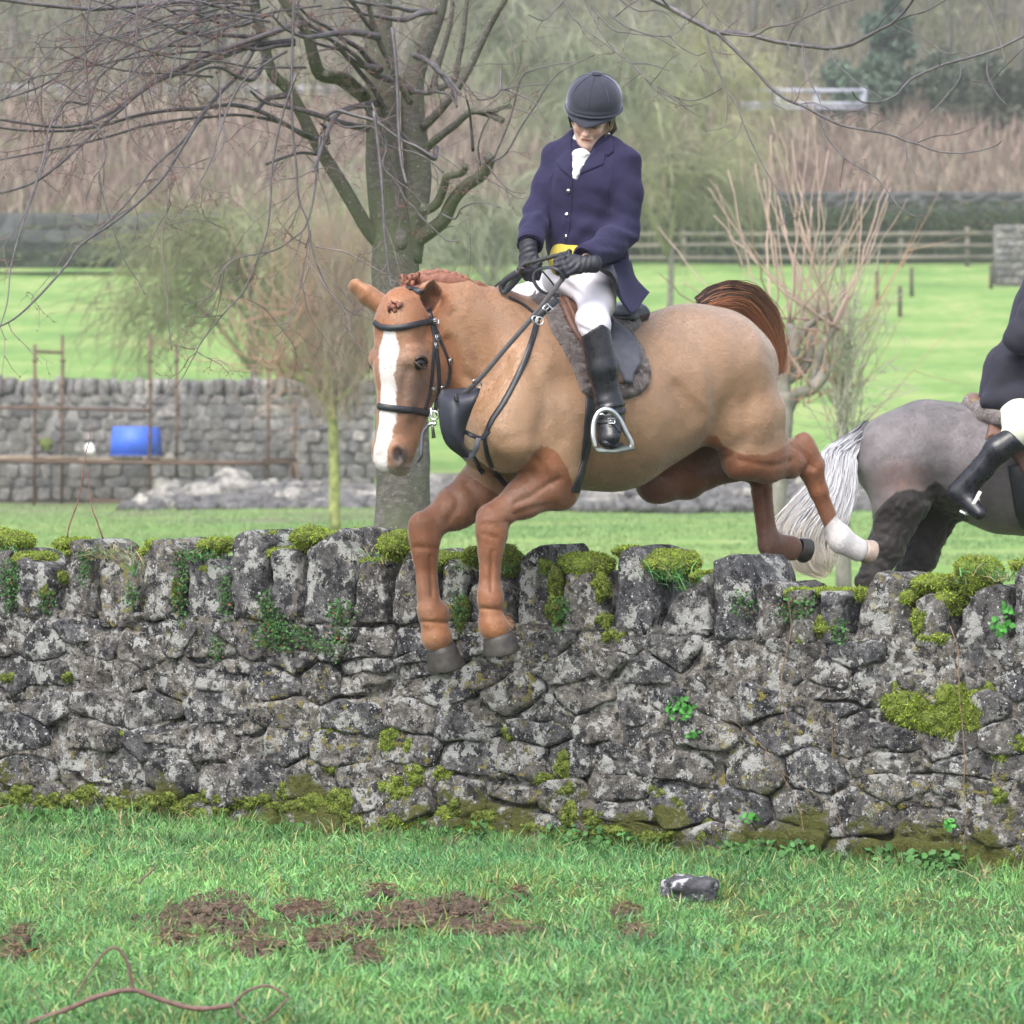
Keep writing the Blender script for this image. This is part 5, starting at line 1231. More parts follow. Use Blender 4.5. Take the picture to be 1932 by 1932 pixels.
V_, Q_ = sdf_mesh(Chain([(P(*c6(1075, 960), 20.1), .06), (P(*c6(950, 1040), 20.1), .058), (P(*c6(860, 1150), 20.12), .05), (P(*c6(800, 1230), 20.13), .043)], k=.02) +
                  [Seg(P(*c6(725, 1270), 20.14), P(*c6(850, 1400), 20.08), (.036, .052), (.030, .033), e1=EY, k=.03), Seg(P(*c6(800, 1200), 20.13), P(*c6(740, 1275), 20.14), .045, .042, k=.03), Ell(P(*c6(1105, 935), 20.1), (.1, .1, .055), e1=EY, d=nrm([.8, 0, .9]), k=.004, sub=True)], .006)
V_ = smooth_verts(V_, Q_, 2); b2 = link('boot', np_mesh('boot3', V_, [Q_]), M_blackgloss, g2)
m = MB(); strap(m, [P(*c6(855, 1275), 20.08), P(*c6(820, 1340), 20.07), P(*c6(775, 1405), 20.1)], .016, .008, (0, -1, 0)); m.tube([P(*c6(775, 1405), 20.1), P(*c6(740, 1385), 20.12)], .006, 6); m.build('spur', simple('white_spur', (.65, .65, .65), .4), b2)
V_, Q_ = sdf_mesh([Seg(P(1990, 790, 20.9), P(2030, 930, 20.9), .055, .045, k=.02), Seg(P(2030, 930, 20.9), P(2060, 960, 20.88), .045, .03, k=.02)], .01); link('boot', np_mesh('boot4', V_, [Q_]), M_blackgloss, g2)
V_, Q_ = sdf_mesh([Ell(G_(2013, 345), (.11, .125, .10), e1=EY, d=UP, k=.02), Seg(G_(2040, 358, -.06), G_(2040, 358, .06), .03, .03, k=.03)], .008); link('helmet', np_mesh('helmet2', V_, [Q_]), M_velvet, g2)
# grit kicked up off the hind legs
M_mud = simple('mud', (.075, .048, .035), .95, .4, 60, .6, 200, .004)
# ================================================================ the mossy rubble wall
def c7(x, y): return (.3472 * x, 978.3 + .3472 * y)
def c8(x, y): return (614.9 + .3472 * x, 978.3 + .3472 * y)
def c9(x, y): return (1261.2 + .3616 * x, 978.3 + .3616 * y)
WA = np.array([-2.124, 19.0, 0.0]); WB = np.array([1.839, 16.45, 0.0])
Wd = nrm(WB - WA); Wn = np.array([Wd[1], -Wd[0], 0.0]); WL = np.linalg.norm(WB - WA)      # Wn points to the camera
def wsz(u, v, off=0.0):
    """photo point -> (s, z) on the wall face pushed out by off"""
    k = (u - 966) / F; o = WA + Wn * off
    s = (k * o[1] - o[0]) / (Wd[0] - k * Wd[1]); p = o + s * Wd
    return s, CZ - (v - HV) / F * p[1]
def wp(s, z, off=0.0): return WA + Wd * s + Wn * off + np.array([0, 0, z])
THK = .45
def lichen_rock(name, dark, mid, light, seedoff=0.0, rnd=True, flecks=True):
    """weathered limestone: crusty pale lichen, sooty patches, flecks, thin moss where damp"""
    t = NT(name); pos = t.pos(); va = t.n('VectorMath', operation='ADD'); t.l(pos, va.inputs[0])
    if rnd:
        inf = t.n('ObjectInfo').outputs['Random']; sc = t.n('VectorMath', operation='SCALE'); sc.inputs[0].default_value = (7.3, 3.1, 5.7); t.l(inf, sc.inputs['Scale']); t.l(sc.outputs[0], va.inputs[1])
    else: va.inputs[1].default_value = (seedoff, 1.3, 2.1)
    v = va.outputs[0]
    wn_ = t.n('TexNoise', i_Scale=30, i_Detail=3); t.l(v, wn_.inputs['Vector']); ws = t.n('VectorMath', operation='SCALE'); ws.inputs['Scale'].default_value = .035; t.l(wn_.outputs['Color'], ws.inputs[0]); vd_ = t.n('VectorMath', operation='ADD'); t.l(v, vd_.inputs[0]); t.l(ws.outputs[0], vd_.inputs[1]); vd = vd_.outputs[0]
    n = t.noise(8, 8, .72, v); n2 = t.noise(34, 8, .75, v); n3 = t.noise(130, 4, .7, v)
    f = t.math('ADD', t.math('MULTIPLY', n, .45), t.math('MULTIPLY', n2, .55))
    c = t.ramp(f, [(.41, dark), (.485, mid), (.54, tuple(x * 1.4 for x in mid)), (.60, light)])
    if rnd: c = t.mix(1.0, c, t.ramp(inf, [(0, (.70, .72, .80)), (.3, (1.0, .98, .96)), (.6, (1.2, 1.14, 1.04)), (.8, (.82, .84, .9)), (1, (1.05, .98, .92))]), 'MULTIPLY')
    c = t.mix(t.ramp(t.noise(11, 7, .75, vd), [(.525, 0), (.555, .95)]), c, t.mix(n3, (.36, .36, .35), (.66, .66, .65)))      # pale crust
    c = t.mix(t.ramp(t.noise(17, 6, .7, vd), [(.42, .92), (.45, 0)]), c, (.028, .029, .033))                                    # soot-black patches
    if flecks:
        for scl, lim, colr in ((58, .30, (.66, .67, .70)), (120, .30, (.60, .61, .64)), (34, .22, (.025, .026, .03))):
            vo = t.voro(scl, vd); cell = t.n('SeparateColor'); t.l(vo.outputs['Color'], cell.inputs[0]); on = t.math('GREATER_THAN', cell.outputs[0], .66); sz = t.math('MULTIPLY', cell.outputs[1], lim)
            c = t.mix(t.math('MULTIPLY', on, t.math('LESS_THAN', vo.outputs['Distance'], sz)), c, colr)
    c = t.mix(t.math('MULTIPLY', t.ramp(t.noise(24, 6, .7, vd), [(.58, 0), (.61, .9)]), t.ramp(t.noise(1.6, 3, .5), [(.50, 0), (.56, 1)])), c, (.33, .29, .07))   # yellow lichen
    sep = t.n('SeparateXYZ'); t.l(pos, sep.inputs[0])
    mo = t.math('ADD', t.math('ADD', t.math('MULTIPLY', t.math('SUBTRACT', .20, sep.outputs['Z']), .75), t.math('MULTIPLY', t.noise(3.6, 7, .7), 1.0)), t.math('MULTIPLY', n2, .35))
    c = t.mix(t.ramp(mo, [(.72, 0), (.78, .95)]), c, t.mix(n3, (.045, .050, .012), (.17, .18, .035)))
    t.base(c); t.set(Roughness=.93, Specular_IOR_Level=.22)
    h = t.math('ADD', t.math('ADD', t.math('MULTIPLY', n2, 1.3), t.math('MULTIPLY', n3, .5)), t.math('MULTIPLY', n, 1.0)); t.bump(h, 1.0, .034); return t.m
M_stone = lichen_rock('limestone', (.034, .035, .040), (.135, .132, .133), (.37, .36, .34))
M_mortar = lichen_rock('lime_mortar', (.036, .034, .031), (.175, .162, .145), (.40, .37, .32), 3.3, False, True)
def wpos(x): return x
wall = empty('stone_wall', WA + Wd * WL / 2, 'grey mortared rubble wall with upright coping stones, mossy, under the jumping horse', 'wall')
def build_stone(poly, depth, name, seed, off, nphi=44, rings=11, amp=.012, back=.05, mat=None, parent=None, frame=None, power=11.0):
    """rough stone: polygon outline on the face (s,z), domed and chipped front, sides running back"""
    poly = np.asarray(poly, float); c = poly.mean(0); r = np.random.default_rng(seed)
    phi = np.arange(nphi) / nphi * 2 * math.pi; D = np.stack([np.cos(phi), np.sin(phi)], 1); R = np.full(nphi, 1e9); n = len(poly)
    for i in range(n):
        a = poly[i] - c; b = poly[(i + 1) % n] - c; e = b - a
        den = D[:, 0] * e[1] - D[:, 1] * e[0]; den = np.where(np.abs(den) < 1e-9, 1e-9, den)
        tt = (a[0] * e[1] - a[1] * e[0]) / den; ss = (a[0] * D[:, 1] - a[1] * D[:, 0]) / den
        ok = (tt > 0) & (ss >= -1e-6) & (ss <= 1 + 1e-6); R = np.where(ok & (tt < R), tt, R)
    R = np.where(R > 1e8, np.linalg.norm(poly - c, axis=1).mean(), R)
    Rs = (np.roll(R, 1) + np.roll(R, -1)) * .10 + R * .8
    rho = np.linspace(0, 1, rings + 1)[1:] ** .85; tilt = r.normal(0, .09, 2)
    V = [[c[0], c[1], depth]]; 
    for q in rho:
        h = depth * (1 - q ** power * .75)
        for k in range(nphi): V.append([c[0] + D[k, 0] * Rs[k] * q, c[1] + D[k, 1] * Rs[k] * q, h])
    for k in range(nphi): V.append([c[0] + D[k, 0] * Rs[k] * .97, c[1] + D[k, 1] * Rs[k] * .97, -back])
    V = np.array(V); V[:, 2] += np.where(V[:, 2] > -back + 1e-6, (V[:, 0] - c[0]) * tilt[0] * 1.5 + (V[:, 1] - c[1]) * tilt[1] * 1.5, 0)
    X = wpv(V[:, 0], V[:, 1], V[:, 2] + off) if frame is None else frame(V[:, 0], V[:, 1], V[:, 2] + off)
    d = amp * fbm(X, 13, 4, seed * .37) + amp * .7 * np.abs(vnoise(X, 24, seed + 3.3)) + .007 * fbm(X, 42, 3, seed) + .003 * vnoise(X, 95, seed); dl = .018 * np.stack([vnoise(X, 13, seed), vnoise(X, 13, seed + 9)], 1)
    inner = (V[:, 2] > -back + 1e-6)
    V[:, 2] += d * inner; V[:, :2] += dl * .8
    X = wpv(V[:, 0], V[:, 1], V[:, 2] + off) if frame is None else frame(V[:, 0], V[:, 1], V[:, 2] + off)
    T = [(0, 1 + k, 1 + (k + 1) % nphi) for k in range(nphi)]
    Q = [(1 + i * nphi + k, 1 + (i + 1) * nphi + k, 1 + (i + 1) * nphi + (k + 1) % nphi, 1 + i * nphi + (k + 1) % nphi) for i in range(rings) for k in range(nphi)]
    return link(name, np_mesh(name, X, [np.array(T), np.array(Q)]), mat or M_stone, parent or wall)
def wpv(s, z, off):
    s = np.asarray(s); return WA[None] + Wd[None] * s[:, None] + Wn[None] * np.asarray(off)[:, None] + np.stack([0 * s, 0 * s, z], 1)
# rubble courses: jittered points, their cells become the stones
wr = random.Random(11)
rows = [(-.05, .12), (.12, .27), (.27, .42), (.42, .54), (.54, .66), (.66, .735), (.735, .80)]
pts = []
for z0, z1 in rows:
    s = -1.7 + wr.uniform(0, .1)
    while s < WL + 1.6:
        h = z1 - z0; w = wr.uniform(.12, .42)
        if wr.random() < .16: 
            pts.append((s + w * .5, z0 + h * .28, w)); pts.append((s + w * .5 + wr.uniform(-.03, .03), z0 + h * .78, w))
        else: pts.append((s + w * .5, (z0 + z1) / 2 + wr.uniform(-.016, .016), w))
        s += w
PT = np.array([(a, b) for a, b, _ in pts])
def cell(i, lo, hi):
    poly = [(PT[i, 0] - .3, lo), (PT[i, 0] + .3, lo), (PT[i, 0] + .3, hi), (PT[i, 0] - .3, hi)]
    near = np.argsort(np.abs(PT[:, 0] - PT[i, 0]) + np.abs(PT[:, 1] - PT[i, 1]))[1:26]; sx = .60
    for j in near:
        a = np.array([PT[i, 0] * sx, PT[i, 1]]); b = np.array([PT[j, 0] * sx, PT[j, 1]]); m_ = (a + b) / 2; nn = b - a; out = []
        for k in range(len(poly)):
            p = poly[k]; q = poly[(k + 1) % len(poly)]
            dp = (p[0] * sx - m_[0]) * nn[0] + (p[1] - m_[1]) * nn[1]; dq = (q[0] * sx - m_[0]) * nn[0] + (q[1] - m_[1]) * nn[1]
            if dp <= 0: out.append(p)
            if dp * dq < 0: tt = dp / (dp - dq); out.append((p[0] + (q[0] - p[0]) * tt, p[1] + (q[1] - p[1]) * tt))
        poly = out
        if len(poly) < 3: return None
    return np.array(poly)
nst = 0
rowi = []
for i in range(len(PT)):
    pl = cell(i, -.08, .835)
    if pl is None: continue
    c = pl.mean(0); ext = np.ptp(pl, axis=0)
    if ext.min() < .03: continue
    g = wr.uniform(.002, .008)
    d_ = pl - c; L_ = np.linalg.norm(d_, axis=1)[:, None]; pl = c + d_ * np.maximum(1 - g / L_, .5)
    if wr.random() < .05: continue       # fallen-out stone: a dark hollow
    build_stone(pl, wr.uniform(.010, .026), 'stone', i, wr.uniform(-.020, .010), amp=.009); nst += 1
# mortar bed, rough, swelling over the joints in places
def grid_sheet(name, s0, s1, z0, z1, step, offf, mat, parent):
    ns = int((s1 - s0) / step) + 1; nz_ = int((z1 - z0) / step) + 1
    S, Z = np.meshgrid(np.linspace(s0, s1, ns), np.linspace(z0, z1, nz_), indexing='ij'); S = S.ravel(); Z = Z.ravel()
    X = wpv(S, Z, np.zeros(len(S))); X = wpv(S, Z, offf(X, S, Z)); I = np.arange(ns * nz_).reshape(ns, nz_)
    Qm = np.stack([I[:-1, :-1], I[1:, :-1], I[1:, 1:], I[:-1, 1:]], -1).reshape(-1, 4)
    return link(name, np_mesh(name, X, [Qm]), mat, parent)
grid_sheet('mortar', -1.7, WL + 1.6, -.1, .86, .0075, lambda X, S, Z: 0.004 + .020 * fbm(X, 5, 3, 4) + .020 * fbm(X, 24, 4, 1) - .03 * np.clip(vnoise(X, 42, 3) - .35, 0, 1) - .06 * np.clip(.16 - np.abs(vnoise(np.column_stack([S * 4.5, Z * 13, 0 * S]), 1, 8)), 0, 1) / .16 * (vnoise(X, 3.5, 12) > -.1), M_mortar, wall)['kind'] = 'stuff'
m = MB(); cc = wp(WL / 2 - .05, .38, -.045 - (THK - .05) / 2); m.box(cc, WL + 3.2, THK - .05, .88, [Wd, -Wn, UP]); m.build('core', M_mortar, wall, smooth=False)
# back face stones would only show from behind: rough sheet
grid_sheet('back_face', -1.7, WL + 1.6, -.1, .84, .04, lambda X, S, Z: -THK - .01 - .03 * fbm(X, 7, 3, 4), M_stone, wall)
# coping: upright stones, traced outlines with their real thickness across the wall
cop = [(c7, [(-60, 540), (-60, 200), (0, 165), (50, 175), (70, 260), (62, 540)]), (c7, [(70, 545), (80, 210), (120, 195), (200, 235), (280, 260), (296, 330), (296, 540)]),
       (c7, [(304, 545), (308, 160), (340, 130), (420, 120), (470, 150), (482, 200), (500, 330), (515, 540)]), (c7, [(522, 560), (510, 230), (540, 195), (640, 190), (700, 240), (740, 330), (756, 540)]),
       (c7, [(764, 560), (765, 200), (810, 150), (820, 115), (870, 105), (900, 130), (960, 190), (985, 260), (990, 400), (985, 560)]), (c7, [(996, 560), (1010, 220), (1080, 205), (1180, 240), (1240, 290), (1244, 560)]),
       (c7, [(1250, 560), (1250, 140), (1275, 85), (1330, 65), (1420, 90), (1455, 140), (1448, 300), (1440, 560)]), (c7, [(1450, 560), (1455, 180), (1520, 165), (1610, 180), (1628, 420), (1626, 560)]),
       (c7, [(1632, 580), (1630, 170), (1700, 130), (1780, 80), (1850, 45), (1890, 60), (1920, 150), (1960, 230), (1930, 400), (1890, 580)]),
       (c8, [(130, 570), (165, 240), (200, 225), (290, 230), (320, 290), (325, 570)]), (c8, [(335, 580), (370, 330), (430, 200), (480, 165), (540, 200), (580, 300), (592, 580)]),
       (c8, [(600, 560), (600, 250), (640, 225), (700, 245), (730, 300), (740, 340), (728, 560)]), (c8, [(738, 610), (742, 420), (770, 350), (830, 310), (880, 305), (960, 340), (995, 420), (992, 610)]),
       (c8, [(1002, 610), (1005, 420), (1010, 240), (1060, 185), (1130, 130), (1160, 170), (1190, 240), (1210, 340), (1225, 420), (1232, 620)]),
       (c8, [(1258, 620), (1270, 400), (1280, 310), (1310, 285), (1450, 290), (1462, 340), (1500, 440), (1530, 620)]), (c8, [(1540, 630), (1568, 300), (1575, 180), (1650, 155), (1740, 165), (1780, 300), (1790, 500), (1760, 630)]),
       (c8, [(1780, 640), (1830, 470), (1932, 380), (1990, 340), (2060, 300), (2085, 640)]), (c9, [(232, 640), (215, 230), (290, 190), (370, 195), (410, 250), (440, 340), (446, 640)]),
       (c9, [(450, 650), (450, 400), (480, 340), (530, 320), (590, 345), (602, 400), (602, 650)]), (c9, [(610, 650), (606, 390), (700, 368), (760, 372), (775, 650)]), (c9, [(785, 660), (780, 378), (900, 372), (950, 400), (925, 540), (912, 660)]),
       (c9, [(922, 700), (960, 540), (1000, 400), (1030, 330), (1080, 275), (1130, 290), (1240, 320), (1262, 400), (1285, 540), (1270, 700)]), (c9, [(1280, 680), (1292, 520), (1285, 410), (1340, 385), (1450, 425), (1462, 680)]),
       (c9, [(1470, 690), (1520, 470), (1560, 400), (1620, 370), (1700, 350), (1775, 372), (1782, 690)]), (c9, [(1790, 700), (1792, 300), (1830, 240), (1900, 225), (2010, 300), (2015, 700)])]
def coping(poly_sz, seed, tk=.36):
    pl = np.asarray(poly_sz); r = np.random.default_rng(seed); c = pl.mean(0)
    # resample outline
    seg = np.vstack([pl, pl[:1]]); L = np.r_[0, np.cumsum(np.linalg.norm(np.diff(seg, axis=0), axis=1))]; n = 64; t = np.arange(n) / n * L[-1]
    O = np.stack([np.interp(t, L, seg[:, 0]), np.interp(t, L, seg[:, 1])], 1)
    O = O * .90 + (np.roll(O, 1, 0) + np.roll(O, -1, 0)) * .05; O = np.column_stack([c[0] + (O[:, 0] - c[0]) * .87, O[:, 1]]); O = O + .010 * np.stack([vnoise(np.column_stack([O, O[:, :1] * 0]), 22, seed), vnoise(np.column_stack([O, O[:, :1] * 0]), 22, seed + 7)], 1)
    fo = r.uniform(-.024, .016); prof = [(.012 + fo, 0.0), (.013 + fo, .22), (.013 + fo, .45), (.012 + fo, .68), (.011 + fo, .86), (.006 + fo, .955), (-.006 + fo, .99), (-.035 + fo, 1.01), (-.09, 1.015), (-.18, 1.0), (-tk * .8, .99), (-tk + .02, .95), (-tk, .85), (-tk - .005, .4), (-tk - .005, 0.0)]
    V = []; 
    for off, sc in prof: V.append(np.column_stack([c + (O - c) * sc, np.full(n, off)]))
    V = np.concatenate(V); X = wpv(V[:, 0], V[:, 1], V[:, 2])
    N = X - wpv(np.full(len(V), c[0]), np.full(len(V), c[1]), np.full(len(V), -tk / 2)); N /= np.linalg.norm(N, axis=1)[:, None]
    X = X + N * (.010 * fbm(X, 9, 4, seed) + .010 * np.abs(vnoise(X, 20, seed + 5)) + .008 * fbm(X, 46, 3, seed) - .006)[:, None]
    Qc = [(i * n + k, (i + 1) * n + k, (i + 1) * n + (k + 1) % n, i * n + (k + 1) % n) for i in range(len(prof) - 1) for k in range(n)]
    return link('coping_stone', np_mesh('coping_stone', X, [np.array(Qc)]), M_stone, wall)
for i, (cv, pl) in enumerate(cop): coping([wsz(*cv(*p), .012) for p in pl], 100 + i)
for side in (-1, 1):                       # the coping goes on beyond the frame
    s = -.12 if side < 0 else WL + .22
    for k in range(8):
        w = wr.uniform(.14, .22); h = wr.uniform(.2, .34); a, b = (s - w, s) if side < 0 else (s, s + w)
        coping([(a + .005, .82), (a + .01, .82 + h * .9), (a + w * .4, .82 + h), (b - .02, .82 + h * .85), (b - .004, .82)], 200 + k + 50 * (side > 0)); s += side * w
CP = [o for o in wall.children if o.name.startswith('coping_stone')]

# ---------------------------------------------------------------- moss, plants and grass on the wall
def blades(name, base, dirs, length, width, col, mat, parent=None, seed=0, bend=.35, kind='stuff', segs=2):
    """one mesh of thin bent blades. base (n,3), dirs (n,3) unit"""
    r = np.random.default_rng(seed); n = len(base); L = np.broadcast_to(length, (n,)); W = np.broadcast_to(width, (n,))
    side = np.cross(dirs, r.normal(size=(n, 3))); side /= np.linalg.norm(side, axis=1)[:, None] + 1e-9
    bd = np.cross(dirs, side) * r.choice([-1, 1], n)[:, None] + np.array([0, 0, -.55]); bd /= np.linalg.norm(bd, axis=1)[:, None] + 1e-9
    B = (r.uniform(.3, 1.2, n) * bend)[:, None]
    c1_ = base + dirs * (L * .5)[:, None] + bd * B * (L * .14)[:, None]; c2_ = base + dirs * (L * .93)[:, None] + bd * B * (L * .62)[:, None]
    w0 = side * (W * .5)[:, None]
    V = np.stack([base - w0, base + w0, c1_ - w0 * .85, c1_ + w0 * .85, c2_], 1).reshape(-1, 3)
    a = np.arange(n) * 5
    Qb = np.stack([a, a + 1, a + 3, a + 2], 1); Tb = np.stack([a + 2, a + 3, a + 4], 1)
    C = np.repeat(col, 5, 0); C = C * np.tile(np.array([.7, .7, 1, 1, 1.12]), n)[:, None] if False else C
    o = link(name, np_mesh(name, V, [Qb, Tb], True, C), mat, parent)
    if kind: o['kind'] = kind
    return o
def leafmat(name, rough=.6, trans=.25):
    t = NT(name); t.base(t.attr('col')); t.set(Roughness=rough, Specular_IOR_Level=.3)
    tr = t.n('BsdfTranslucent'); t.l(t.attr('col'), tr.inputs[0]); ms = t.n('MixShader', i_0=trans); t.l(t.b.outputs[0], ms.inputs[1]); t.l(tr.outputs[0], ms.inputs[2]); t.l(ms.outputs[0], t.out.inputs[0]); return t.m
M_leaf = leafmat('leaf_blades')
M_mossb = simple('moss_bed', (.12, .155, .025), .95, .6, 45, 1.0, 160, .012)
def moss_cols(n, r, bright=1.0):
    a = np.array([.16, .25, .028]); b = np.array([.36, .47, .055]); d = np.array([.10, .10, .016])
    t = r.uniform(0, 1, (n, 1)); c = a * (1 - t) + b * t; k = r.uniform(0, 1, (n, 1)) < .22; return np.where(k, d * r.uniform(.7, 1.6, (n, 1)), c) * bright
mossV = []; mossN = []; mossW = []
def moss_mound(c, rs, rz, rn, seed, dens=26000, bright=1.0, nm='moss_cushion'):
    """cushion on the wall: c=(s,z,off)"""
    r = np.random.default_rng(seed); nu, nv = (26, 12) if rs > .05 else (14, 8); V = []
    for i in range(nv + 1):
        th = math.pi * i / nv
        for k in range(nu):
            ph = 2 * math.pi * k / nu; V.append((math.sin(th) * math.cos(ph), math.cos(th), math.sin(th) * math.sin(ph)))
    V = np.array(V); S = c[0] + V[:, 0] * rs; Z = c[1] + V[:, 1] * rz; O = c[2] + V[:, 2] * rn
    X = wpv(S, Z, O); N = Wd * V[:, :1] / rs + np.array([0, 0, 1.0]) * V[:, 1:2] / rz + Wn * V[:, 2:3] / rn; N /= np.linalg.norm(N, axis=1)[:, None]
    X = X + N * (.55 * min(rs, rz) * fbm(X, 16, 3, seed) + .010 * np.abs(vnoise(X, 55, seed)))[:, None]
    Qm = np.array([(i * nu + k, i * nu + (k + 1) % nu, (i + 1) * nu + (k + 1) % nu, (i + 1) * nu + k) for i in range(nv) for k in range(nu)])
    o = link(nm, np_mesh(nm, X, [Qm]), M_mossb)
    # fronds
    A = np.linalg.norm(np.cross(X[Qm[:, 1]] - X[Qm[:, 0]], X[Qm[:, 3]] - X[Qm[:, 0]]), axis=1); n = int(A.sum() * dens); q = r.choice(len(Qm), n, p=A / A.sum()); w = r.dirichlet([1, 1, 1, 1], n)
    Pp = (X[Qm[q]] * w[..., None]).sum(1); Nn = (N[Qm[q]] * w[..., None]).sum(1) + r.normal(size=(n, 3)) * .5; Nn /= np.linalg.norm(Nn, axis=1)[:, None]
    vis = Nn[:, 1] < .5
    mossV.append(Pp[vis]); mossN.append(Nn[vis]); mossW.append(np.full(vis.sum(), bright)); return o
top_moss = [(c7, 40, 105, 110, 50), (c7, 190, 205, 95, 40), (c7, 400, 122, 80, 26), (c7, 440, 170, 30, 26), (c7, 880, 128, 60, 20), (c7, 830, 165, 40, 20), (c7, 1175, 130, 68, 36), (c7, 1190, 250, 60, 42), (c7, 1440, 110, 40, 45), (c7, 1540, 168, 85, 18), (c7, 1690, 90, 70, 50),
            (c7, 1790, 85, 45, 24), (c7, 1895, 70, 30, 20), (c8, 395, 135, 72, 62), (c8, 250, 222, 60, 16), (c8, 665, 215, 75, 36), (c8, 970, 215, 50, 70), (c8, 820, 190, 24, 50), (c8, 1410, 235, 135, 55), (c8, 1660, 165, 85, 18), (c8, 1850, 225, 100, 62), (c9, 60, 225, 60, 55), (c9, 190, 285, 30, 26),
            (c9, 650, 372, 60, 14), (c9, 860, 372, 120, 18), (c9, 1390, 325, 95, 38), (c9, 1610, 290, 100, 85), (c9, 1300, 400, 45, 50), (c9, 1470, 430, 60, 60), (c9, 1850, 225, 40, 14)]
mlab = ['rounded', 'low', 'ragged', 'flat', 'tall', 'small', 'thick', 'sloping']
moss_ev = []
for i, (cv, x, y, rx, ry) in enumerate(top_moss):
    s, z = wsz(*cv(x, y), -.09); k = .3472 * 1.79 / 1.79 * (17.6 / F)
    moss_mound((s, z - .01, -.10), rx * k * 1.12, max(ry * k * 1.15, .014), .12 if ry > 25 else .10, 300 + i, nm='moss'); bpy.data.objects[-1] if False else None
rmo = random.Random(5)
foot = [(c7, x_, 1490 + 60 * rmo.random() + x_ * .02, 40 + 30 * rmo.random(), 22 + 22 * rmo.random()) for x_ in range(0, 1950, 75)] + [(c8, x_, 1640 + 60 * rmo.random() + x_ * .03, 40 + 30 * rmo.random(), 20 + 22 * rmo.random()) for x_ in range(150, 1950, 95)] + [(c9, x_, 1700 + 60 * rmo.random() + x_ * .03, 40, 20 + 20 * rmo.random()) for x_ in range(50, 1950, 170)]
face_moss = [(c9, 1200, 960, 90, 80), (c9, 1330, 980, 110, 100), (c9, 1480, 1000, 110, 110), (c9, 1600, 960, 110, 95), (c9, 1400, 1070, 120, 50), (c9, 1250, 1040, 70, 40), (c9, 1560, 1060, 90, 40), (c9, 1545, 880, 55, 22), (c9, 1740, 1200, 45, 85), (c9, 1840, 1170, 60, 50), (c9, 1000, 390, 40, 20),
             (c9, 810, 560, 75, 45), (c9, 700, 620, 60, 26), (c9, 1310, 540, 45, 60), (c9, 1400, 620, 90, 30), (c9, 1720, 1450, 45, 30), (c9, 200, 1640, 60, 70), (c9, 1240, 1740, 80, 30), (c9, 1840, 1740, 60, 30), (c9, 230, 1130, 25, 25), (c9, 1400, 1740, 60, 40),
             (c8, 640, 1385, 55, 32), (c8, 480, 1380, 60, 55), (c8, 350, 1440, 60, 60), (c8, 430, 1520, 110, 50), (c8, 440, 1620, 100, 80), (c8, 490, 1720, 70, 60), (c8, 330, 1180, 70, 60), (c8, 460, 1230, 40, 40), (c8, 1290, 1340, 50, 70), (c8, 1190, 1430, 60, 40), (c8, 1300, 1460, 60, 55), (c8, 1000, 1150, 30, 50),
             (c8, 850, 1620, 70, 50), (c8, 900, 1720, 80, 40), (c8, 1330, 1600, 50, 80), (c8, 1800, 1500, 60, 40), (c8, 1460, 1620, 60, 40), (c8, 1480, 380, 45, 70), (c8, 1235, 350, 30, 90), (c8, 1240, 500, 40, 70), (c8, 730, 520, 30, 90), (c8, 1500, 560, 40, 40), (c8, 1560, 640, 60, 30), (c8, 1180, 250, 26, 30),
             (c8, 640, 1640, 60, 60), (c8, 700, 1580, 40, 40), (c8, 1900, 1540, 50, 40), (c7, 500, 1500, 90, 40), (c7, 620, 1560, 90, 40), (c7, 100, 1480, 60, 30), (c7, 1070, 1590, 60, 30), (c7, 1200, 1590, 60, 30), (c7, 1540, 1480, 40, 40), (c7, 1700, 1560, 90, 60), (c7, 1850, 1540, 80, 70), (c7, 800, 1530, 60, 40), (c7, 280, 1560, 90, 40),
             (c7, 1800, 1350, 50, 20), (c7, 1800, 1160, 80, 20), (c7, 630, 1180, 90, 24), (c7, 250, 380, 26, 60), (c7, 335, 320, 26, 26), (c7, 960, 420, 20, 80), (c7, 40, 860, 40, 20), (c7, 360, 860, 26, 16)]
for i, (cv, x, y, rx, ry) in enumerate(face_moss + foot):
    s, z = wsz(*cv(x, y), .01); k = (17.6 / F) * .3472
    br = 1.0 if (cv is c9 and y < 1300) or (cv is c8 and x < 700 and y < 1800 and i < 90) else .55
    rq = np.random.default_rng(900 + i); ne = 7 + int(rx * ry / 420)
    for q in range(ne):
        a_ = rq.uniform(0, 6.283); e_ = math.sqrt(rq.uniform()) * .85; fr_ = rq.uniform(.28, .55)
        moss_mound((s + math.cos(a_) * e_ * rx * k, z + math.sin(a_) * e_ * ry * k, -.004 + rq.uniform(-.006, .006)), max(rx * k * fr_, .012), max(ry * k * fr_ * rq.uniform(.7, 1.3), .010), rq.uniform(.014, .030), 400 + i * 31 + q, bright=br * rq.uniform(.75, 1.15), nm='moss', dens=20000)
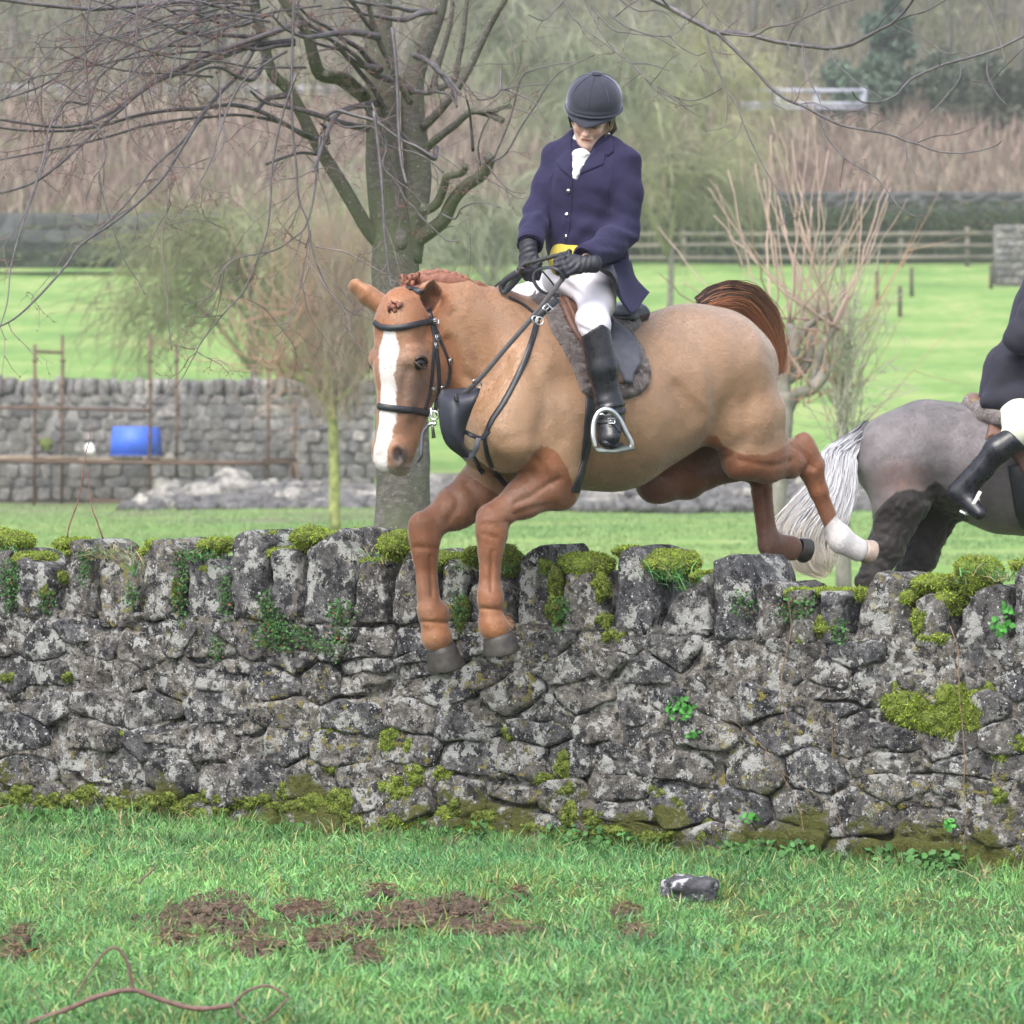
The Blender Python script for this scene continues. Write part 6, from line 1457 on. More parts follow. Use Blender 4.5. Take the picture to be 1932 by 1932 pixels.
# one counted object for all cushions: join beds
def join_named(prefix, name, mat, parent=None, kind=None):
    obs = [o for o in bpy.data.objects if o.name.split('.')[0] == prefix and o.type == 'MESH']; Vs = []; Qs = []; b = 0
    for o in obs:
        n = len(o.data.vertices); v = np.empty(n * 3, np.float32); o.data.vertices.foreach_get('co', v); Vs.append(v.reshape(-1, 3)); q = np.empty(len(o.data.loops), np.int32); o.data.loops.foreach_get('vertex_index', q); Qs.append(q.reshape(-1, 4) + b); b += n
        me = o.data; bpy.data.objects.remove(o); bpy.data.meshes.remove(me)
    o = link(name, np_mesh(name, np.concatenate(Vs), [np.concatenate(Qs)]), mat, parent)
    if kind: o['kind'] = kind
    return o
mb_ = join_named('moss', 'moss_bed', M_mossb); tag(mb_, 'green moss cushions growing on top of and down the rubble wall', 'moss', None, 'stuff')
mv = np.concatenate(mossV); mn = np.concatenate(mossN); mw = np.concatenate(mossW); r = np.random.default_rng(5)
mo_ = blades('moss', mv - mn * .003, mn, r.uniform(.007, .020, len(mv)), .0046, moss_cols(len(mv), r) * mw[:, None], M_leaf, None, 6, .6); tag(mo_, 'short yellow-green moss fronds on the wall cushions', 'moss')
print('moss blades', len(mv), 'stones', nst)
# ================================================================ terrain
def gz(X, Y):
    """height of the land"""
    X = np.asarray(X, float); Y = np.asarray(Y, float)
    z = np.interp(Y, [-80, 88, 96, 110, 150, 160, 166, 175, 300, 420, 700], [0, 0, .6, 2.0, 6.6, 7.2, 7.8, 9.6, 44, 70, 90])
    return z + np.where(Y > 172, (Y - 172) * .01 * np.sin(X * .06 + 1) + .5 * np.sin(Y * .11) * 1, 0) + np.where((Y > 20) & (Y < 172), .05 * np.sin(X * .5) * np.sin(Y * .3), 0)
def gY(v, X=0):
    """distance at which the land shows at photo height v (far field and hill)"""
    Y = np.linspace(89, 500, 4000); vv = HV + F * (CZ - gz(np.full(len(Y), X), Y)) / Y; i = np.argmax(vv <= v); return Y[i]
def G(u, v):
    Y = gY(v); X = (u - 966) / F * Y; return np.array([X, Y, float(gz(X, Y))])
def near_ground(u, v):
    Y = F * CZ / (v - HV); return np.array([(u - 966) / F * Y, Y, 0.0])
# soil patches: (u, v, half width, half height) in the photo
soil = [(390, 1738, 105, 40), (820, 1738, 130, 34), (690, 1815, 28, 24), (560, 1728, 36, 14), (600, 1735, 26, 12), (1200, 1775, 32, 12), (38, 1778, 24, 14), (620, 1782, 46, 16), (480, 1800, 50, 14), (25, 1815, 14, 10), (330, 1790, 40, 10), (955, 1770, 60, 14), (1180, 1735, 26, 10), (720, 1695, 26, 8), (980, 1700, 12, 6)]
soil3 = []
for u, v, a, b in soil:
    p = near_ground(u, v); q = near_ground(u, v + b); soil3.append((p[0], p[1], a / F * p[1], max(abs(p[1] - q[1]), .08)))
def soil_mask(x, y):
    d = np.full(len(x), 9.0)
    for sx, sy, a, b in soil3: d = np.minimum(d, np.hypot((x - sx) / a, (y - sy) / b))
    return d + .55 * vnoise(np.column_stack([x, y, 0 * x]), 9, 2) + .35 * vnoise(np.column_stack([x, y, 0 * x]), 25, 5)
def ground_mat():
    t = NT('meadow'); n = t.noise(.35, 6, .6); n2 = t.noise(2.2, 6, .65); n3 = t.noise(30, 4, .7)
    sep = t.n('SeparateXYZ'); t.l(t.pos(), sep.inputs[0]); Y = sep.outputs['Y']
    g = t.ramp(t.math('ADD', t.math('MULTIPLY', n, .6), t.math('MULTIPLY', n2, .4)), [(.36, (.10, .195, .055)), (.5, (.165, .27, .08)), (.62, (.27, .32, .13))])
    g = t.mix(t.ramp(n3, [(.55, 0), (.75, .5)]), g, (.09, .13, .05))
    near = t.ramp(t.math('MULTIPLY', Y, .02), [(.40, 0), (.46, 1)])
    soil_ = t.ramp(t.noise(40, 5, .7), [(.3, (.04, .05, .02)), (.7, (.10, .13, .05))])
    c = t.mix(near, soil_, g)
    # trodden earth by the far wall
    band = t.math('MULTIPLY', t.ramp(t.math('MULTIPLY', Y, .01), [(.70, 0), (.735, 1), (.80, 1), (.83, .8), (.87, 1), (.90, 0)]), t.ramp(t.noise(.28, 5, .7), [(.42, 0), (.56, 1)]))
    sx = t.ramp(t.math('ADD', t.math('MULTIPLY', sep.outputs['X'], .05), .5), [(.38, 1), (.5, .12)])
    c = t.mix(t.math('MULTIPLY', band, sx), c, t.mix(n2, (.10, .085, .06), (.21, .19, .15)))
    hill = t.ramp(t.math('MULTIPLY', Y, .002), [(.325, 0), (.345, 1)])
    hc = t.ramp(t.noise(.12, 6, .65), [(.35, (.09, .085, .05)), (.5, (.15, .11, .085)), (.62, (.16, .17, .085))])
    c = t.mix(hill, c, hc)
    t.base(c); t.set(Roughness=.95, Specular_IOR_Level=.15); t.bump(t.math('ADD', n3, t.math('MULTIPLY', n2, 3)), .6, .03); return t.m
ys = np.concatenate([np.linspace(-60, 8, 12), np.linspace(9, 22, 120), np.linspace(23, 90, 60), np.linspace(92, 180, 70), np.linspace(184, 430, 60)])
xs = np.concatenate([np.linspace(-260, -12, 40), np.linspace(-10, 10, 121), np.linspace(12, 260, 40)])
XX, YY = np.meshgrid(xs, ys, indexing='ij'); x = XX.ravel(); y = YY.ravel(); z = gz(x, y) + np.where((y > 9) & (y < 22), .02 * fbm(np.column_stack([x, y, 0 * x]), 1.6, 3), 0)
sm = soil_mask(x, y); z = z + np.where((y > 9) & (y < 20), np.clip(1.2 - sm, 0, 1) * .03, 0)
I = np.arange(len(x)).reshape(XX.shape)
gq = np.stack([I[:-1, :-1], I[1:, :-1], I[1:, 1:], I[:-1, 1:]], -1).reshape(-1, 4)
go = link('ground', np_mesh('ground', np.column_stack([x, y, z]), [gq]), ground_mat()); go['kind'] = 'structure'

# ---------------------------------------------------------------- foreground grass
def in_view(x, y, m=1.12): return np.abs(x) < (966 / F * y * m + .35)
def wall_front(x): return WA[1] + (x - WA[0]) / Wd[0] * Wd[1]
r = np.random.default_rng(21)
def gcols(n, x, y, r):
    p = np.column_stack([x, y, 0 * x]); f = np.clip(.5 + .7 * fbm(p, 1.4, 3, 1), 0, 1)[:, None]; f2 = np.clip(.5 + .9 * fbm(p, 5, 2, 7), 0, 1)[:, None]
    a = np.array([.085, .235, .09]); b = np.array([.20, .37, .115]); c = a * (1 - f) + b * f
    c = c * (.65 + .7 * f2) * r.uniform(.5, 1.5, (n, 1)); k = r.uniform(0, 1, (n, 1))
    c = np.where(k < .09, np.array([.44, .42, .20]) * r.uniform(.6, 1.2, (n, 1)), c); c = np.where((k > .09) & (k < .17), np.array([.15, .29, .17]) * r.uniform(.7, 1.3, (n, 1)), c); return c
n = 400000
y = np.sqrt(r.uniform(11.2 ** 2, 19.6 ** 2, n)); x = r.uniform(-1, 1, n) * (966 / F * y * 1.25 + .45)
dw = (wall_front(x) - y)
sm = soil_mask(x, y); clump = .7 * fbm(np.column_stack([x, y, 0 * x]), 9, 3, 3) + .8 * vnoise(np.column_stack([x, y * .6, 0 * x]), 2.6, 13)
keep = (dw > .0) & (r.uniform(0, 1, n) < np.clip(.72 + .8 * clump, .16, 1)) & ((sm > .95) | (r.uniform(0, 1, n) < .2 + .35 * (sm > .5)))
x, y, sm, clump, dw = x[keep], y[keep], sm[keep], clump[keep], dw[keep]; n = len(x)
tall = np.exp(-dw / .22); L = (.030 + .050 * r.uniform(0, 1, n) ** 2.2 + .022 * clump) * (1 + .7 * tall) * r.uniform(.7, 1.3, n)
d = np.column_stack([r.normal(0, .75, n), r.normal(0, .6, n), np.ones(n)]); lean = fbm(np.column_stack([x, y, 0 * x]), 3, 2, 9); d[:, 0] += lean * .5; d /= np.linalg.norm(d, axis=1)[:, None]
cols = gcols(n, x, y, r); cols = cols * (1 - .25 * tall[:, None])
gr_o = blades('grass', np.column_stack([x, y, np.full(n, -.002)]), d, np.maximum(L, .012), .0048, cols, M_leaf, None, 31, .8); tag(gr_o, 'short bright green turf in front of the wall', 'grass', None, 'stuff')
# long tufts: wall foot, wall top, and scattered in the turf
tb = []; td = []; tl_ = []; tc = []
def tuft(c, n, L, spread, colr, lean=(0, 0), r=r):
    for k in range(n):
        tb.append(np.asarray(c) + np.array([r.normal() * spread, r.normal() * spread, 0])); dd = np.array([r.normal(0, .45) + lean[0], r.normal(0, .45) + lean[1], 1.0]); td.append(dd / np.linalg.norm(dd)); tl_.append(L * r.uniform(.5, 1.2)); tc.append(colr * r.uniform(.6, 1.3))
Gc = np.array([.10, .23, .06]); Sc = np.array([.36, .31, .17]); Lg = np.array([.12, .30, .10])
for k in range(150):
    s = r.uniform(-.2, WL + .2); p = wp(s, 0, r.uniform(.02, .30)); tuft(p, 14, r.uniform(.07, .15), .02, Gc if r.uniform() < .8 else Sc, (0, -.2))
for k in range(620):
    yy = math.sqrt(r.uniform(11.8 ** 2, 17.5 ** 2)); xx = r.uniform(-1, 1) * (966 / F * yy + .2)
    if wall_front(xx) - yy < .2: continue
    tuft((xx, yy, 0), 11, r.uniform(.06, .13), .016, Lg if r.uniform() < .75 else np.array([.25, .30, .08]))
for (cv, xx, yy, n_, L_, st) in [(c7, 560, 190, 30, .10, .7), (c7, 620, 200, 30, .12, .8), (c7, 700, 230, 40, .13, .9), (c7, 740, 280, 30, .14, .2), (c7, 60, 150, 30, .06, .1), (c7, 500, 180, 20, .07, .4), (c7, 1000, 220, 30, .09, .7), (c7, 1060, 190, 30, .07, .3), (c7, 1150, 190, 30, .06, .2), (c7, 1630, 110, 20, .09, .5),
                              (c7, 1230, 250, 20, .05, .1), (c8, 190, 190, 20, .08, .4), (c8, 340, 220, 30, .07, .6), (c8, 740, 260, 40, .08, .4), (c8, 700, 400, 20, .10, .6), (c8, 960, 270, 30, .10, .2), (c8, 1230, 290, 20, .08, .6), (c8, 1800, 300, 60, .12, .15), (c8, 1880, 300, 60, .12, .1), (c9, 30, 300, 50, .12, .15), (c9, 90, 350, 40, .10, .2), (c9, 1620, 270, 90, .09, .15), (c9, 1560, 310, 60, .08, .2), (c9, 1750, 300, 40, .09, .3), (c9, 180, 300, 20, .06, .2)]:
    s, z_ = wsz(*cv(xx, yy), -.03); p = wp(s, z_ - .02, -.03)
    for q in range(n_): tuft(p + Wn * r.uniform(-.10, .05) + Wd * r.normal() * .02, 1, L_, .012, Sc if r.uniform() < st else Lg, (Wn[0] * .5, Wn[1] * .5))
tb = np.array(tb); tg = blades('long_grass', tb, np.array(td), np.array(tl_), .0042, np.array(tc), M_leaf, None, 33, 1.1); tag(tg, 'longer grass tufts along the foot and top of the rubble wall', 'grass', None, 'stuff')
# soil: crumbly clods
M_soil = simple('turned_soil', (.088, .060, .043), .95, .55, 40, .9, 120, .012)
sV = []; sQ = []; bse = 0; ico = None
def blob(seed, n1=7, n2=5):
    V = []; 
    for i in range(n2 + 1):
        for k in range(n1): th = math.pi * i / n2; ph = 2 * math.pi * k / n1; V.append((math.sin(th) * math.cos(ph), math.sin(th) * math.sin(ph), math.cos(th)))
    V = np.array(V); V = V * (1 + .5 * vnoise(V + seed * 3.1, 1.7))[:, None]
    Qb = np.array([(i * n1 + k, (i + 1) * n1 + k, (i + 1) * n1 + (k + 1) % n1, i * n1 + (k + 1) % n1) for i in range(n2) for k in range(n1)]); return V, Qb
BL = [blob(i) for i in range(8)]
for sx, sy, a, b in soil3:
    area = a * b * 3.1
    for k in range(int(160 + area * 9000)):
        q = math.sqrt(r.uniform()); an = r.uniform(0, 6.283); q *= 1 + .35 * math.sin(an * 3 + sx * 9) ; px_ = sx + math.cos(an) * a * q; py_ = sy + math.sin(an) * b * q; q = min(q, 1)
        hgt = (1 - q) * min(a, .10) * (.05 + .38 * abs(math.sin(px_ * 31) * math.cos(py_ * 13))); sc = r.uniform(.002, .0075) * (2.6 if r.uniform() < .05 else 1)
        V_, Q_ = BL[r.integers(8)]; rot = r.uniform(0, 6.28); cs, sn = math.cos(rot), math.sin(rot)
        W_ = V_ * sc * [1, .9, .8]; W_ = np.column_stack([W_[:, 0] * cs - W_[:, 1] * sn, W_[:, 0] * sn + W_[:, 1] * cs, W_[:, 2]]) + [px_, py_, hgt + sc * .4 + .014]
        sV.append(W_); sQ.append(Q_ + bse); bse += len(W_)
so = link('soil', np_mesh('soil', np.concatenate(sV), [np.concatenate(sQ)]), M_soil); tag(so, 'crumbled brown soil kicked up in the turf in front of the wall', 'soil', None, 'stuff')
# root fibres and straw over the soil
fb_ = []; 
for sx, sy, a, b in soil3:
    for k in range(int(80 + a * 900)): an = r.uniform(0, 6.283); q = math.sqrt(r.uniform()) * 1.05; fb_.append((sx + math.cos(an) * a * q, sy + math.sin(an) * b * q, .035 + (1 - min(q, 1)) * .02))
fb_ = np.array(fb_); dd = np.column_stack([r.normal(0, 1, len(fb_)), r.normal(0, 1, len(fb_)), r.uniform(-.1, .6, len(fb_))]); dd /= np.linalg.norm(dd, axis=1)[:, None]
fo = blades('straw', fb_, dd, r.uniform(.02, .06, len(fb_)), .0022, np.where(r.uniform(0, 1, (len(fb_), 1)) < .5, np.array([.24, .18, .10]), np.array([.10, .05, .035])) * r.uniform(.6, 1.3, (len(fb_), 1)), M_leaf, None, 35, .9); tag(fo, 'dead straw and root fibres over the turned soil', 'straw', None, 'stuff')
# low plants at the wall foot and on the wall: small round leaves
def leaves(name, pts, nrmv, size, col, label, cat, seed=1, kind='stuff', spread=.8):
    r = np.random.default_rng(seed); n = len(pts); N = nrmv + r.normal(size=(n, 3)) * spread; N /= np.linalg.norm(N, axis=1)[:, None]
    a = np.cross(N, r.normal(size=(n, 3))); a /= np.linalg.norm(a, axis=1)[:, None]; b = np.cross(N, a); S = np.broadcast_to(size, (n,))[:, None]
    ring_ = [(1.0, 0, .0), (.55, .55, .12), (-.35, .6, .05), (-.9, 0, -.1), (-.35, -.6, .05), (.55, -.55, .12)]
    V = np.stack([pts + (a * p + b * q + N * h) * S for p, q, h in ring_], 1).reshape(-1, 3); i = np.arange(n) * 6
    Qv = np.concatenate([np.stack([i, i + 1, i + 2, i + 3], 1), np.stack([i, i + 3, i + 4, i + 5], 1)])
    o = link(name, np_mesh(name, V, [Qv], True, np.repeat(col, 6, 0)), M_leaf); tag(o, label, cat, None, kind); return o
def scatter_face(spots, per):
    out = []
    for cv, xx, yy, rx, ry, k in spots:
        for q in range(int(per * k)):
            a = r.uniform(0, 6.283); e = math.sqrt(r.uniform()); s, z_ = wsz(*cv(xx + rx * 1.35 * e ** 1.5 * math.cos(a), yy + ry * 1.3 * e ** 1.5 * math.sin(a)), .02); out.append(wp(s, max(z_, .01), r.uniform(.015, .05)))
    return np.array(out)
fern = scatter_face([(c7, 1540, 640, 130, 60, 6), (c7, 1480, 560, 60, 60, 2), (c7, 1750, 690, 60, 30, 1), (c7, 1450, 460, 40, 60, 1.5), (c7, 1230, 430, 30, 110, 2), (c7, 990, 380, 30, 160, 3), (c7, 60, 360, 50, 120, 4), (c7, 260, 450, 40, 60, 1), (c7, 1190, 700, 30, 60, 1), (c7, 1830, 680, 60, 60, 1.5), (c7, 1880, 500, 60, 50, 1), (c8, 80, 620, 50, 130, 2), (c8, 60, 500, 40, 50, 1), (c7, 720, 420, 30, 60, 1), (c8, 1290, 520, 40, 80, 1.5), (c8, 730, 500, 30, 90, 1.5), (c9, 640, 470, 60, 60, 1.5), (c9, 720, 450, 40, 50, 1), (c9, 400, 440, 50, 60, 1), (c9, 900, 580, 40, 60, 1), (c7, 480, 200, 40, 30, 1), (c7, 1080, 200, 90, 30, 2), (c7, 470, 280, 26, 70, 1.2)], 110)
n = len(fern); fc = np.array([.055, .135, .04]) * r.uniform(.4, 1.6, (n, 1)); fc = np.where(r.uniform(0, 1, (n, 1)) < .05, np.array([.22, .09, .05]), fc)
leaves('wall_fern', fern, np.tile(Wn, (n, 1)), r.uniform(.004, .008, n), fc, 'fine leaved green herbs rooted in the joints of the rubble wall', 'wall plants', 3)
big = scatter_face([(c9, 70, 985, 60, 50, 2.2), (c9, 140, 1130, 26, 26, .7), (c9, 1750, 560, 50, 40, 1.2), (c9, 1780, 480, 30, 40, .7), (c9, 430, 1560, 40, 20, .6), (c9, 500, 1750, 30, 90, .9), (c9, 1480, 1600, 30, 20, .5)], 26)
n = len(big); leaves('round_leaves', big, np.tile(Wn, (n, 1)), r.uniform(.009, .016, n), np.array([.07, .26, .05]) * r.uniform(.7, 1.4, (n, 1)), 'bright round-leaved plants growing out of the wall face', 'wall plants', 4, spread=.5)
wd = []
for k in range(1300):
    s = WL * (1 - .62 * r.uniform() ** 1.6)
    if math.sin(s * 9) + .7 * math.sin(s * 23 + 1) < -.1: continue
    o_ = abs(r.normal(0, .08)) + .02; wd.append(wp(s, r.uniform(.01, .10) * math.exp(-o_ * 4) + .01, o_))
for k in range(260): wd.append(wp(r.uniform(.05, 1.6), r.uniform(.01, .05), abs(r.normal(0, .12)) + .02))
wd = np.array(wd); n = len(wd); leaves('weeds', wd, np.tile([0, -.5, 1.0], (n, 1)), r.uniform(.010, .022, n), np.array([.075, .19, .055]) * r.uniform(.5, 1.4, (n, 1)), 'broad-leaved weeds along the foot of the wall', 'weeds', 5)

# loose stone, fallen branch, dead leaves
lp_ = near_ground(1302, 1700)
def rock(name, c, rx, ry, rz, seed, mat, parent=None, n1=40, n2=26, amp=.55):
    V = []; 
    for i in range(n2 + 1):
        for k in range(n1): th = math.pi * i / n2; ph = 2 * math.pi * k / n1; V.append((math.sin(th) * math.cos(ph), math.sin(th) * math.sin(ph), math.cos(th)))
    V = np.array(V); q = np.abs(V) ** 1.0; f = 1 / (np.sum(np.abs(V) ** 3.2, axis=1) ** (1 / 3.2)); V = V * (f * (1 + amp * fbm(V + seed, 1.5, 4)))[:, None]
    X = V * [rx, ry, rz] + np.asarray(c); Qr = np.array([(i * n1 + k, (i + 1) * n1 + k, (i + 1) * n1 + (k + 1) % n1, i * n1 + (k + 1) % n1) for i in range(n2) for k in range(n1)])
    return link(name, np_mesh(name, X, [Qr]), mat, parent)
_t = NT('dark_rock'); _n = _t.noise(14, 6, .7); _c = _t.ramp(_n, [(.3, (.02, .021, .026)), (.55, (.06, .06, .07)), (.7, (.13, .13, .14))]); _c = _t.mix(_t.ramp(_t.noise(16, 4, .6), [(.56, 0), (.59, 1)]), _c, (.30, .30, .33)); _t.base(_c); _t.set(Roughness=.8); _t.bump(_t.noise(50, 5), .7, .01); dark_rock = _t.m
o = rock('loose_stone', lp_ + [0, 0, .035], .082, .06, .05, 3, dark_rock); tag(o, 'small dark lichen-spotted stone lying in the grass before the wall', 'stone')
M_bark0 = simple('twig_bark', (.13, .075, .065), .8, .4, 60, .5, 200, .002)
fbz = empty('fallen_branch', near_ground(250, 1900), 'thin crooked brown branch lying in the grass at the front', 'branch')
def br_part(pts, r0, r1, Yv=12.4):
    q = spline([P(u, v, Yv) for u, v in pts], 5); m = MB(); rr = np.linspace(r0, r1, len(q)); rr = rr * (1 + .18 * np.sin(np.arange(len(q)) * 2.3)); m.tube(q, rr * 1.35, 8); return m
br_part([(50, 1932), (90, 1917), (130, 1903), (185, 1880), (250, 1868), (300, 1885), (370, 1903), (440, 1897)], .005, .0052).build('stem', M_bark0, fbz)
br_part([(440, 1897), (455, 1878), (480, 1864), (510, 1861), (545, 1881)], .004, .0025).build('twig', M_bark0, fbz)
br_part([(440, 1897), (452, 1915), (472, 1927), (500, 1926), (545, 1883)], .0042, .0025).build('twig', M_bark0, fbz)
br_part([(250, 1868), (247, 1845), (240, 1815), (225, 1792), (208, 1790), (185, 1812), (160, 1850), (140, 1885)], .0042, .0018).build('twig', M_bark0, fbz)
br_part([(90, 1917), (75, 1890), (62, 1868)], .0022, .001).build('twig', M_bark0, fbz)
o = br_part([(262, 1668), (272, 1655), (285, 1645), (298, 1630)], .0035, .0015, near_ground(270, 1690)[1]); o = o.build('twig', M_bark0); tag(o, 'short bent dead twig standing in the grass left of centre', 'twig')
M_dead = simple('dead_leaf', (.20, .075, .03), .8, .4, 60)
for i, (u, v, s_) in enumerate([(62, 1822, .022), (742, 1672, .012), (925, 1688, .012), (1050, 1690, .010)]):
    p = near_ground(u, v) + [0, 0, .045]; m = MB(); q = [(1, 0, 0), (.4, .5, .25), (-.5, .45, .1), (-1, 0, .2), (-.5, -.45, .0), (.4, -.5, .3)]
    V_ = [p + np.array([a * s_, b * s_ * .6, c_ * s_ * 1.2 + a * s_ * .3]) for a, b, c_ in q]; V_ += [w_ + np.array([0, 0, -.0008]) for w_ in V_]
    m.add(V_, [(0, 1, 2, 3), (0, 3, 4, 5), (9, 8, 7, 6), (11, 10, 9, 6)]); o = m.build('dead_leaf', M_dead, None, False)
    tag(o, ['curled orange-brown dead leaf near the left edge beside the fallen branch', 'small dead leaf in the turf below the mossy wall foot', 'tiny brown dead leaf in the turf right of the soil patch', 'brown leaf fragment in the turf left of the loose stone'][i], 'leaf', 'dead leaves in the grass')
# climbing stems on the wall
M_vine = simple('dry_vine', (.20, .135, .085), .85, .4, 80)
vine_data = [(c9, [(620, 415), (635, 480), (640, 570), (625, 660), (605, 740), (590, 830), (590, 920), (605, 1000), (628, 1080)], .0042, 'pale bare climbing stem hanging down the wall right of the jumping horse'),
             (c9, [(1470, 560), (1510, 680), (1515, 800), (1520, 950), (1538, 1120), (1545, 1300), (1540, 1420), (1555, 1560), (1540, 1700), (1550, 1800)], .0032, 'long thin dead stem standing against the wall at the bright moss'),
             (c9, [(690, 1800), (720, 1740), (700, 1600), (680, 1500), (630, 1400), (560, 1290), (500, 1200), (430, 1130), (330, 1045)], .0024, 'thin dry bramble stem leaning left across the right part of the wall'),
             (c9, [(920, 1640), (880, 1560), (820, 1480), (740, 1420), (600, 1330)], .0020, 'fine dead stem crossing low on the wall'),
             (c9, [(850, 1000), (855, 1150), (858, 1300), (880, 1450), (905, 1640), (930, 1800)], .0018, 'straight thin dead stalk on the wall beside the dark hole'),
             (c7, [(1560, 540), (1600, 480), (1618, 400), (1622, 350)], .0028, 'reddish dry stems in the joint below the tall left coping'),
             (c7, [(440, 540), (460, 440), (480, 360), (486, 300)], .0024, 'dry brown stem in the joint near the left end of the wall')]
for cv, pts_, rad, lab in vine_data:
    q = [wp(*wsz(*cv(*p), .035), .035) for p in pts_]; q = spline(q, 4); m = MB(); m.tube(q, np.linspace(rad, rad * .5, len(q)) * .75, 5); o = m.build('vine', M_vine); tag(o, lab, 'vine')
# saplings rising from the wall top at the left
for pts_, lab in [([(365, 1310), (375, 1250), (400, 1180), (425, 1110), (445, 1000), (465, 860), (490, 770), (487, 735), (510, 705)], 'slender red sapling on the wall top at the left'), ([(560, 1320), (530, 1230), (500, 1150), (488, 1060), (478, 990), (486, 930)], 'shorter thin sapling on the wall top beside the slender red one')]:
    q = [P(.3472 * a, 559 + .3472 * (b - 0), 18.75) for a, b in pts_]; q = spline(q, 4); m = MB(); m.tube(q, np.linspace(.0035, .0015, len(q)), 6); o = m.build('sapling', simple('red_twig', (.17, .08, .06), .7, .4, 30)); tag(o, lab, 'sapling')
# ================================================================ trees, far walls, scaffold, hedge, fences, hillside
def c10(x, y): return (.3472 * x, 559 + .3472 * y)
def c11(x, y): return (614.9 + .3472 * x, .3472 * y)
def c12(x, y): return (.3472 * x, .3472 * y)
def c13(x, y): return (1261.2 + .3472 * x, .3472 * y)
def bark_mat(name, a, b, moss=None, scale=18, wet=.75):
    t = NT(name); mp = t.n('Mapping'); mp.inputs['Scale'].default_value = (1, 1, 2.2); t.l(t.pos(), mp.inputs[0])
    n = t.noise(scale, 6, .7, mp.outputs[0]); n2 = t.noise(scale * 5, 4, .7, mp.outputs[0])
    c = t.ramp(t.math('ADD', t.math('MULTIPLY', n, .6), t.math('MULTIPLY', n2, .4)), [(.33, tuple(x * .55 for x in a)), (.5, a), (.66, b)])
    if moss: c = t.mix(t.ramp(t.noise(2.2, 5, .65), [(.42, 0), (.60, .8)]), c, moss)
    c = t.mix(t.ramp(t.voro(26).outputs['Distance'], [(.12, .55), (.18, 0)]), c, (.36, .37, .38))
    t.base(c); t.set(Roughness=wet, Specular_IOR_Level=.35); t.bump(t.math('ADD', n, n2), .9, .02); return t.m
M_bark = bark_mat('tree_bark', (.135, .125, .112), (.27, .255, .23), (.125, .15, .08))
M_branch = simple('branch_bark', (.075, .066, .072), .42, .5, 25, .4, 120, .003)
M_twig = simple('twig_bark_red', (.105, .078, .08), .45, .55, 14)
tree1 = empty('tree', P(745, HV + F * CZ / 24, 24), 'leafless grey-barked tree with spreading drooping branches right behind the wall', 'tree')
TY = 24.0
def rough_tube(pts, rad, sides, seed, amp=.10, m=5):
    q = spline(pts, m); rr = np.interp(np.linspace(0, 1, len(q)), np.linspace(0, 1, len(rad)), rad)
    V, Q, T = tube(q, rr, sides); n = len(q) * sides; c = np.repeat(q, sides, 0); d = V[:n] - c
    f = 1 + amp * fbm(V[:n] * [1, 1, .5], 7, 3, seed); V[:n] = c + d * f[:, None]; return V, Q, T
def limb(cv, pts, r0, r1, Y0=TY, Y1=TY, name='branch', sides=12, mat=None, parent=None, amp=.12, seed=1):
    """pts in crop coordinates, radii in the same crop's px"""
    k = .3472 / F; n = len(pts); Ys = np.linspace(Y0, Y1, n); P3 = [P(*cv(*p), Yv) for p, Yv in zip(pts, Ys)]
    rad = np.linspace(r0, r1, n) * k * np.mean(Ys); m = MB(); m.add(*rough_tube(P3, rad, sides, seed, amp)); o = m.build(name, mat or M_bark, parent or tree1)
    return spline(P3, 5)
limb(c11, [(390, 4000), (400, 3200), (420, 2700), (415, 2200), (395, 1800), (375, 1500), (368, 1300), (345, 1150), (318, 950), (310, 700), (295, 400), (285, 150), (290, -200), (300, -700)], 165, 60, name='trunk', sides=40, amp=.13, seed=2)
bpaths = []
def B(*a, **k): q = limb(*a, **k); bpaths.append(q); return q
B(c11, [(440, 1420), (470, 1200), (500, 1000), (490, 800), (472, 600), (478, 420), (540, 230), (610, 20), (650, -300)], 85, 45, name='stem', sides=22, Y0=24.0, Y1=24.1)
B(c11, [(310, 1340), (225, 1240), (150, 1110), (60, 960), (-40, 800), (-130, 620), (-210, 480), (-290, 400), (-340, 230), (-380, 60), (-420, -200)], 42, 26, Y0=24, Y1=23.6, name='limb')
B(c11, [(250, 560), (180, 500), (80, 430), (-30, 400), (-70, 300), (-110, 160), (-220, 10), (-300, -150)], 42, 30, Y0=24, Y1=23.5, name='limb')
B(c11, [(440, 1340), (560, 1260), (640, 1190), (690, 1090), (760, 1010), (850, 950), (890, 880), (880, 850)], 45, 26, Y0=24, Y1=23.6, name='limb')
B(c11, [(520, 1150), (600, 1110), (640, 1020), (660, 960), (740, 940), (760, 900)], 30, 16, Y0=23.9, Y1=23.6)
B(c11, [(540, 810), (620, 740), (700, 680), (790, 605), (880, 620), (960, 655)], 24, 18, Y0=24, Y1=23.6)
B(c11, [(800, 605), (900, 600), (950, 585), (1000, 575)], 16, 14, Y0=23.7, Y1=23.5)
B(c11, [(530, 690), (610, 610), (690, 510), (770, 390), (840, 240), (900, 120), (960, 20), (1040, -120)], 26, 16, Y0=24, Y1=23.6)
B(c11, [(560, 500), (640, 470), (700, 430), (720, 330), (745, 200), (760, 60), (780, -100)], 20, 12, Y0=24, Y1=23.8)
B(c11, [(580, 480), (610, 360), (650, 230), (680, 100), (695, -80)], 18, 12, Y0=24, Y1=23.9)
B(c11, [(460, 560), (400, 450), (340, 330), (280, 200), (240, 60), (200, -100)], 20, 14, Y0=23.8, Y1=23.4)
B(c11, [(0, 400), (110, 420), (200, 500)], 20, 24, Y0=23.5, Y1=23.9)
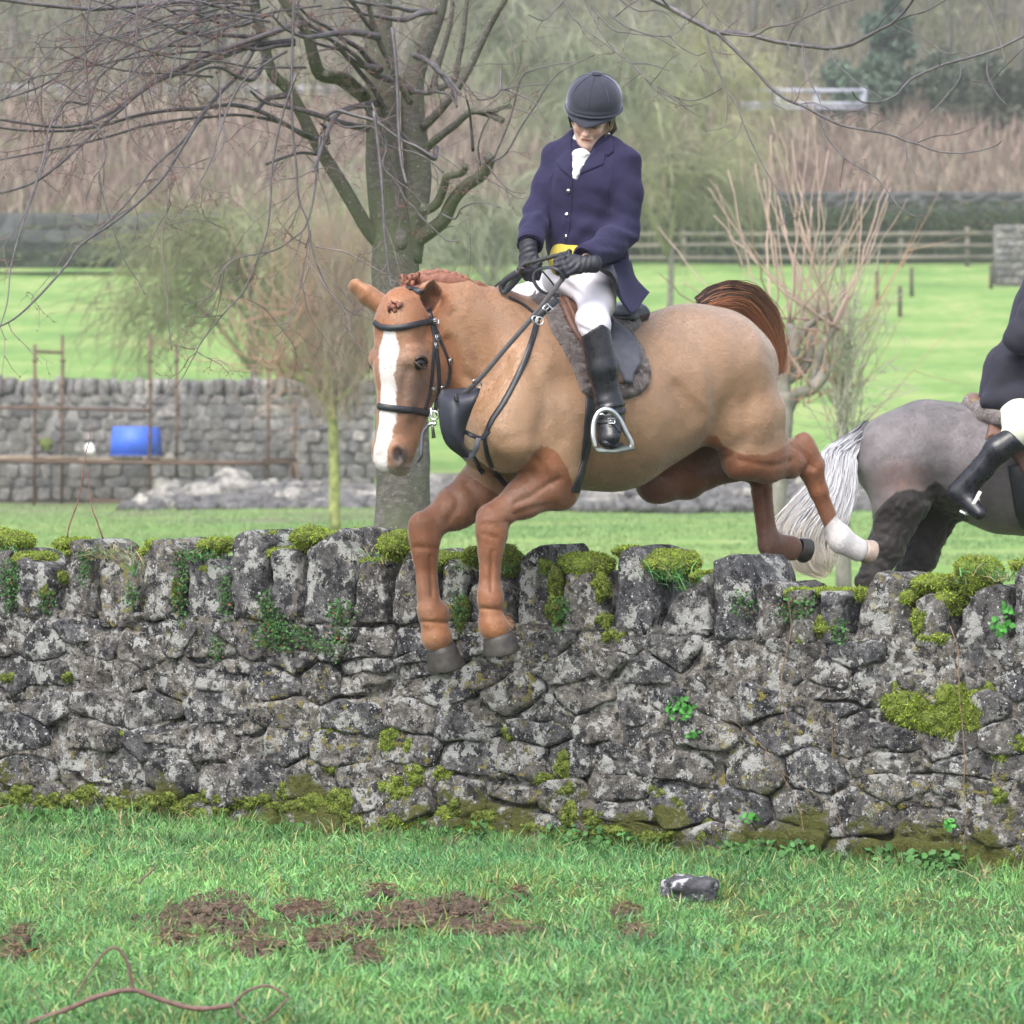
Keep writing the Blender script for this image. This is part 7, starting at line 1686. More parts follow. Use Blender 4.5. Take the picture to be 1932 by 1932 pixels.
B(c11, [(600, 800), (590, 860), (540, 830), (450, 770), (380, 700), (300, 650), (250, 640), (200, 560)], 16, 9, Y0=23.8, Y1=23.4, mat=M_branch)
xr_ = np.random.default_rng(302)
for k in range(20):
    x = xr_.uniform(950, 1750); y = xr_.uniform(-60, 420); pts_ = [(x, y)]; a = xr_.uniform(-.25, .5); tot = xr_.integers(5, 9)
    for j in range(tot): a += xr_.normal() * .16 + .05; x -= math.cos(a) * xr_.uniform(110, 200); y += math.sin(a) * 150; pts_.append((x, y))
    bpaths.append(limb(c12, pts_, xr_.uniform(4, 9), 2.6, Y0=23.4 - xr_.uniform(0, .4), Y1=22.8 - xr_.uniform(0, .8), mat=M_branch, sides=6, seed=k + 50, amp=.08))
xr_ = np.random.default_rng(301)
for k in range(13):
    x0, y0 = [(300, 560), (300, 380), (290, 200), (470, 500), (480, 300), (600, 60), (230, 700)][k % 7]; lf = k % 7 in (0, 1, 2, 6) or xr_.uniform() < .5; sg = -1 if lf else 1; x, y = x0, y0; pts_ = [(x, y)]; a = xr_.uniform(-.2, 1.1)
    for j in range(6): a += xr_.normal() * .28; x += sg * math.cos(a) * xr_.uniform(70, 150) * (1 if lf else .45); y -= math.sin(a) * 90; pts_.append((x, y))
    B(c11, pts_, xr_.uniform(13, 26), xr_.uniform(4, 8), Y0=24.0 - xr_.uniform(0, .5), Y1=23.6 - xr_.uniform(0, 1.2), mat=M_branch, sides=8, seed=k)
# long outer branches, sweeping left and down
L12 = [([(1640, 120), (1500, 170), (1300, 240), (1120, 300), (980, 370), (820, 450), (720, 530), (620, 600), (480, 665), (330, 690), (150, 672), (-60, 640)], 15, 6, 23.6, 22.6),
       ([(1600, 220), (1400, 245), (1200, 310), (1040, 375), (880, 430), (750, 510), (640, 610), (500, 730), (360, 860), (220, 970), (80, 1030), (-60, 1060)], 13, 5, 23.6, 22.4),
       ([(1480, -60), (1200, -10), (1000, 10), (820, 25), (650, 40), (500, 50), (330, 38), (160, 20), (-60, -10)], 13, 7, 23.6, 22.8),
       ([(1380, 60), (1150, 30), (960, 10), (780, 60), (600, 140), (470, 270), (330, 400), (220, 470), (80, 520), (-60, 560)], 8, 4, 23.5, 22.5),
       ([(1780, 770), (1660, 740), (1560, 680), (1400, 600), (1250, 570), (1100, 590), (920, 600), (740, 630), (560, 680), (380, 710), (150, 710), (-60, 685)], 12, 5, 23.8, 22.7),
       ([(1700, 745), (1500, 660), (1300, 625), (1150, 635), (980, 650), (800, 680), (600, 740), (400, 790), (200, 830), (-60, 880)], 8, 4, 23.7, 22.6),
       ([(1420, 200), (1300, 400), (1200, 500), (1110, 610), (1050, 700), (960, 850), (880, 970), (740, 1110), (600, 1220), (440, 1330), (360, 1440), (220, 1600), (80, 1730), (-60, 1800)], 10, 4, 23.5, 22.2),
       ([(1080, 640), (1000, 760), (900, 850), (820, 930), (700, 1090), (560, 1230), (430, 1340)], 6, 4, 23.2, 22.6),
       ([(1300, 100), (1100, 240), (900, 250), (700, 300), (540, 420), (480, 560), (360, 560), (290, 700), (250, 860), (180, 1060), (110, 1260), (60, 1450), (40, 1640), (0, 1780)], 7, 3, 23.4, 22.3),
       ([(1200, -60), (1000, 80), (840, 20), (700, 110), (560, 270), (480, 400), (340, 560), (260, 720), (240, 850), (140, 1150), (60, 1280), (-40, 1420)], 7, 3, 23.3, 22.2),
       ([(1390, 200), (1200, 190), (1000, 180), (960, 170)], 12, 8, 23.5, 23.2), ([(1600, 240), (1500, 250), (1400, 270), (1250, 240)], 11, 8, 23.6, 23.4),
       ([(1280, 100), (1120, 90), (960, 150)], 9, 5, 23.4, 23.1), ([(1500, 60), (1300, 140), (1180, 120), (1020, 60), (920, 60)], 9, 5, 23.4, 22.9),
       ([(1550, 520), (1450, 540), (1400, 590), (1370, 590)], 14, 8, 23.7, 23.4), ([(1450, 300), (1380, 430), (1280, 410), (1200, 370), (1100, 380), (980, 470)], 12, 4, 23.6, 23.0),
       ([(1720, 840), (1640, 830), (1560, 850), (1480, 880), (1450, 890)], 8, 7, 23.8, 23.4),
       ([(1780, 780), (1770, 700), (1740, 670)], 14, 6, 23.8, 23.7)]
for pts_, a, b, y0, y1 in L12:
    a *= 1.25; b *= 1.2
    if a >= 9: B(c12, pts_, a, b, Y0=y0, Y1=y1, mat=M_branch, sides=8, amp=.1)
    else: bpaths.append(limb(c12, pts_, a, b, Y0=y0, Y1=y1, mat=M_branch, sides=6, amp=.1))
LT = [(c12, [(1600, -60), (1590, 200), (1585, 450), (1590, 700), (1610, 900), (1625, 1080), (1670, 1200), (1690, 1330), (1740, 1480), (1800, 1590), (1880, 1680), (1960, 1720)], 8, 3, 22.8),
      (c12, [(1610, 400), (1530, 640), (1480, 900), (1470, 1100), (1450, 1260), (1400, 1400), (1330, 1570), (1220, 1700), (1100, 1850), (1060, 1930)], 7, 3, 22.7), (c12, [(1740, 740), (1720, 940), (1700, 1100), (1660, 1230), (1600, 1290), (1490, 1360), (1300, 1400), (1210, 1470), (1160, 1600), (1000, 1660)], 7, 2.5, 22.9),
      (c12, [(510, -60), (470, 120), (465, 300), (500, 640), (550, 720), (575, 850), (535, 960), (580, 1130), (640, 1320), (690, 1440), (740, 1510), (790, 1600)], 5, 2.5, 22.3),
      (c12, [(745, -60), (740, 250), (700, 420), (680, 560), (710, 730), (800, 840), (900, 900), (1110, 915)], 5, 2.5, 22.4), (c12, [(910, 970), (915, 1090), (890, 1250), (890, 1420), (910, 1570), (915, 1750), (935, 1900)], 4.5, 2.5, 22.5),
      (c12, [(1200, 470), (1195, 640), (1220, 760), (1160, 880)], 5, 2.5, 22.6), (c12, [(1660, 1350), (1690, 1250), (1640, 1500), (1600, 1680), (1540, 1760), (1420, 1770)], 4, 2, 22.8),
      (c12, [(1110, 980), (1180, 1180), (1260, 1350), (1330, 1600), (1400, 1750), (1450, 1950)], 5, 4, 60), (c11, [(0, 620), (100, 690), (250, 690), (340, 790), (480, 830), (560, 870), (640, 940)], 7, 4, 23.3),
      (c11, [(250, 560), (330, 780), (310, 900), (400, 1020), (430, 1080), (480, 1130), (540, 1200), (650, 1300), (720, 1310)], 7, 4, 23.2), (c11, [(260, 600), (285, 800), (300, 950), (310, 1100), (320, 1300), (345, 1500), (355, 1560)], 11, 6, 23.0),
      (c11, [(360, 150), (385, 400), (395, 700), (410, 880), (440, 1010)], 12, 8, 23.1), (c11, [(0, 630), (60, 600), (150, 625), (260, 655), (340, 710), (410, 760), (500, 800), (590, 860)], 12, 8, 23.2),
      (c11, [(900, 880), (980, 830), (1060, 690), (1140, 570), (1200, 470), (1290, 380), (1460, 300)], 7, 3, 23.2), (c11, [(900, 890), (1000, 650), (1060, 430), (1130, 380), (1250, 350), (1400, 330)], 6, 3, 23.3), (c11, [(880, 900), (940, 980), (1010, 1040), (1090, 1050)], 5, 2, 23.3),
      (c11, [(860, 960), (960, 1020), (1060, 1080), (1180, 1020)], 4, 2, 23.4), (c11, [(950, 380), (940, 500), (870, 540), (820, 540)], 7, 4, 23.2), (c11, [(950, 490), (1040, 470), (1160, 460), (1230, 460)], 5, 2, 23.1), (c11, [(960, 480), (1060, 520), (1150, 570), (1130, 620)], 5, 2, 23.1),
      (c11, [(920, 600), (1020, 590), (1130, 630), (1200, 690), (1245, 750)], 4, 2, 23.2), (c11, [(800, 820), (790, 700), (780, 600), (760, 520)], 10, 5, 23.3), (c11, [(840, 900), (830, 780), (890, 640), (1000, 560)], 6, 3, 23.3), (c11, [(620, 1160), (700, 1190), (740, 1130), (840, 1100), (950, 1130)], 6, 3, 23.3),
      (c11, [(-60, 1340), (100, 1370), (200, 1420), (300, 1480), (380, 1540)], 4, 2.5, 22.0), (c11, [(0, 1560), (60, 1640), (130, 1720), (200, 1680), (280, 1740)], 4, 2.5, 22.0), (c11, [(-100, 1420), (0, 1560), (110, 1700), (130, 1800), (90, 1760)], 4, 2.5, 22.0),
      (c13, [(-300, 100), (-200, 20), (-60, -60)], 4, 3, 22.9)]
for cv, pts_, a, b, yv in LT: bpaths.append(limb(cv, pts_, a, b, Y0=yv, Y1=yv - .15, mat=M_branch if a > 4.5 else M_twig, sides=6, name='twig', amp=.08) if yv < 50 else spline([P(*cv(*p), 23) for p in pts_], 5))
# overhanging branch at the upper right, coming down from the crown
RB = [([(-900, -700), (-500, -350), (-200, -80), (0, 35), (100, 92), (190, 140), (260, 175), (350, 178), (450, 190), (560, 220), (680, 240), (780, 252), (880, 262), (990, 242), (1070, 205), (1150, 160), (1210, 130), (1300, 40), (1360, -60)], 20, 7), ([(260, 175), (330, 240), (400, 310), (470, 380), (550, 470), (640, 540), (740, 580), (830, 630), (940, 680), (1060, 705), (1200, 730), (1290, 765), (1360, 785), (1450, 820), (1560, 832), (1680, 820), (1780, 790), (1810, 765)], 11, 3),
      ([(2100, 120), (1932, 195), (1800, 260), (1640, 312), (1500, 350), (1400, 390), (1320, 430), (1270, 480), (1240, 515), (1170, 548), (1070, 558), (1020, 530), (1000, 495)], 9, 4), ([(205, 165), (230, 280), (285, 420), (320, 500), (370, 570), (400, 650), (450, 770), (510, 890), (560, 980), (610, 1060), (655, 1140)], 6, 2.5), ([(830, 640), (860, 740), (930, 830), (1000, 890), (1100, 945), (1170, 1010), (1220, 1080), (1260, 1130), (1340, 1175), (1395, 1170)], 6, 2.5),
      ([(880, 268), (910, 345), (970, 400), (1040, 460), (1110, 500), (1165, 540)], 4, 2.5), ([(730, 255), (745, 350), (770, 440), (810, 520), (840, 600)], 4, 2), ([(1210, 130), (1300, 170), (1400, 220), (1510, 290), (1600, 285), (1645, 305)], 4, 2.5), ([(1210, 130), (1290, 90), (1400, 60), (1540, -20)], 6, 4), ([(280, 178), (450, 195), (550, 150), (660, 130), (780, 80), (900, 30), (1040, -10)], 6, 3),
      ([(1100, 190), (1180, 90), (1240, 30), (1300, -40)], 4, 2.5), ([(0, 35), (-60, -20), (-200, -90)], 6, 6), ([(1590, 345), (1580, 430), (1520, 510), (1400, 640), (1340, 700), (1265, 745)], 4, 2), ([(1740, 290), (1730, 390), (1760, 470), (1800, 530), (1840, 570)], 4, 2), ([(1640, 440), (1740, 445), (1830, 360), (1932, 260)], 4, 3), ([(1340, 780), (1450, 740), (1560, 730), (1675, 690)], 4, 2), ([(880, 635), (1010, 605), (1130, 620), (1270, 678)], 4, 2),
      ([(1290, 770), (1300, 870), (1350, 960)], 3, 2), ([(650, 240), (670, 300), (675, 380), (670, 560)], 3, 1.6), ([(565, 480), (570, 560), (640, 600), (675, 650)], 3, 1.6), ([(1700, -40), (1760, 100), (1800, 220), (1830, 340)], 4, 2.5), ([(-60, 470), (40, 530), (140, 545), (220, 520), (290, 480)], 4, 2.5), ([(-60, 500), (20, 560), (110, 575), (180, 560)], 3, 2), ([(0, 190), (60, 250), (150, 300), (205, 285)], 4, 2.5), ([(100, 100), (60, 170), (0, 200)], 3, 2), ([(320, 500), (320, 600), (300, 690), (195, 715)], 3, 1.6), ([(400, 660), (370, 740), (290, 795)], 2.5, 1.5), ([(630, 1160), (620, 1220), (495, 1255)], 2.5, 1.5), ([(170, -20), (240, 70), (330, 150)], 4, 2.5)]
for i, (pts_, a, b) in enumerate(RB): bpaths.append(limb(c13, pts_, a, b, Y0=22.6 if i else 23.4, Y1=22.3, mat=M_branch, sides=7, name='branch' if a > 5 else 'twig', amp=.08))
for pts_ in [[(1260, -60), (1330, 80), (1440, 180), (1560, 270), (1660, 345), (1740, 430), (1830, 500), (1932, 570), (2040, 640)], [(1380, -60), (1470, 130), (1560, 260), (1680, 360), (1780, 480), (1860, 520), (1990, 580)], [(1660, 345), (1760, 350), (1870, 385)], [(1440, 40), (1560, 160), (1640, 180), (1780, 200), (1900, 260)], [(1300, 0), (1240, 60), (1180, 110), (1100, 80)], [(1540, 70), (1620, 140), (1760, 190), (1880, 200)], [(1600, 0), (1700, 60), (1830, 60), (1932, 160)]]:
    bpaths.append(limb(c11, pts_, 5, 2.5, Y0=22.8, Y1=22.4, mat=M_branch, sides=6, name='twig', amp=.08))
# fine twigs grown off every branch: crooked, with buds
tr = np.random.default_rng(77); tw_m = MB(); bud = MB()
def twig(start, d, L, r0, lvl):
    n = 6; p = np.array(start); pts_ = [p.copy()]; d = nrm(d)
    for i in range(n): d = nrm(d + tr.normal(size=3) * [.22, .16, .22] + np.array([0, 0, -.05])); p = p + d * L / n; pts_.append(p.copy())
    pts_ = np.array(pts_); V_, Q_, T_ = tube(pts_, np.linspace(r0, r0 * .35, n + 1), 3 if lvl else 4, False); tw_m.add(V_, Q_, None)
    for q in range(1, n + 1):
        if tr.uniform() < .3: b_ = pts_[q]; e = d * .5 + tr.normal(size=3) * .6; V_, Q_, T_ = tube([b_, b_ + nrm(e) * .006, b_ + nrm(e) * .013], [.0012, .0028, .0006], 4, False); bud.add(V_, Q_, None)
    if lvl < 2:
        for q in range(tr.integers(1, 4)): k = tr.integers(1, n); twig(pts_[k], nrm(d + tr.normal(size=3) * .8), L * tr.uniform(.35, .7), r0 * .6, lvl + 1)
for q in bpaths:
    seg = np.diff(q, axis=0); Ls = np.linalg.norm(seg, axis=1); tot = Ls.sum(); nt = int(tot * 4.4)
    for k in range(nt):
        i = tr.integers(len(seg)); b_ = q[i] + seg[i] * tr.uniform(); u_, v_ = proj(b_)
        if not (-150 < u_ < 2080 and -150 < v_ < 1150): continue
        dens = 1.0 if u_ < 950 else (.42 if v_ > 20 else .5)
        if tr.uniform() > dens: continue
        d0 = nrm(seg[i]) * tr.uniform(.2, 1) + tr.normal(size=3) * .7 + np.array([-.15 if u_ < 700 else 0, -.1, -.12]); twig(b_, d0, tr.uniform(.12, .55) * (1.0 if u_ < 950 else .55), .0030, 0 if u_ < 950 else 1)
o = tw_m.build('twigs', M_twig, tree1); o['kind'] = 'stuff'; o = bud.build('buds', simple('red_buds', (.19, .075, .065), .5), tree1); o['kind'] = 'stuff'
# knots and scars on the trunk
for u, v, s_ in [(606 + 265, 0, 0)]: pass
for x_, y_, s_ in [(410, 1300, 40), (385, 1345, 16), (530, 1130, 22)]:
    V_, Q_ = sdf_mesh([Seg(P(*c11(x_, y_ - s_ * .5), 23.62), P(*c11(x_, y_ + s_ * .5), 23.62), s_ * .0008, s_ * .0009, k=.01), Ell(P(*c11(x_, y_), 23.55), (s_ * .0006, .03, s_ * .001), k=.01, sub=True)], .006); link('knot', np_mesh('knot', V_, [Q_]), M_bark, tree1)

# ---------------------------------------------------------------- generic bare trees further off
def cloud_mesh(name, starts, dirs, lengths, r0, mat, parent, seed, droop=0.1, crook=.18, n=6, kids=3, kind=True, colfn=None):
    """vectorised crooked twigs with side shoots, one mesh"""
    r = np.random.default_rng(seed); S = np.asarray(starts, float); D = np.asarray(dirs, float); Ln = np.asarray(lengths, float); R0 = np.full(len(S), r0) if np.isscalar(r0) else np.asarray(r0); Vs = []; Qs = []; b = 0
    for lvl in range(3):
        N = len(S)
        if N == 0: break
        pts_ = np.zeros((N, n + 1, 3)); pts_[:, 0] = S; d = D / (np.linalg.norm(D, axis=1)[:, None] + 1e-9); ds = []
        for i in range(n): d = d + r.normal(size=(N, 3)) * crook + np.array([0, 0, -droop]); d /= np.linalg.norm(d, axis=1)[:, None]; pts_[:, i + 1] = pts_[:, i] + d * (Ln / n)[:, None]; ds.append(d.copy())
        side = np.cross(d, [0.2, 1, .1]); side /= np.linalg.norm(side, axis=1)[:, None] + 1e-9; up = np.cross(side, d)
        rad = R0[:, None] * np.linspace(1, .3, n + 1)[None]
        V = np.stack([pts_ + side[:, None] * rad[..., None], pts_ + (-.5 * side + .87 * up)[:, None] * rad[..., None], pts_ + (-.5 * side - .87 * up)[:, None] * rad[..., None]], 2)
        Vs.append(V.reshape(-1, 3)); base = np.arange(N)[:, None, None] * (3 * (n + 1)) + np.arange(n)[None, :, None] * 3; j = np.arange(3)[None, None]; j2 = (j + 1) % 3
        Qs.append(np.stack([base + j, base + j2, base + 3 + j2, base + 3 + j], -1).reshape(-1, 4) + b); b += V.reshape(-1, 3).shape[0]
        if kids <= 0 or lvl == 2: break
        K = max(1, int(kids * (1 if lvl == 0 else .6))); idx = np.repeat(np.arange(N), K); kk = r.integers(1, n, len(idx)); S = pts_[idx, kk]; dd = np.array(ds)[kk, idx]; D = dd + r.normal(size=(len(idx), 3)) * .6; Ln = Ln[idx] * r.uniform(.3, .6, len(idx)); R0 = R0[idx] * .6
    o = link(name, np_mesh(name, np.concatenate(Vs), [np.concatenate(Qs)]), mat, parent)
    return o
def tmat(name, col, var=.35): return simple(name, col, .8, var, .7)
# left pollard lime, green-stemmed, with orange shoots
def pollard(base, Yv, trunk_pts, r0, r1, heads, targets, nshoot, label, tmatl, smat, seed, sr=.012, twigm=None):
    t = empty('tree', P(base[0], base[1], Yv), label, 'tree'); m = MB(); m.add(*rough_tube([P(u, v, Yv) for u, v in trunk_pts], np.linspace(r0, r1, len(trunk_pts)), 12, seed, .12)); m.build('trunk', tmatl, t)
    r = np.random.default_rng(seed)
    for h in heads: m = MB(); q = [P(u, v, Yv + dy) for u, v, dy in h[0]]; m.add(*rough_tube(q, h[1], 9, seed + 1, .25)); m.build('limb', h[2] if len(h) > 2 else tmatl, t)
    m = MB()
    for k in range(nshoot):
        h = heads[r.integers(len(heads))][0]; e = h[-1] if r.uniform() < .7 else h[r.integers(len(h))]; a = P(e[0] + r.normal() * 4, e[1] + r.normal() * 4, Yv + e[2] + r.normal() * .1); tg = targets[r.integers(len(targets))]
        b_ = P(tg[0] + r.normal() * tg[2], tg[1] + r.normal() * tg[3], Yv + e[2] + r.normal() * .8); mid = a * .6 + b_ * .4 + np.array([(b_[0] - a[0]) * .35, 0, -(b_[2] - a[2]) * .12]) * tg[4] + r.normal(size=3) * .04
        q = spline([a, mid, b_], 6); q[1:-1] += r.normal(size=(len(q) - 2, 3)) * .008; s_ = sr * r.uniform(.5, 1.2); m.tube(q, np.linspace(s_, s_ * .35, len(q)), 4)
    o = m.build('shoots', smat, t); o['kind'] = 'stuff'; return t
M_limes = simple('lichen_bark', (.19, .21, .075), .9, .5, 9, .4, 40, .01); M_orange = tmat('orange_shoots', (.32, .20, .14)); M_greybark = simple('grey_bark', (.17, .16, .14), .9, .4, 8, .4, 40, .01)
pt_ = pollard((630, 990), 66, [(632, 1000), (631, 930), (630, 860), (628, 790), (622, 735), (615, 680)], .085, .06,
        [([(628, 790, 0), (600, 740, -.1), (560, 712, -.3), (520, 690, -.4)], [.05, .04, .03, .02]), ([(622, 735, 0), (590, 700, .1), (555, 700, .2)], [.05, .03, .02]), ([(620, 720, 0), (650, 690, 0), (680, 640, .2)], [.05, .04, .03]), ([(618, 700, 0), (610, 640, 0), (600, 590, 0)], [.05, .04, .03]), ([(625, 760, 0), (655, 740, 0), (690, 700, 0)], [.04, .03, .03])],
        [(440, 560, 35, 60, .9), (400, 620, 40, 60, 1.1), (460, 470, 50, 60, .9), (520, 420, 50, 60, .6), (600, 380, 40, 60, .3), (670, 420, 35, 60, .2), (560, 480, 50, 60, .5), (500, 760, 30, 30, -1.2), (640, 520, 40, 50, .1), (480, 640, 30, 40, .8)], 120,
        'green-stemmed pollarded tree with orange shoots left of the grey trunk', M_limes, M_orange, 5)
r = np.random.default_rng(9); n = 900
S = np.array([P(r.normal(635, 32), r.uniform(500, 800), 66.4 + r.normal() * .8) for _ in range(n)]); cloud_mesh('side_twigs', S, np.column_stack([r.normal(0, .25, n), r.normal(0, .2, n), np.ones(n)]), r.uniform(.5, 1.5, n), .007, tmat('tan_twigs', (.25, .20, .15)), pt_, 10, -.02, .12, kids=2)['kind'] = 'stuff'
pt2 = pollard((1465, 1110), 40, [(1468, 1130), (1466, 1050), (1463, 960), (1470, 880), (1478, 800), (1480, 740)], .10, .085,
        [([(1480, 780, 0), (1500, 745, 0), (1530, 735, -.1), (1555, 705, -.1), (1560, 680, -.1)], [.07, .06, .05, .05, .03]), ([(1478, 760, 0), (1480, 700, 0), (1500, 655, 0), (1490, 610, 0)], [.08, .07, .06, .04]), ([(1480, 720, 0), (1520, 690, .1), (1530, 640, .1), (1540, 600, .1)], [.06, .05, .05, .03]), ([(1478, 740, 0), (1460, 690, .1), (1470, 640, .1), (1465, 600, .1)], [.06, .05, .05, .03]), ([(1530, 735, 0), (1550, 660, 0), (1575, 620, 0)], [.04, .035, .02]), ([(1500, 655, 0), (1520, 620, .1), (1560, 590, 0)], [.04, .04, .02])],
        [(1355, 330, 18, 40, .3), (1400, 360, 25, 60, .25), (1440, 310, 16, 60, .1), (1470, 380, 25, 70, .1), (1515, 300, 14, 60, .0), (1545, 270, 10, 50, .05), (1620, 330, 30, 50, .15), (1680, 340, 24, 50, .25), (1590, 420, 25, 60, .1), (1290, 400, 30, 50, .5), (1260, 560, 30, 40, .7), (1560, 400, 30, 60, .1), (1450, 250, 20, 30, .05), (1530, 240, 16, 30, .0)], 40,
        'pollarded tree with tall straight reddish shoots behind the chestnut horse tail', M_greybark, tmat('pink_shoots', (.33, .235, .20)), 6, .013)
r = np.random.default_rng(19); n = 60
S = np.array([P(r.normal(1515, 26), r.uniform(640, 770), 40 + r.normal() * .3) for _ in range(n)]); cloud_mesh('side_twigs', S, np.column_stack([r.normal(0, .6, n), r.normal(0, .3, n), r.normal(.3, .5, n)]), r.uniform(.12, .35, n), .009, M_orange, pt2, 11, 0, .3, kids=2)['kind'] = 'stuff'
# grey-green upright shrub tree right of it
sh = empty('tree', P(1590, 1110, 42), 'slender grey-green upright tree between the pollard and the grey horse', 'tree')
m = MB(); m.add(*rough_tube([P(1592, 1120, 42), P(1590, 1000, 42), P(1588, 900, 42), P(1590, 800, 42), P(1595, 700, 42)], [.075, .07, .06, .05, .03], 12, 3, .1)); m.build('trunk', M_greybark, sh)
n = 80; r = np.random.default_rng(20); S = np.array([P(r.normal(1592, 12 + 16 * k), 860 - 250 * k, 42 + r.normal() * .15) for k in r.uniform(0, 1, n)])
cloud_mesh('crown', S, np.column_stack([r.normal(0, .35, n), r.normal(0, .3, n), np.ones(n)]), r.uniform(.4, 1.1, n), .009, tmat('greygreen_twigs', (.30, .30, .23)), sh, 12, -.02, .14, kids=4)['kind'] = 'stuff'
n = 12; S = np.array([P(1600 + r.normal() * 20, 830 - 200 * k, 42) for k in r.uniform(0, 1, n)]); cloud_mesh('side_shoots', S, np.column_stack([r.uniform(.2, 1.0, n), r.normal(0, .2, n), np.ones(n)]), r.uniform(.9, 1.9, n), .007, M_orange, sh, 13, -.02, .05, kids=1)['kind'] = 'stuff'

# weeping mossy trees (the pale green drooping masses)
def weeping(label, cu, cv_, ru, rv, Yv, n, col, seed, trunk=None, droop=.16, L=(1.2, 2.6), rr=.015, crook=.20, up=.0, kids=3):
    t = empty('tree', (P(cu, cv_, Yv)[0], Yv, float(gz(0, Yv))), label, 'tree'); r = np.random.default_rng(seed); c = P(cu, cv_, Yv); k = Yv / F; top = c[2]; m = MB(); zb = float(gz(0, Yv)) - .2
    m.add(*rough_tube([(c[0], Yv, zb), (c[0] + .1, Yv, zb + (top - zb) * .5), (c[0], Yv, top + rv * k * .3)], [.10, .08, .05], 9, seed, .1)); m.build('trunk', trunk or M_greybark, t)
    lm = MB(); S = []; D = []
    nb = 11
    for b in range(nb):
        a = b / nb * 6.283 + r.uniform(); tip = c + np.array([math.cos(a) * ru * k * r.uniform(.55, .95), math.sin(a) * ru * k * .7, r.uniform(-.3, .85) * rv * k]); a0 = np.array([c[0], Yv, zb + (top - zb) * r.uniform(.5, .95)])
        q = spline([a0, (a0 + tip) / 2 + [0, 0, rv * k * .3], tip], 6); lm.tube(q, np.linspace(.06, .018, len(q)), 5)
        for j in range(n // nb): i = r.integers(3, len(q)); S.append(q[i] + r.normal(size=3) * [ru * k * .12, .4, rv * k * .10]); D.append(np.array([math.cos(a) * .8 + r.normal() * .5, r.normal() * .4, r.normal() * .4 + up]))
    lm.build('limbs', col, t)['kind'] = 'stuff'; cloud_mesh('crown', S, D, r.uniform(*L, len(S)), rr, col, t, seed + 1, droop, crook, kids=kids)['kind'] = 'stuff'; return t
M_olive = tmat('olive_twigs', (.20, .215, .11), .5); M_olive2 = tmat('grey_olive_twigs', (.22, .235, .16), .5); M_yell = tmat('yellow_green_twigs', (.25, .25, .12), .5)
weeping('drooping pale green bare tree behind the left end of the far wall', 470, 510, 260, 170, 92, 620, M_olive, 31)
weeping('mossy pale green bare tree in the field between the left branches', 600, 440, 200, 150, 108, 480, M_olive2, 33)
weeping('olive green bare tree at the field top behind the horse ears', 930, 420, 150, 130, 118, 420, M_olive2, 35)
weeping('mossy bare tree behind the rider right shoulder', 1260, 330, 170, 190, 126, 560, M_olive, 37)
weeping('wide grey-green bare tree above and behind the rider helmet', 1080, 160, 190, 200, 150, 620, M_olive2, 39, L=(1.5, 3.2), rr=.022)
weeping('yellow-green bare tree at the top right of the rider', 1330, 150, 120, 140, 160, 300, M_yell, 41, L=(1.4, 3), rr=.02)
# ---------------------------------------------------------------- far rubble wall with scaffold
FY = 86.0; kf = FY / F
def stone_lp(seed):
    V, Qb = blob(seed, 12, 8); V /= np.linalg.norm(V, axis=1)[:, None]; f = 1 / (np.sum(np.abs(V) ** 9, axis=1) ** (1 / 9)); V = V * f[:, None]; V = V * (1 + .12 * vnoise(V + seed * 3, 1.4))[:, None]; return np_mesh('far_stone', V * .48, [Qb], False)
FS = [stone_lp(40 + i) for i in range(12)]
M_fst = NT('far_limestone'); _n = M_fst.noise(1.4, 5, .65); _i = M_fst.n('ObjectInfo').outputs['Random']
M_fst.base(M_fst.mix(1.0, M_fst.ramp(M_fst.math('ADD', M_fst.math('MULTIPLY', _n, .5), M_fst.math('MULTIPLY', M_fst.noise(9, 4), .5)), [(.3, (.06, .058, .06)), (.5, (.155, .152, .148)), (.7, (.38, .37, .355))]), M_fst.ramp(_i, [(0, (.66, .66, .70)), (.5, (.80, .79, .78)), (1, (.95, .92, .88))]), 'MULTIPLY')); M_fst.set(Roughness=.95); M_fst = M_fst.m
for _m in FS: _m.materials.append(M_fst)
M_rub = NT('rubble_limestone'); _i = M_rub.n('ObjectInfo').outputs['Random']; M_rub.base(M_rub.mix(1.0, M_rub.ramp(M_rub.noise(7, 5, .7), [(.35, (.12, .115, .115)), (.5, (.27, .265, .255)), (.65, (.46, .45, .43))]), M_rub.ramp(_i, [(0, (.28, .28, .31)), (.4, (.52, .51, .50)), (.8, (.85, .83, .80)), (1, (.42, .43, .36))]), 'MULTIPLY')); M_rub.set(Roughness=.95); M_rub.bump(M_rub.noise(20, 4), .7, .03); M_rub = M_rub.m; FR = []
for _m in FS: _q = _m.copy(); _q.materials.clear(); _q.materials.append(M_rub); FR.append(_q)
fw = empty('stone_wall', P(350, 950, FY), 'long grey rubble wall behind the scaffold on the far side of the paddock', 'wall')
M_fmort = simple('far_mortar', (.145, .14, .135), .95, .5, 1.5, .5, 8, .05)
xl, xr = P(-620, 0, FY)[0], P(705, 0, FY)[0]; Hf_ = 2.12
m = MB(); m.box(((xl + xr) / 2, FY + .3, Hf_ / 2 - .1), xr - xl, .5, Hf_ - .05); m.build('core', M_fmort, fw, False)
def put_stone(par, loc, sc, rr_, nm='stone', data=None):
    o = bpy.data.objects.new(nm, data or FS[rr_.integers(12)]); COL.objects.link(o); o.parent = par; o.location = Vector(loc) - Vector(par.location); o.scale = sc; o.rotation_euler = (rr_.normal() * .12, rr_.normal() * .15, rr_.normal() * .2); return o
r = np.random.default_rng(50); cnt = 0; z_ = .06
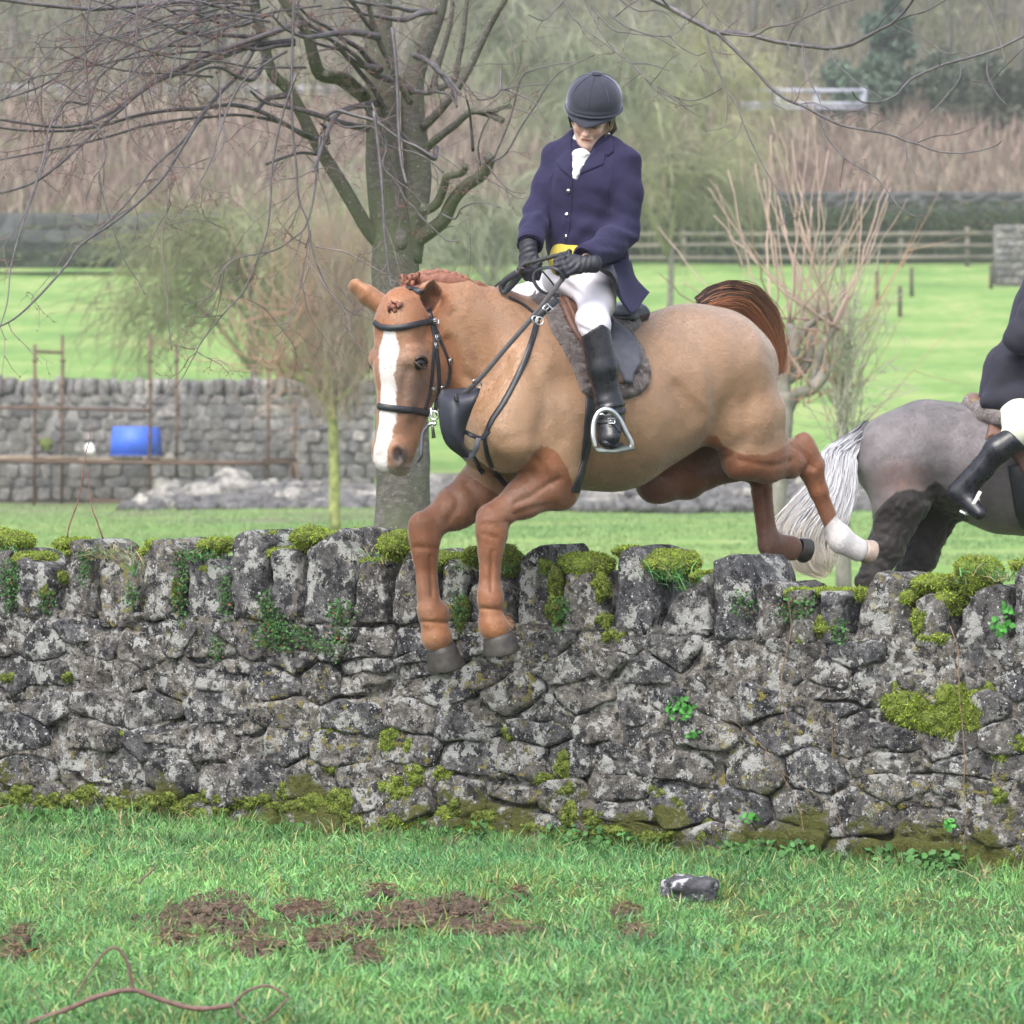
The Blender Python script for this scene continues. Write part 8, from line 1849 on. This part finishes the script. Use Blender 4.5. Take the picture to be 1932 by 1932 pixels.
for row in range(9):
    h = .235 * r.uniform(.85, 1.15) if row < 8 else .2; x_ = P(-60, 0, FY)[0] + r.uniform(0, .2)
    while x_ < xr - .1 and cnt < 297:
        w = r.uniform(.18, .48); put_stone(fw, (x_ + w / 2, FY + .04, z_ + h / 2), (w * r.uniform(.9, 1.05), .06, h * r.uniform(.8, 1.06)), r); x_ += w + .015; cnt += 1
    z_ += h * .93
x_ = xl
while x_ < xr: w = r.uniform(.14, .30); put_stone(fw, (x_ + w / 2, FY + .25, Hf_ + .02 + r.uniform(0, .05)), (w * 1.08, .5, r.uniform(.34, .44)), r, 'coping_stone'); x_ += w * .96
sV = []; sQ = []; b = 0; r = np.random.default_rng(54); z_ = .06
for row in range(9):
    x_ = xl
    while x_ < P(-60, 0, FY)[0]:
        w = r.uniform(.18, .48); V_, Q_ = BL[r.integers(8)]; f_ = 1 / (np.sum(np.abs(V_) ** 6, axis=1) ** (1 / 6)); sV.append(V_ * f_[:, None] * [w * .5, .05, .115] + [x_ + w / 2, FY + .04, z_ + .11]); sQ.append(Q_ + b); b += len(V_); x_ += w
    z_ += .225
o = link('stone_fill', np_mesh('stone_fill', np.concatenate(sV), [np.concatenate(sQ)]), M_fst, fw); o['kind'] = 'stuff'
# rubble along its foot, running on to the right
rb = empty('rubble_heap', P(1250, 960, 80), 'long heap of loose pale rubble stones across the paddock behind the horses', 'rubble'); FYr = 80.0
r = np.random.default_rng(51)
def rub_h(u): return np.interp(u, [240, 300, 480, 640, 850, 1050, 1200, 1330, 1600, 1800, 1960], [.05, .25, .45, .35, .40, .42, .42, .50, .60, .42, .35])
for k in range(300):
    u = r.uniform(240, 1990); h = rub_h(u); q = r.uniform() ** .8; yy = FYr - .2 + 1.8 * q; s_ = r.uniform(.12, .30) if r.uniform() < .75 else r.uniform(.3, .62); px_ = (u - 966) / F * yy
    put_stone(rb, (px_, yy, .04 + h * q * r.uniform(.7, 1.1)), (s_ * 1.25, s_, s_ * .72), r, data=FR[r.integers(12)]).rotation_euler = (r.uniform(-.5, .5), r.uniform(-.5, .5), r.uniform(0, 3))
sV = []; sQ = []; b = 0
for k in range(1300):
    u = r.uniform(240, 1990); h = rub_h(u); q = r.uniform(); yy = FYr - .5 + 2.4 * q; s_ = r.uniform(.06, .2); px_ = (u - 966) / F * yy; V_, Q_ = BL[r.integers(8)]; sV.append(V_ * s_ * [1.1, 1, .8] + [px_, yy, .02 + h * q * .9]); sQ.append(Q_ + b); b += len(V_)
o = link('rubble_fill', np_mesh('rubble_fill', np.concatenate(sV), [np.concatenate(sQ)]), M_rub, rb); o['kind'] = 'stuff'
# low ruined wall stretch behind the horse belly
lw = empty('stone_wall', P(1230, 920, 84), 'low dark ruined wall stretch seen under the chestnut horse belly', 'wall'); m = MB(); m.box(P(1250, 912, 84.6) * [1, 1, 0] + [0, 0, .28], 9.2, .5, .62); m.build('core', M_fmort, lw, False)
x_ = P(1250, 0, 84.6)[0] - 4.6
while x_ < P(1250, 0, 84.6)[0] + 4.6:
    w = r.uniform(.2, .5)
    for zz in (.15, .40): put_stone(lw, (x_ + w / 2, 84.34, zz), (w, .16, .24), r)
    x_ += w
# scaffold
M_rust = simple('rusty_tube', (.10, .062, .045), .85, .4, 3); M_board = simple('weathered_board', (.27, .21, .15), .85, .3, 4)
sc_ = empty('scaffold', P(250, 950, 84.8), 'rusty tube scaffold with boards standing in front of the far wall', 'scaffold')
def st(pts_, r_, nm, mat=M_rust, Yv=84.6): m = MB(); m.tube([P(*c10(x, y), Yv if np.isscalar(Yv) else Yv[i]) for i, (x, y) in enumerate(pts_)], r_, 8); return m.build(nm, mat, sc_)
for x_, t_, b_, Yv in [(190, 260, 1120, 84.0), (340, 210, 1115, 85.2), (816, 200, 1120, 84.0), (960, 255, 1115, 85.2), (1458, 400, 1085, 84.0), (1600, 580, 1075, 85.2)]:
    st([(x_, t_), (x_, (t_ + b_) / 2), (x_ - 4, b_ + 40)], .030, 'standard', Yv=Yv)
    for yy in (350, 480, 610, 760, 900):
        if t_ < yy < b_: m = MB(); m.tube([P(*c10(x_, yy - 5), Yv), P(*c10(x_, yy + 5), Yv)], .055, 8); m.build('coupler', M_rust, sc_)
st([(1600, 900), (1645, 1080)], .03, 'brace', Yv=84.8); st([(1590, 900), (1570, 1080)], .02, 'brace', Yv=85.2)
st([(-900, 602), (190, 606), (816, 622)], .030, 'ledger', Yv=83.9); st([(-900, 893), (190, 897), (816, 905), (1460, 912)], .030, 'ledger', Yv=83.9); st([(816, 898), (1580, 905)], .03, 'ledger', Yv=85.1); st([(190, 300), (340, 306)], .03, 'transom', Yv=84.4)
st([(500, 1112), (816, 1118)], .03, 'ledger', Yv=84.0)
for x_ in (190, 816, 1458): st([(x_ - 30, 888), (x_ + 150, 884)], .028, 'transom', Yv=[83.9, 85.2])
for k, (a_, b_) in enumerate([((-900, 876), (420, 882)), ((300, 880), (960, 888)), ((-200, 872), (380, 876))]):
    p0 = P(*c10(*a_), 84.3 + k * .25); p1 = P(*c10(*b_), 84.3 + k * .25); m = MB(); m.box((p0 + p1) / 2, np.linalg.norm(p1 - p0), .22, .045); m.build('board', M_board, sc_)
# blue tarpaulin crate on the boards
bx = empty('crate', P(*c10(720, 865), 84.5), 'bright blue covered box sitting on the scaffold boards', 'box')
M_blue = simple('blue_sheet', (.045, .13, .62), .5, .12, 3)
p0 = P(*c10(720, 865), 84.2); w_, h_ = .77, .53; m = MB()
Vb_ = [p0 + [-w_ / 2 - .03, 0, 0], p0 + [w_ / 2 + .02, 0, 0], p0 + [w_ / 2 - .03, .02, h_], p0 + [-w_ / 2 + .02, .02, h_], p0 + [-w_ / 2 - .02, .6, 0], p0 + [w_ / 2 + .13, .6, 0], p0 + [w_ / 2 + .08, .58, h_ - .02], p0 + [-w_ / 2, .58, h_]]
m.add(Vb_, [(0, 1, 2, 3), (1, 5, 6, 2), (4, 7, 6, 5), (0, 3, 7, 4), (3, 2, 6, 7), (0, 4, 5, 1)]); m.build('cover', M_blue, bx, False)
m = MB(); m.tube([p0 + [-w_ / 2 - .03, -.01, .01], p0 + [w_ / 2 + .02, -.01, .01]], .015, 6); m.build('hem', simple('blue_hem', (.03, .07, .36), .6), bx)
V_, Q_ = sdf_mesh([Ell(P(*c10(487, 828), 84.0), (.09, .06, .11), k=.02), Ell(P(*c10(500, 840), 84.0), (.06, .05, .05), k=.03)], .02); o = link('bag', np_mesh('bag', V_, [Q_]), simple('white_plastic', (.7, .7, .7), .5)); tag(o, 'small white plastic bag tied on the scaffold left of the blue box', 'bag')
V_, Q_ = sdf_mesh([Ell(P(*c10(250, 805), 85.7), (.12, .08, .14), k=.02)], .03); V_ = V_ + .03 * np.stack([vnoise(V_, 12, k) for k in range(3)], 1); o = link('ivy_clump', np_mesh('ivy', V_, [Q_]), simple('ivy_green', (.10, .13, .03), .9, .5, 10)); tag(o, 'green plant clump growing from the far wall left of the blue box', 'plant')

# ---------------------------------------------------------------- top of the field: fences, hedge, walls
def boardpart(par, p0, p1, w, t_, nm, mat): 
    p0 = np.asarray(p0); p1 = np.asarray(p1); d = p1 - p0; L_ = np.linalg.norm(d); ax = nrm(d); m = MB(); up_ = nrm(UP - ax * UP.dot(ax)) if abs(ax[2]) < .9 else nrm(EX - ax * EX.dot(ax)); m.box((p0 + p1) / 2, L_, t_, w, [ax, np.cross(up_, ax), up_]); return m.build(nm, mat, par, False)
M_fw = simple('weathered_fence', (.14, .128, .105), .9, .3, 2); M_darkp = simple('dark_post', (.065, .05, .045), .9, .3, 4)
Yf = gY(503); ff = empty('rail_fence', G(1550, 503), 'weathered post and rail fence along the top of the field at the right', 'fence')
for u in (1180, 1290, 1400, 1462, 1580, 1700, 1825, 1935): a = P(u, 505, Yf); boardpart(ff, a, P(u, 428 if u == 1825 else 436, Yf), .16, .14, 'post', M_fw) if False else boardpart(ff, a, P(u, 428 if u == 1825 else 436, Yf), .15, .12, 'post', M_fw)
for v in (442, 464, 486):
    for u0, u1 in ((1150, 1400), (1400, 1640), (1640, 1880), (1880, 2120), (2120, 2360)): boardpart(ff, P(u0, v, Yf - .1), P(u1 - 3, v + r.normal() * 1.0, Yf - .1), .13, .05, 'rail', M_fw)
def hedge(name, u0, u1, vt, Y0, z0, label, cols, dens, thick=1.6, seed=1, lean=0, lab_cat='hedge', jag=.25):
    """clipped hedge: dark core with leaf-sized blades all through its skin"""
    r = np.random.default_rng(seed); top = P(0, vt, Y0)[2]; xa, xb = P(u0, 0, Y0)[0], P(u1, 0, Y0)[0]; L_ = xb - xa; hgt = top - z0
    rt = empty(name, ((xa + xb) / 2, Y0, z0), label, lab_cat); S = np.linspace(xa, xb, max(8, int(L_ / .5))); V = []; n = len(S)
    for i, x_ in enumerate(S):
        for (a, b) in [(-.5, 0), (-.52, .5), (-.45, .92), (0, 1.0), (.45, .92), (.5, 0)]: V.append((x_, Y0 + a * thick + .12 * r.normal(), z0 + b * hgt * (.92 + .05 * r.normal())))
    Qh = [(i * 6 + k, (i + 1) * 6 + k, (i + 1) * 6 + k + 1, i * 6 + k + 1) for i in range(n - 1) for k in range(5)]
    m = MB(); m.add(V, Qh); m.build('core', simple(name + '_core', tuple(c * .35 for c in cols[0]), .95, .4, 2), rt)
    N = int(L_ * hgt * dens); x_ = r.uniform(xa, xb, N); zz = z0 + hgt * np.sqrt(r.uniform(0, 1, N)) * (1 + jag * .3 * fbm(np.column_stack([x_, 0 * x_, 0 * x_]), .5, 3, seed)); yy = Y0 - thick * .5 + r.uniform(-.25, .25, N) + (zz > z0 + hgt * .85) * r.uniform(0, thick, N)
    d = np.column_stack([r.normal(0, .7, N), -np.abs(r.normal(.3, .4, N)), r.normal(.4, .6, N)]); d /= np.linalg.norm(d, axis=1)[:, None]
    C = np.array(cols)[r.integers(0, len(cols), N)] * r.uniform(.6, 1.4, (N, 1)); blades('leaves', np.column_stack([x_, yy, zz]), d, r.uniform(.12, .32, N), .07, C, M_leaf, rt, seed, .4); return rt
hedge('hedge', 1170, 2460, 388, Yf + 3.0, float(gz(0, Yf + 3)) - .2, 'clipped dark green hedge behind the rail fence at the right', [(.03, .055, .018), (.055, .085, .03), (.08, .08, .035)], 90, seed=61)
hedge('hedge', 560, 1170, 430, Yf + 2.0, float(gz(0, Yf + 2)) - .2, 'rough green hedge at the field top behind the tree trunk', [(.08, .11, .045), (.10, .14, .06), (.13, .11, .07)], 60, seed=62)
# grey walls beyond the hedge
def farwall(u0, u1, vb, vt, Yv, label, mat, th=.5, cnt=True):
    w = empty('stone_wall', P((u0 + u1) / 2, vb, Yv), label, 'wall'); a = P(u0, vb, Yv); b_ = P(u1, vt, Yv); m = MB(); m.box(((a[0] + b_[0]) / 2, Yv + th / 2, (a[2] + b_[2]) / 2 - .3), b_[0] - a[0], th, b_[2] - a[2] + .6); m.build('core', mat, w, False); r = np.random.default_rng(abs(int(u0 + vb))); z_ = a[2]; nr = max(2, int((b_[2] - a[2]) / .42)); c = 0
    for k in range(nr):
        h = (b_[2] - a[2]) / nr; x_ = a[0] + r.uniform(0, .3)
        while x_ < b_[0] - .1 and c < 290:
            ww = r.uniform(.4, 1.0); put_stone(w, (x_ + ww / 2, Yv + .02, z_ + h / 2), (ww, .2, h * .95), r, data=FSd[r.integers(12)]); x_ += ww + .03; c += 1
        z_ += h
    return w
M_dst = simple('dark_limestone', (.06, .062, .066), .95, .35, .8); FSd = []
for _m in FS: q = _m.copy(); q.materials.clear(); q.materials.append(M_dst); FSd.append(q)
farwall(1290, 2460, 384, 362, Yf + 12, 'dark grey wall along the lane above the hedge at the right', M_dst)
farwall(-560, 420, 462, 402, Yf + 1, 'dark grey boundary wall at the field top at the left', M_dst)
farwall(-120, 560, 300 + 100, 388, Yf + 9, 'mossy low wall behind the left boundary wall', simple('mossy_far', (.10, .11, .07), .95, .3, .5)) if False else None
hedge('hedge', -560, 560, 470, Yf - 3, P(0, 505, Yf - 3)[2], 'low dark rough growth in front of the left boundary wall', [(.05, .07, .04), (.08, .10, .05)], 50, thick=1.0, seed=63)
# rubble-built pier at the right edge
Yp = gY(540); pr_ = empty('stone_pier', P(1950, 545, Yp), 'pale grey square stone pier at the right edge of the field', 'pier'); a = P(1880, 552, Yp); b_ = P(2060, 424, Yp); m = MB(); m.box(((a[0] + b_[0]) / 2, Yp + .5, (a[2] + b_[2]) / 2), b_[0] - a[0], 1.0, b_[2] - a[2]); m.build('core', M_fmort, pr_, False)
z_ = a[2]; r = np.random.default_rng(70)
for k in range(9):
    h = (b_[2] - a[2]) / 9; x_ = a[0]
    while x_ < b_[0]: ww = r.uniform(.18, .42); put_stone(pr_, (x_ + ww / 2, Yp - .01, z_ + h / 2), (ww * 1.02, .12, h * .96), r); x_ += ww
    z_ += h
for i, (u, vt, vb, lab) in enumerate([(1698, 540, 596, 'short dark fence post alone in the field, nearest to the grey horse'), (1720, 505, 560, 'dark fence post in the field right behind the nearer one'), (1592, 530, 590, 'dark post in the field behind the tall orange shoots'), (1870, 500, 545, 'thin dark post beside the pale stone pier'), (1948, 520, 560, 'thin dark post in front of the pale stone pier'), (1655, 510, 575, 'reddish fence post in the field beside the tall shoots')]):
    Yq = gY(vb); o = empty('fence_post', P(u, vb, Yq), lab, 'post', 'old fence posts standing in the field'); boardpart(o, P(u, vb + 4, Yq), P(u, vt, Yq), .11, .11, 'stake', M_darkp if i != 5 else M_rust); m = MB(); m.tube([P(u, vt + 2, Yq - .07), P(u, vt + 4, Yq - .07)], .02, 5); m.build('staple', M_darkp, o)
# blue-white railing on the hillside lane
Yr = gY(212) - 5; rl_ = empty('railing', P(1560, 205, Yr), 'white two-rail fence on the wooded hillside at the upper right', 'railing'); M_wr = simple('white_rail', (.30, .31, .38), .7, .15, 2)
for u in (1470, 1540, 1629): boardpart(rl_, P(u, 212, Yr), P(u, 166, Yr), .26, .2, 'post', M_wr)
for v in (171, 196, 204):
    for u0, u1 in ((1400, 1470), (1470, 1540), (1540, 1629)): boardpart(rl_, P(u0, v, Yr - .15), P(u1, v, Yr - .15), .15 if v < 200 else .09, .08, 'rail', M_wr)
Yr2 = gY(182); rl2 = empty('railing', P(100, 182, Yr2), 'pale grey rail fence on the hillside at the upper left', 'railing')
M_gr = simple('grey_rail', (.24, .235, .26), .7, .1, 2)
for u in range(-60, 1000, 90): boardpart(rl2, P(u, 186, Yr2), P(u, 160, Yr2), .22, .2, 'post', M_gr)
for v in (165, 178): boardpart(rl2, P(-100, v, Yr2), P(1000, v + 4, Yr2), .22, .1, 'rail', M_gr)

# ---------------------------------------------------------------- hillside growth
def hill_blades(name, n, vr, ur, L, W, cols, label, cat, seed, lean=.25, ff=None):
    r = np.random.default_rng(seed); vt = np.linspace(vr[0], vr[1], 60); Yt = np.array([gY(v) for v in vt]); v = r.uniform(vr[0], vr[1], n); Y = np.interp(v, vt, Yt) + r.normal(0, 1.0, n); u = r.uniform(ur[0], ur[1], n)
    p = np.column_stack([(u - 966) / F * Y, Y, 0 * Y]); cl = fbm(p * [1, .5, 1], .25, 3, seed); k = r.uniform(0, 1, n) < np.clip(.65 + .9 * cl, .1, 1)
    if ff is not None: k &= ff(u, v, r)
    p, Y, v, u, cl = p[k], Y[k], v[k], u[k], cl[k]; n = len(p); p[:, 2] = gz(p[:, 0], Y)
    d = np.column_stack([r.normal(0, lean, n), r.normal(0, lean, n), np.ones(n)]); d /= np.linalg.norm(d, axis=1)[:, None]
    C = np.array(cols)[np.clip((r.uniform(0, 1, n) * .6 + .4 * (cl + .5)) * len(cols), 0, len(cols) - 1).astype(int)] * r.uniform(.7, 1.3, (n, 1))
    o = blades(name, p, d, r.uniform(*L, n), r.uniform(*W, n), C, M_leaf, None, seed, .4); tag(o, label, cat, None, 'stuff'); return o
hill_blades('dead_bracken', 58000, (212, 404), (-560, 2500), (.6, 1.9), (.05, .11), [(.22, .15, .125), (.32, .235, .20), (.19, .13, .11), (.28, .24, .18), (.36, .29, .24)], 'reddish brown dead stems covering the lower hillside', 'bracken', 81)
hill_blades('bramble_scrub', 41000, (-140, 400), (-560, 2500), (.4, 1.1), (.10, .22), [(.09, .11, .055), (.14, .16, .07), (.20, .21, .10), (.12, .12, .08)], 'grey-green bramble scrub over the hillside', 'scrub', 82, .8, lambda u, v, r: (v < 250) | (r.uniform(0, 1, len(u)) < .25))
hill_blades('wood_twigs', 46000, (-150, 200), (-560, 2500), (1.2, 4.0), (.05, .12), [(.15, .14, .12), (.22, .20, .17), (.19, .18, .10), (.26, .24, .20)], 'tangle of bare grey twigs in the hillside wood', 'undergrowth', 83, .35)
# hillside trees one can tell apart
hr = np.random.default_rng(90); M_ht = tmat('hill_twigs', (.20, .185, .16)); M_ht2 = tmat('hill_twigs_green', (.19, .205, .12)); M_trk = simple('hill_trunk', (.12, .115, .10), .9, .3, 2)
labs = ['at the upper left corner', 'left of the branches at the top', 'above the pale left railing', 'behind the left limb of the near tree', 'behind the fork of the near tree', 'right of the near tree top', 'left of the rider helmet', 'far above the rider helmet', 'right of the rider helmet', 'left of the white railing', 'over the white railing', 'right of the dark evergreen', 'near the upper right corner', 'at the right edge above the lane', 'at the very top right', 'between the evergreen and the corner']
for i, (u, vb) in enumerate([(30, 130), (130, 90), (260, 140), (440, 110), (640, 120), (900, 130), (980, 90), (1120, 60), (1240, 110), (1420, 120), (1560, 90), (1760, 140), (1880, 120), (1920, 200), (1820, 60), (1790, 200)]):
    c = G(u, vb); t = empty('tree', c, 'bare hillside tree ' + labs[i], 'tree', 'bare trees in the hillside wood'); H_ = hr.uniform(6, 10); m = MB(); ln = hr.normal() * .4; m.tube([c - [0, 0, .5], c + [ln * .3, 0, H_ * .4], c + [ln, 0, H_ * .9]], [.22, .16, .06], 7); m.build('trunk', M_trk, t)
    n = 70; q = hr.uniform(.3, 1, n); S = c + np.column_stack([ln * q, 0 * q, H_ * .9 * q]); D = np.column_stack([hr.normal(0, 1, n), hr.normal(0, .6, n), hr.uniform(.1, 1.1, n)]); cloud_mesh('crown', S, D, hr.uniform(1.5, 3.6, n), .035, M_ht if i % 3 else M_ht2, t, 200 + i, .03, .2, kids=4)['kind'] = 'stuff'
# evergreens: ivy-clad tree and dark shrubs
def evergreen(u, vb, w, h, label, col, seed, nleaf=5000):
    c = G(u, vb); t = empty('evergreen_tree', c, label, 'tree'); r = np.random.default_rng(seed); m = MB(); m.tube([c - [0, 0, .5], c + [0, 0, h * .8]], [.25, .08], 8); m.build('trunk', M_trk, t)
    lob = [(r.normal(0, w * .28), r.normal(0, w * .25), r.uniform(.1, .95) * h) for _ in range(11)]; S = []; 
    for k in range(nleaf):
        a = lob[r.integers(len(lob))]; tap = 1 - .55 * a[2] / h; d = r.normal(size=3); d /= np.linalg.norm(d); S.append(c + np.array([a[0] * tap, a[1] * tap, a[2]]) + d * w * .30 * tap * r.uniform(.55, 1.1))
    S = np.array(S); D = r.normal(size=(nleaf, 3)); D /= np.linalg.norm(D, axis=1)[:, None]; blades('crown', S, D, r.uniform(.2, .5, nleaf), .16, np.array(col) * r.uniform(.5, 1.6, (nleaf, 1)), M_leaf, t, seed, .3); return t
evergreen(1692, 232, 2.0, 7.0, 'dark ivy-clad evergreen tree standing right of the white railing', (.075, .115, .09), 1, 3200)
evergreen(1650, 240, 3.4, 3.0, 'broad dark green shrub at the foot of the ivy-clad tree', (.08, .12, .085), 2, 2600)
evergreen(1800, 250, 3.6, 3.2, 'dark laurel-like shrub on the hillside at the right edge', (.09, .11, .08), 3, 2200)
evergreen(1740, 20, 2.4, 4.0, 'small dark evergreen high on the hillside at the right', (.08, .11, .09), 4, 2500)
evergreen(1490, 30, 2.2, 4.5, 'small dark holly high above the white railing', (.08, .11, .09), 5, 2500)
evergreen(380, 130, 2.6, 3.0, 'dark green holly behind the left branches', (.09, .12, .09), 6, 2500)
evergreen(1920, 250, 3.0, 2.4, 'dark bramble mound above the lane at the far right', (.06, .065, .045), 7, 2500)
# grass patch texture in the mid meadow: coarse tufts
n = 70000; r = np.random.default_rng(95); Y = r.uniform(50, 84, n); X = r.uniform(-1, 1, n) * (966 / F * Y * 1.12); sm_ = fbm(np.column_stack([X, Y, 0 * X]), .8, 3); k = sm_ > -.25; X, Y = X[k], Y[k]; n = len(X)
d = np.column_stack([r.normal(0, .6, n), r.normal(0, .6, n), np.ones(n)]); d /= np.linalg.norm(d, axis=1)[:, None]; p_ = np.column_stack([X, Y, gz(X, Y)]); fq = np.clip(.5 + fbm(p_, .3, 3), 0, 1)[:, None]
o = blades('meadow_grass', p_, d, r.uniform(.04, .09, n), .014, (np.array([.15, .26, .10]) * (1 - fq) + np.array([.25, .33, .14]) * fq) * r.uniform(.8, 1.25, (n, 1)), M_leaf, None, 96, .8); tag(o, 'grazed green paddock grass beyond the rubble wall', 'grass', None, 'stuff')
# ================================================================ damp winter air
m = MB(); m.box((0, 188, 47), 536, 506, 97); hz_o = m.build('haze', None, None, False); hz_o['kind'] = 'stuff'; tag(hz_o, 'thin pale damp haze over the whole valley', 'haze')
hm = bpy.data.materials.new('haze'); hm.use_nodes = True; ht = hm.node_tree
for n_ in list(ht.nodes): ht.nodes.remove(n_)
pv = ht.nodes.new('ShaderNodeVolumePrincipled'); pv.inputs['Color'].default_value = (.86, .86, .94, 1); pv.inputs['Density'].default_value = .00055; pv.inputs['Anisotropy'].default_value = .2
ho = ht.nodes.new('ShaderNodeOutputMaterial'); ht.links.new(pv.outputs[0], ho.inputs['Volume']); hz_o.data.materials.append(hm)
scene.cycles.volume_bounces = 1
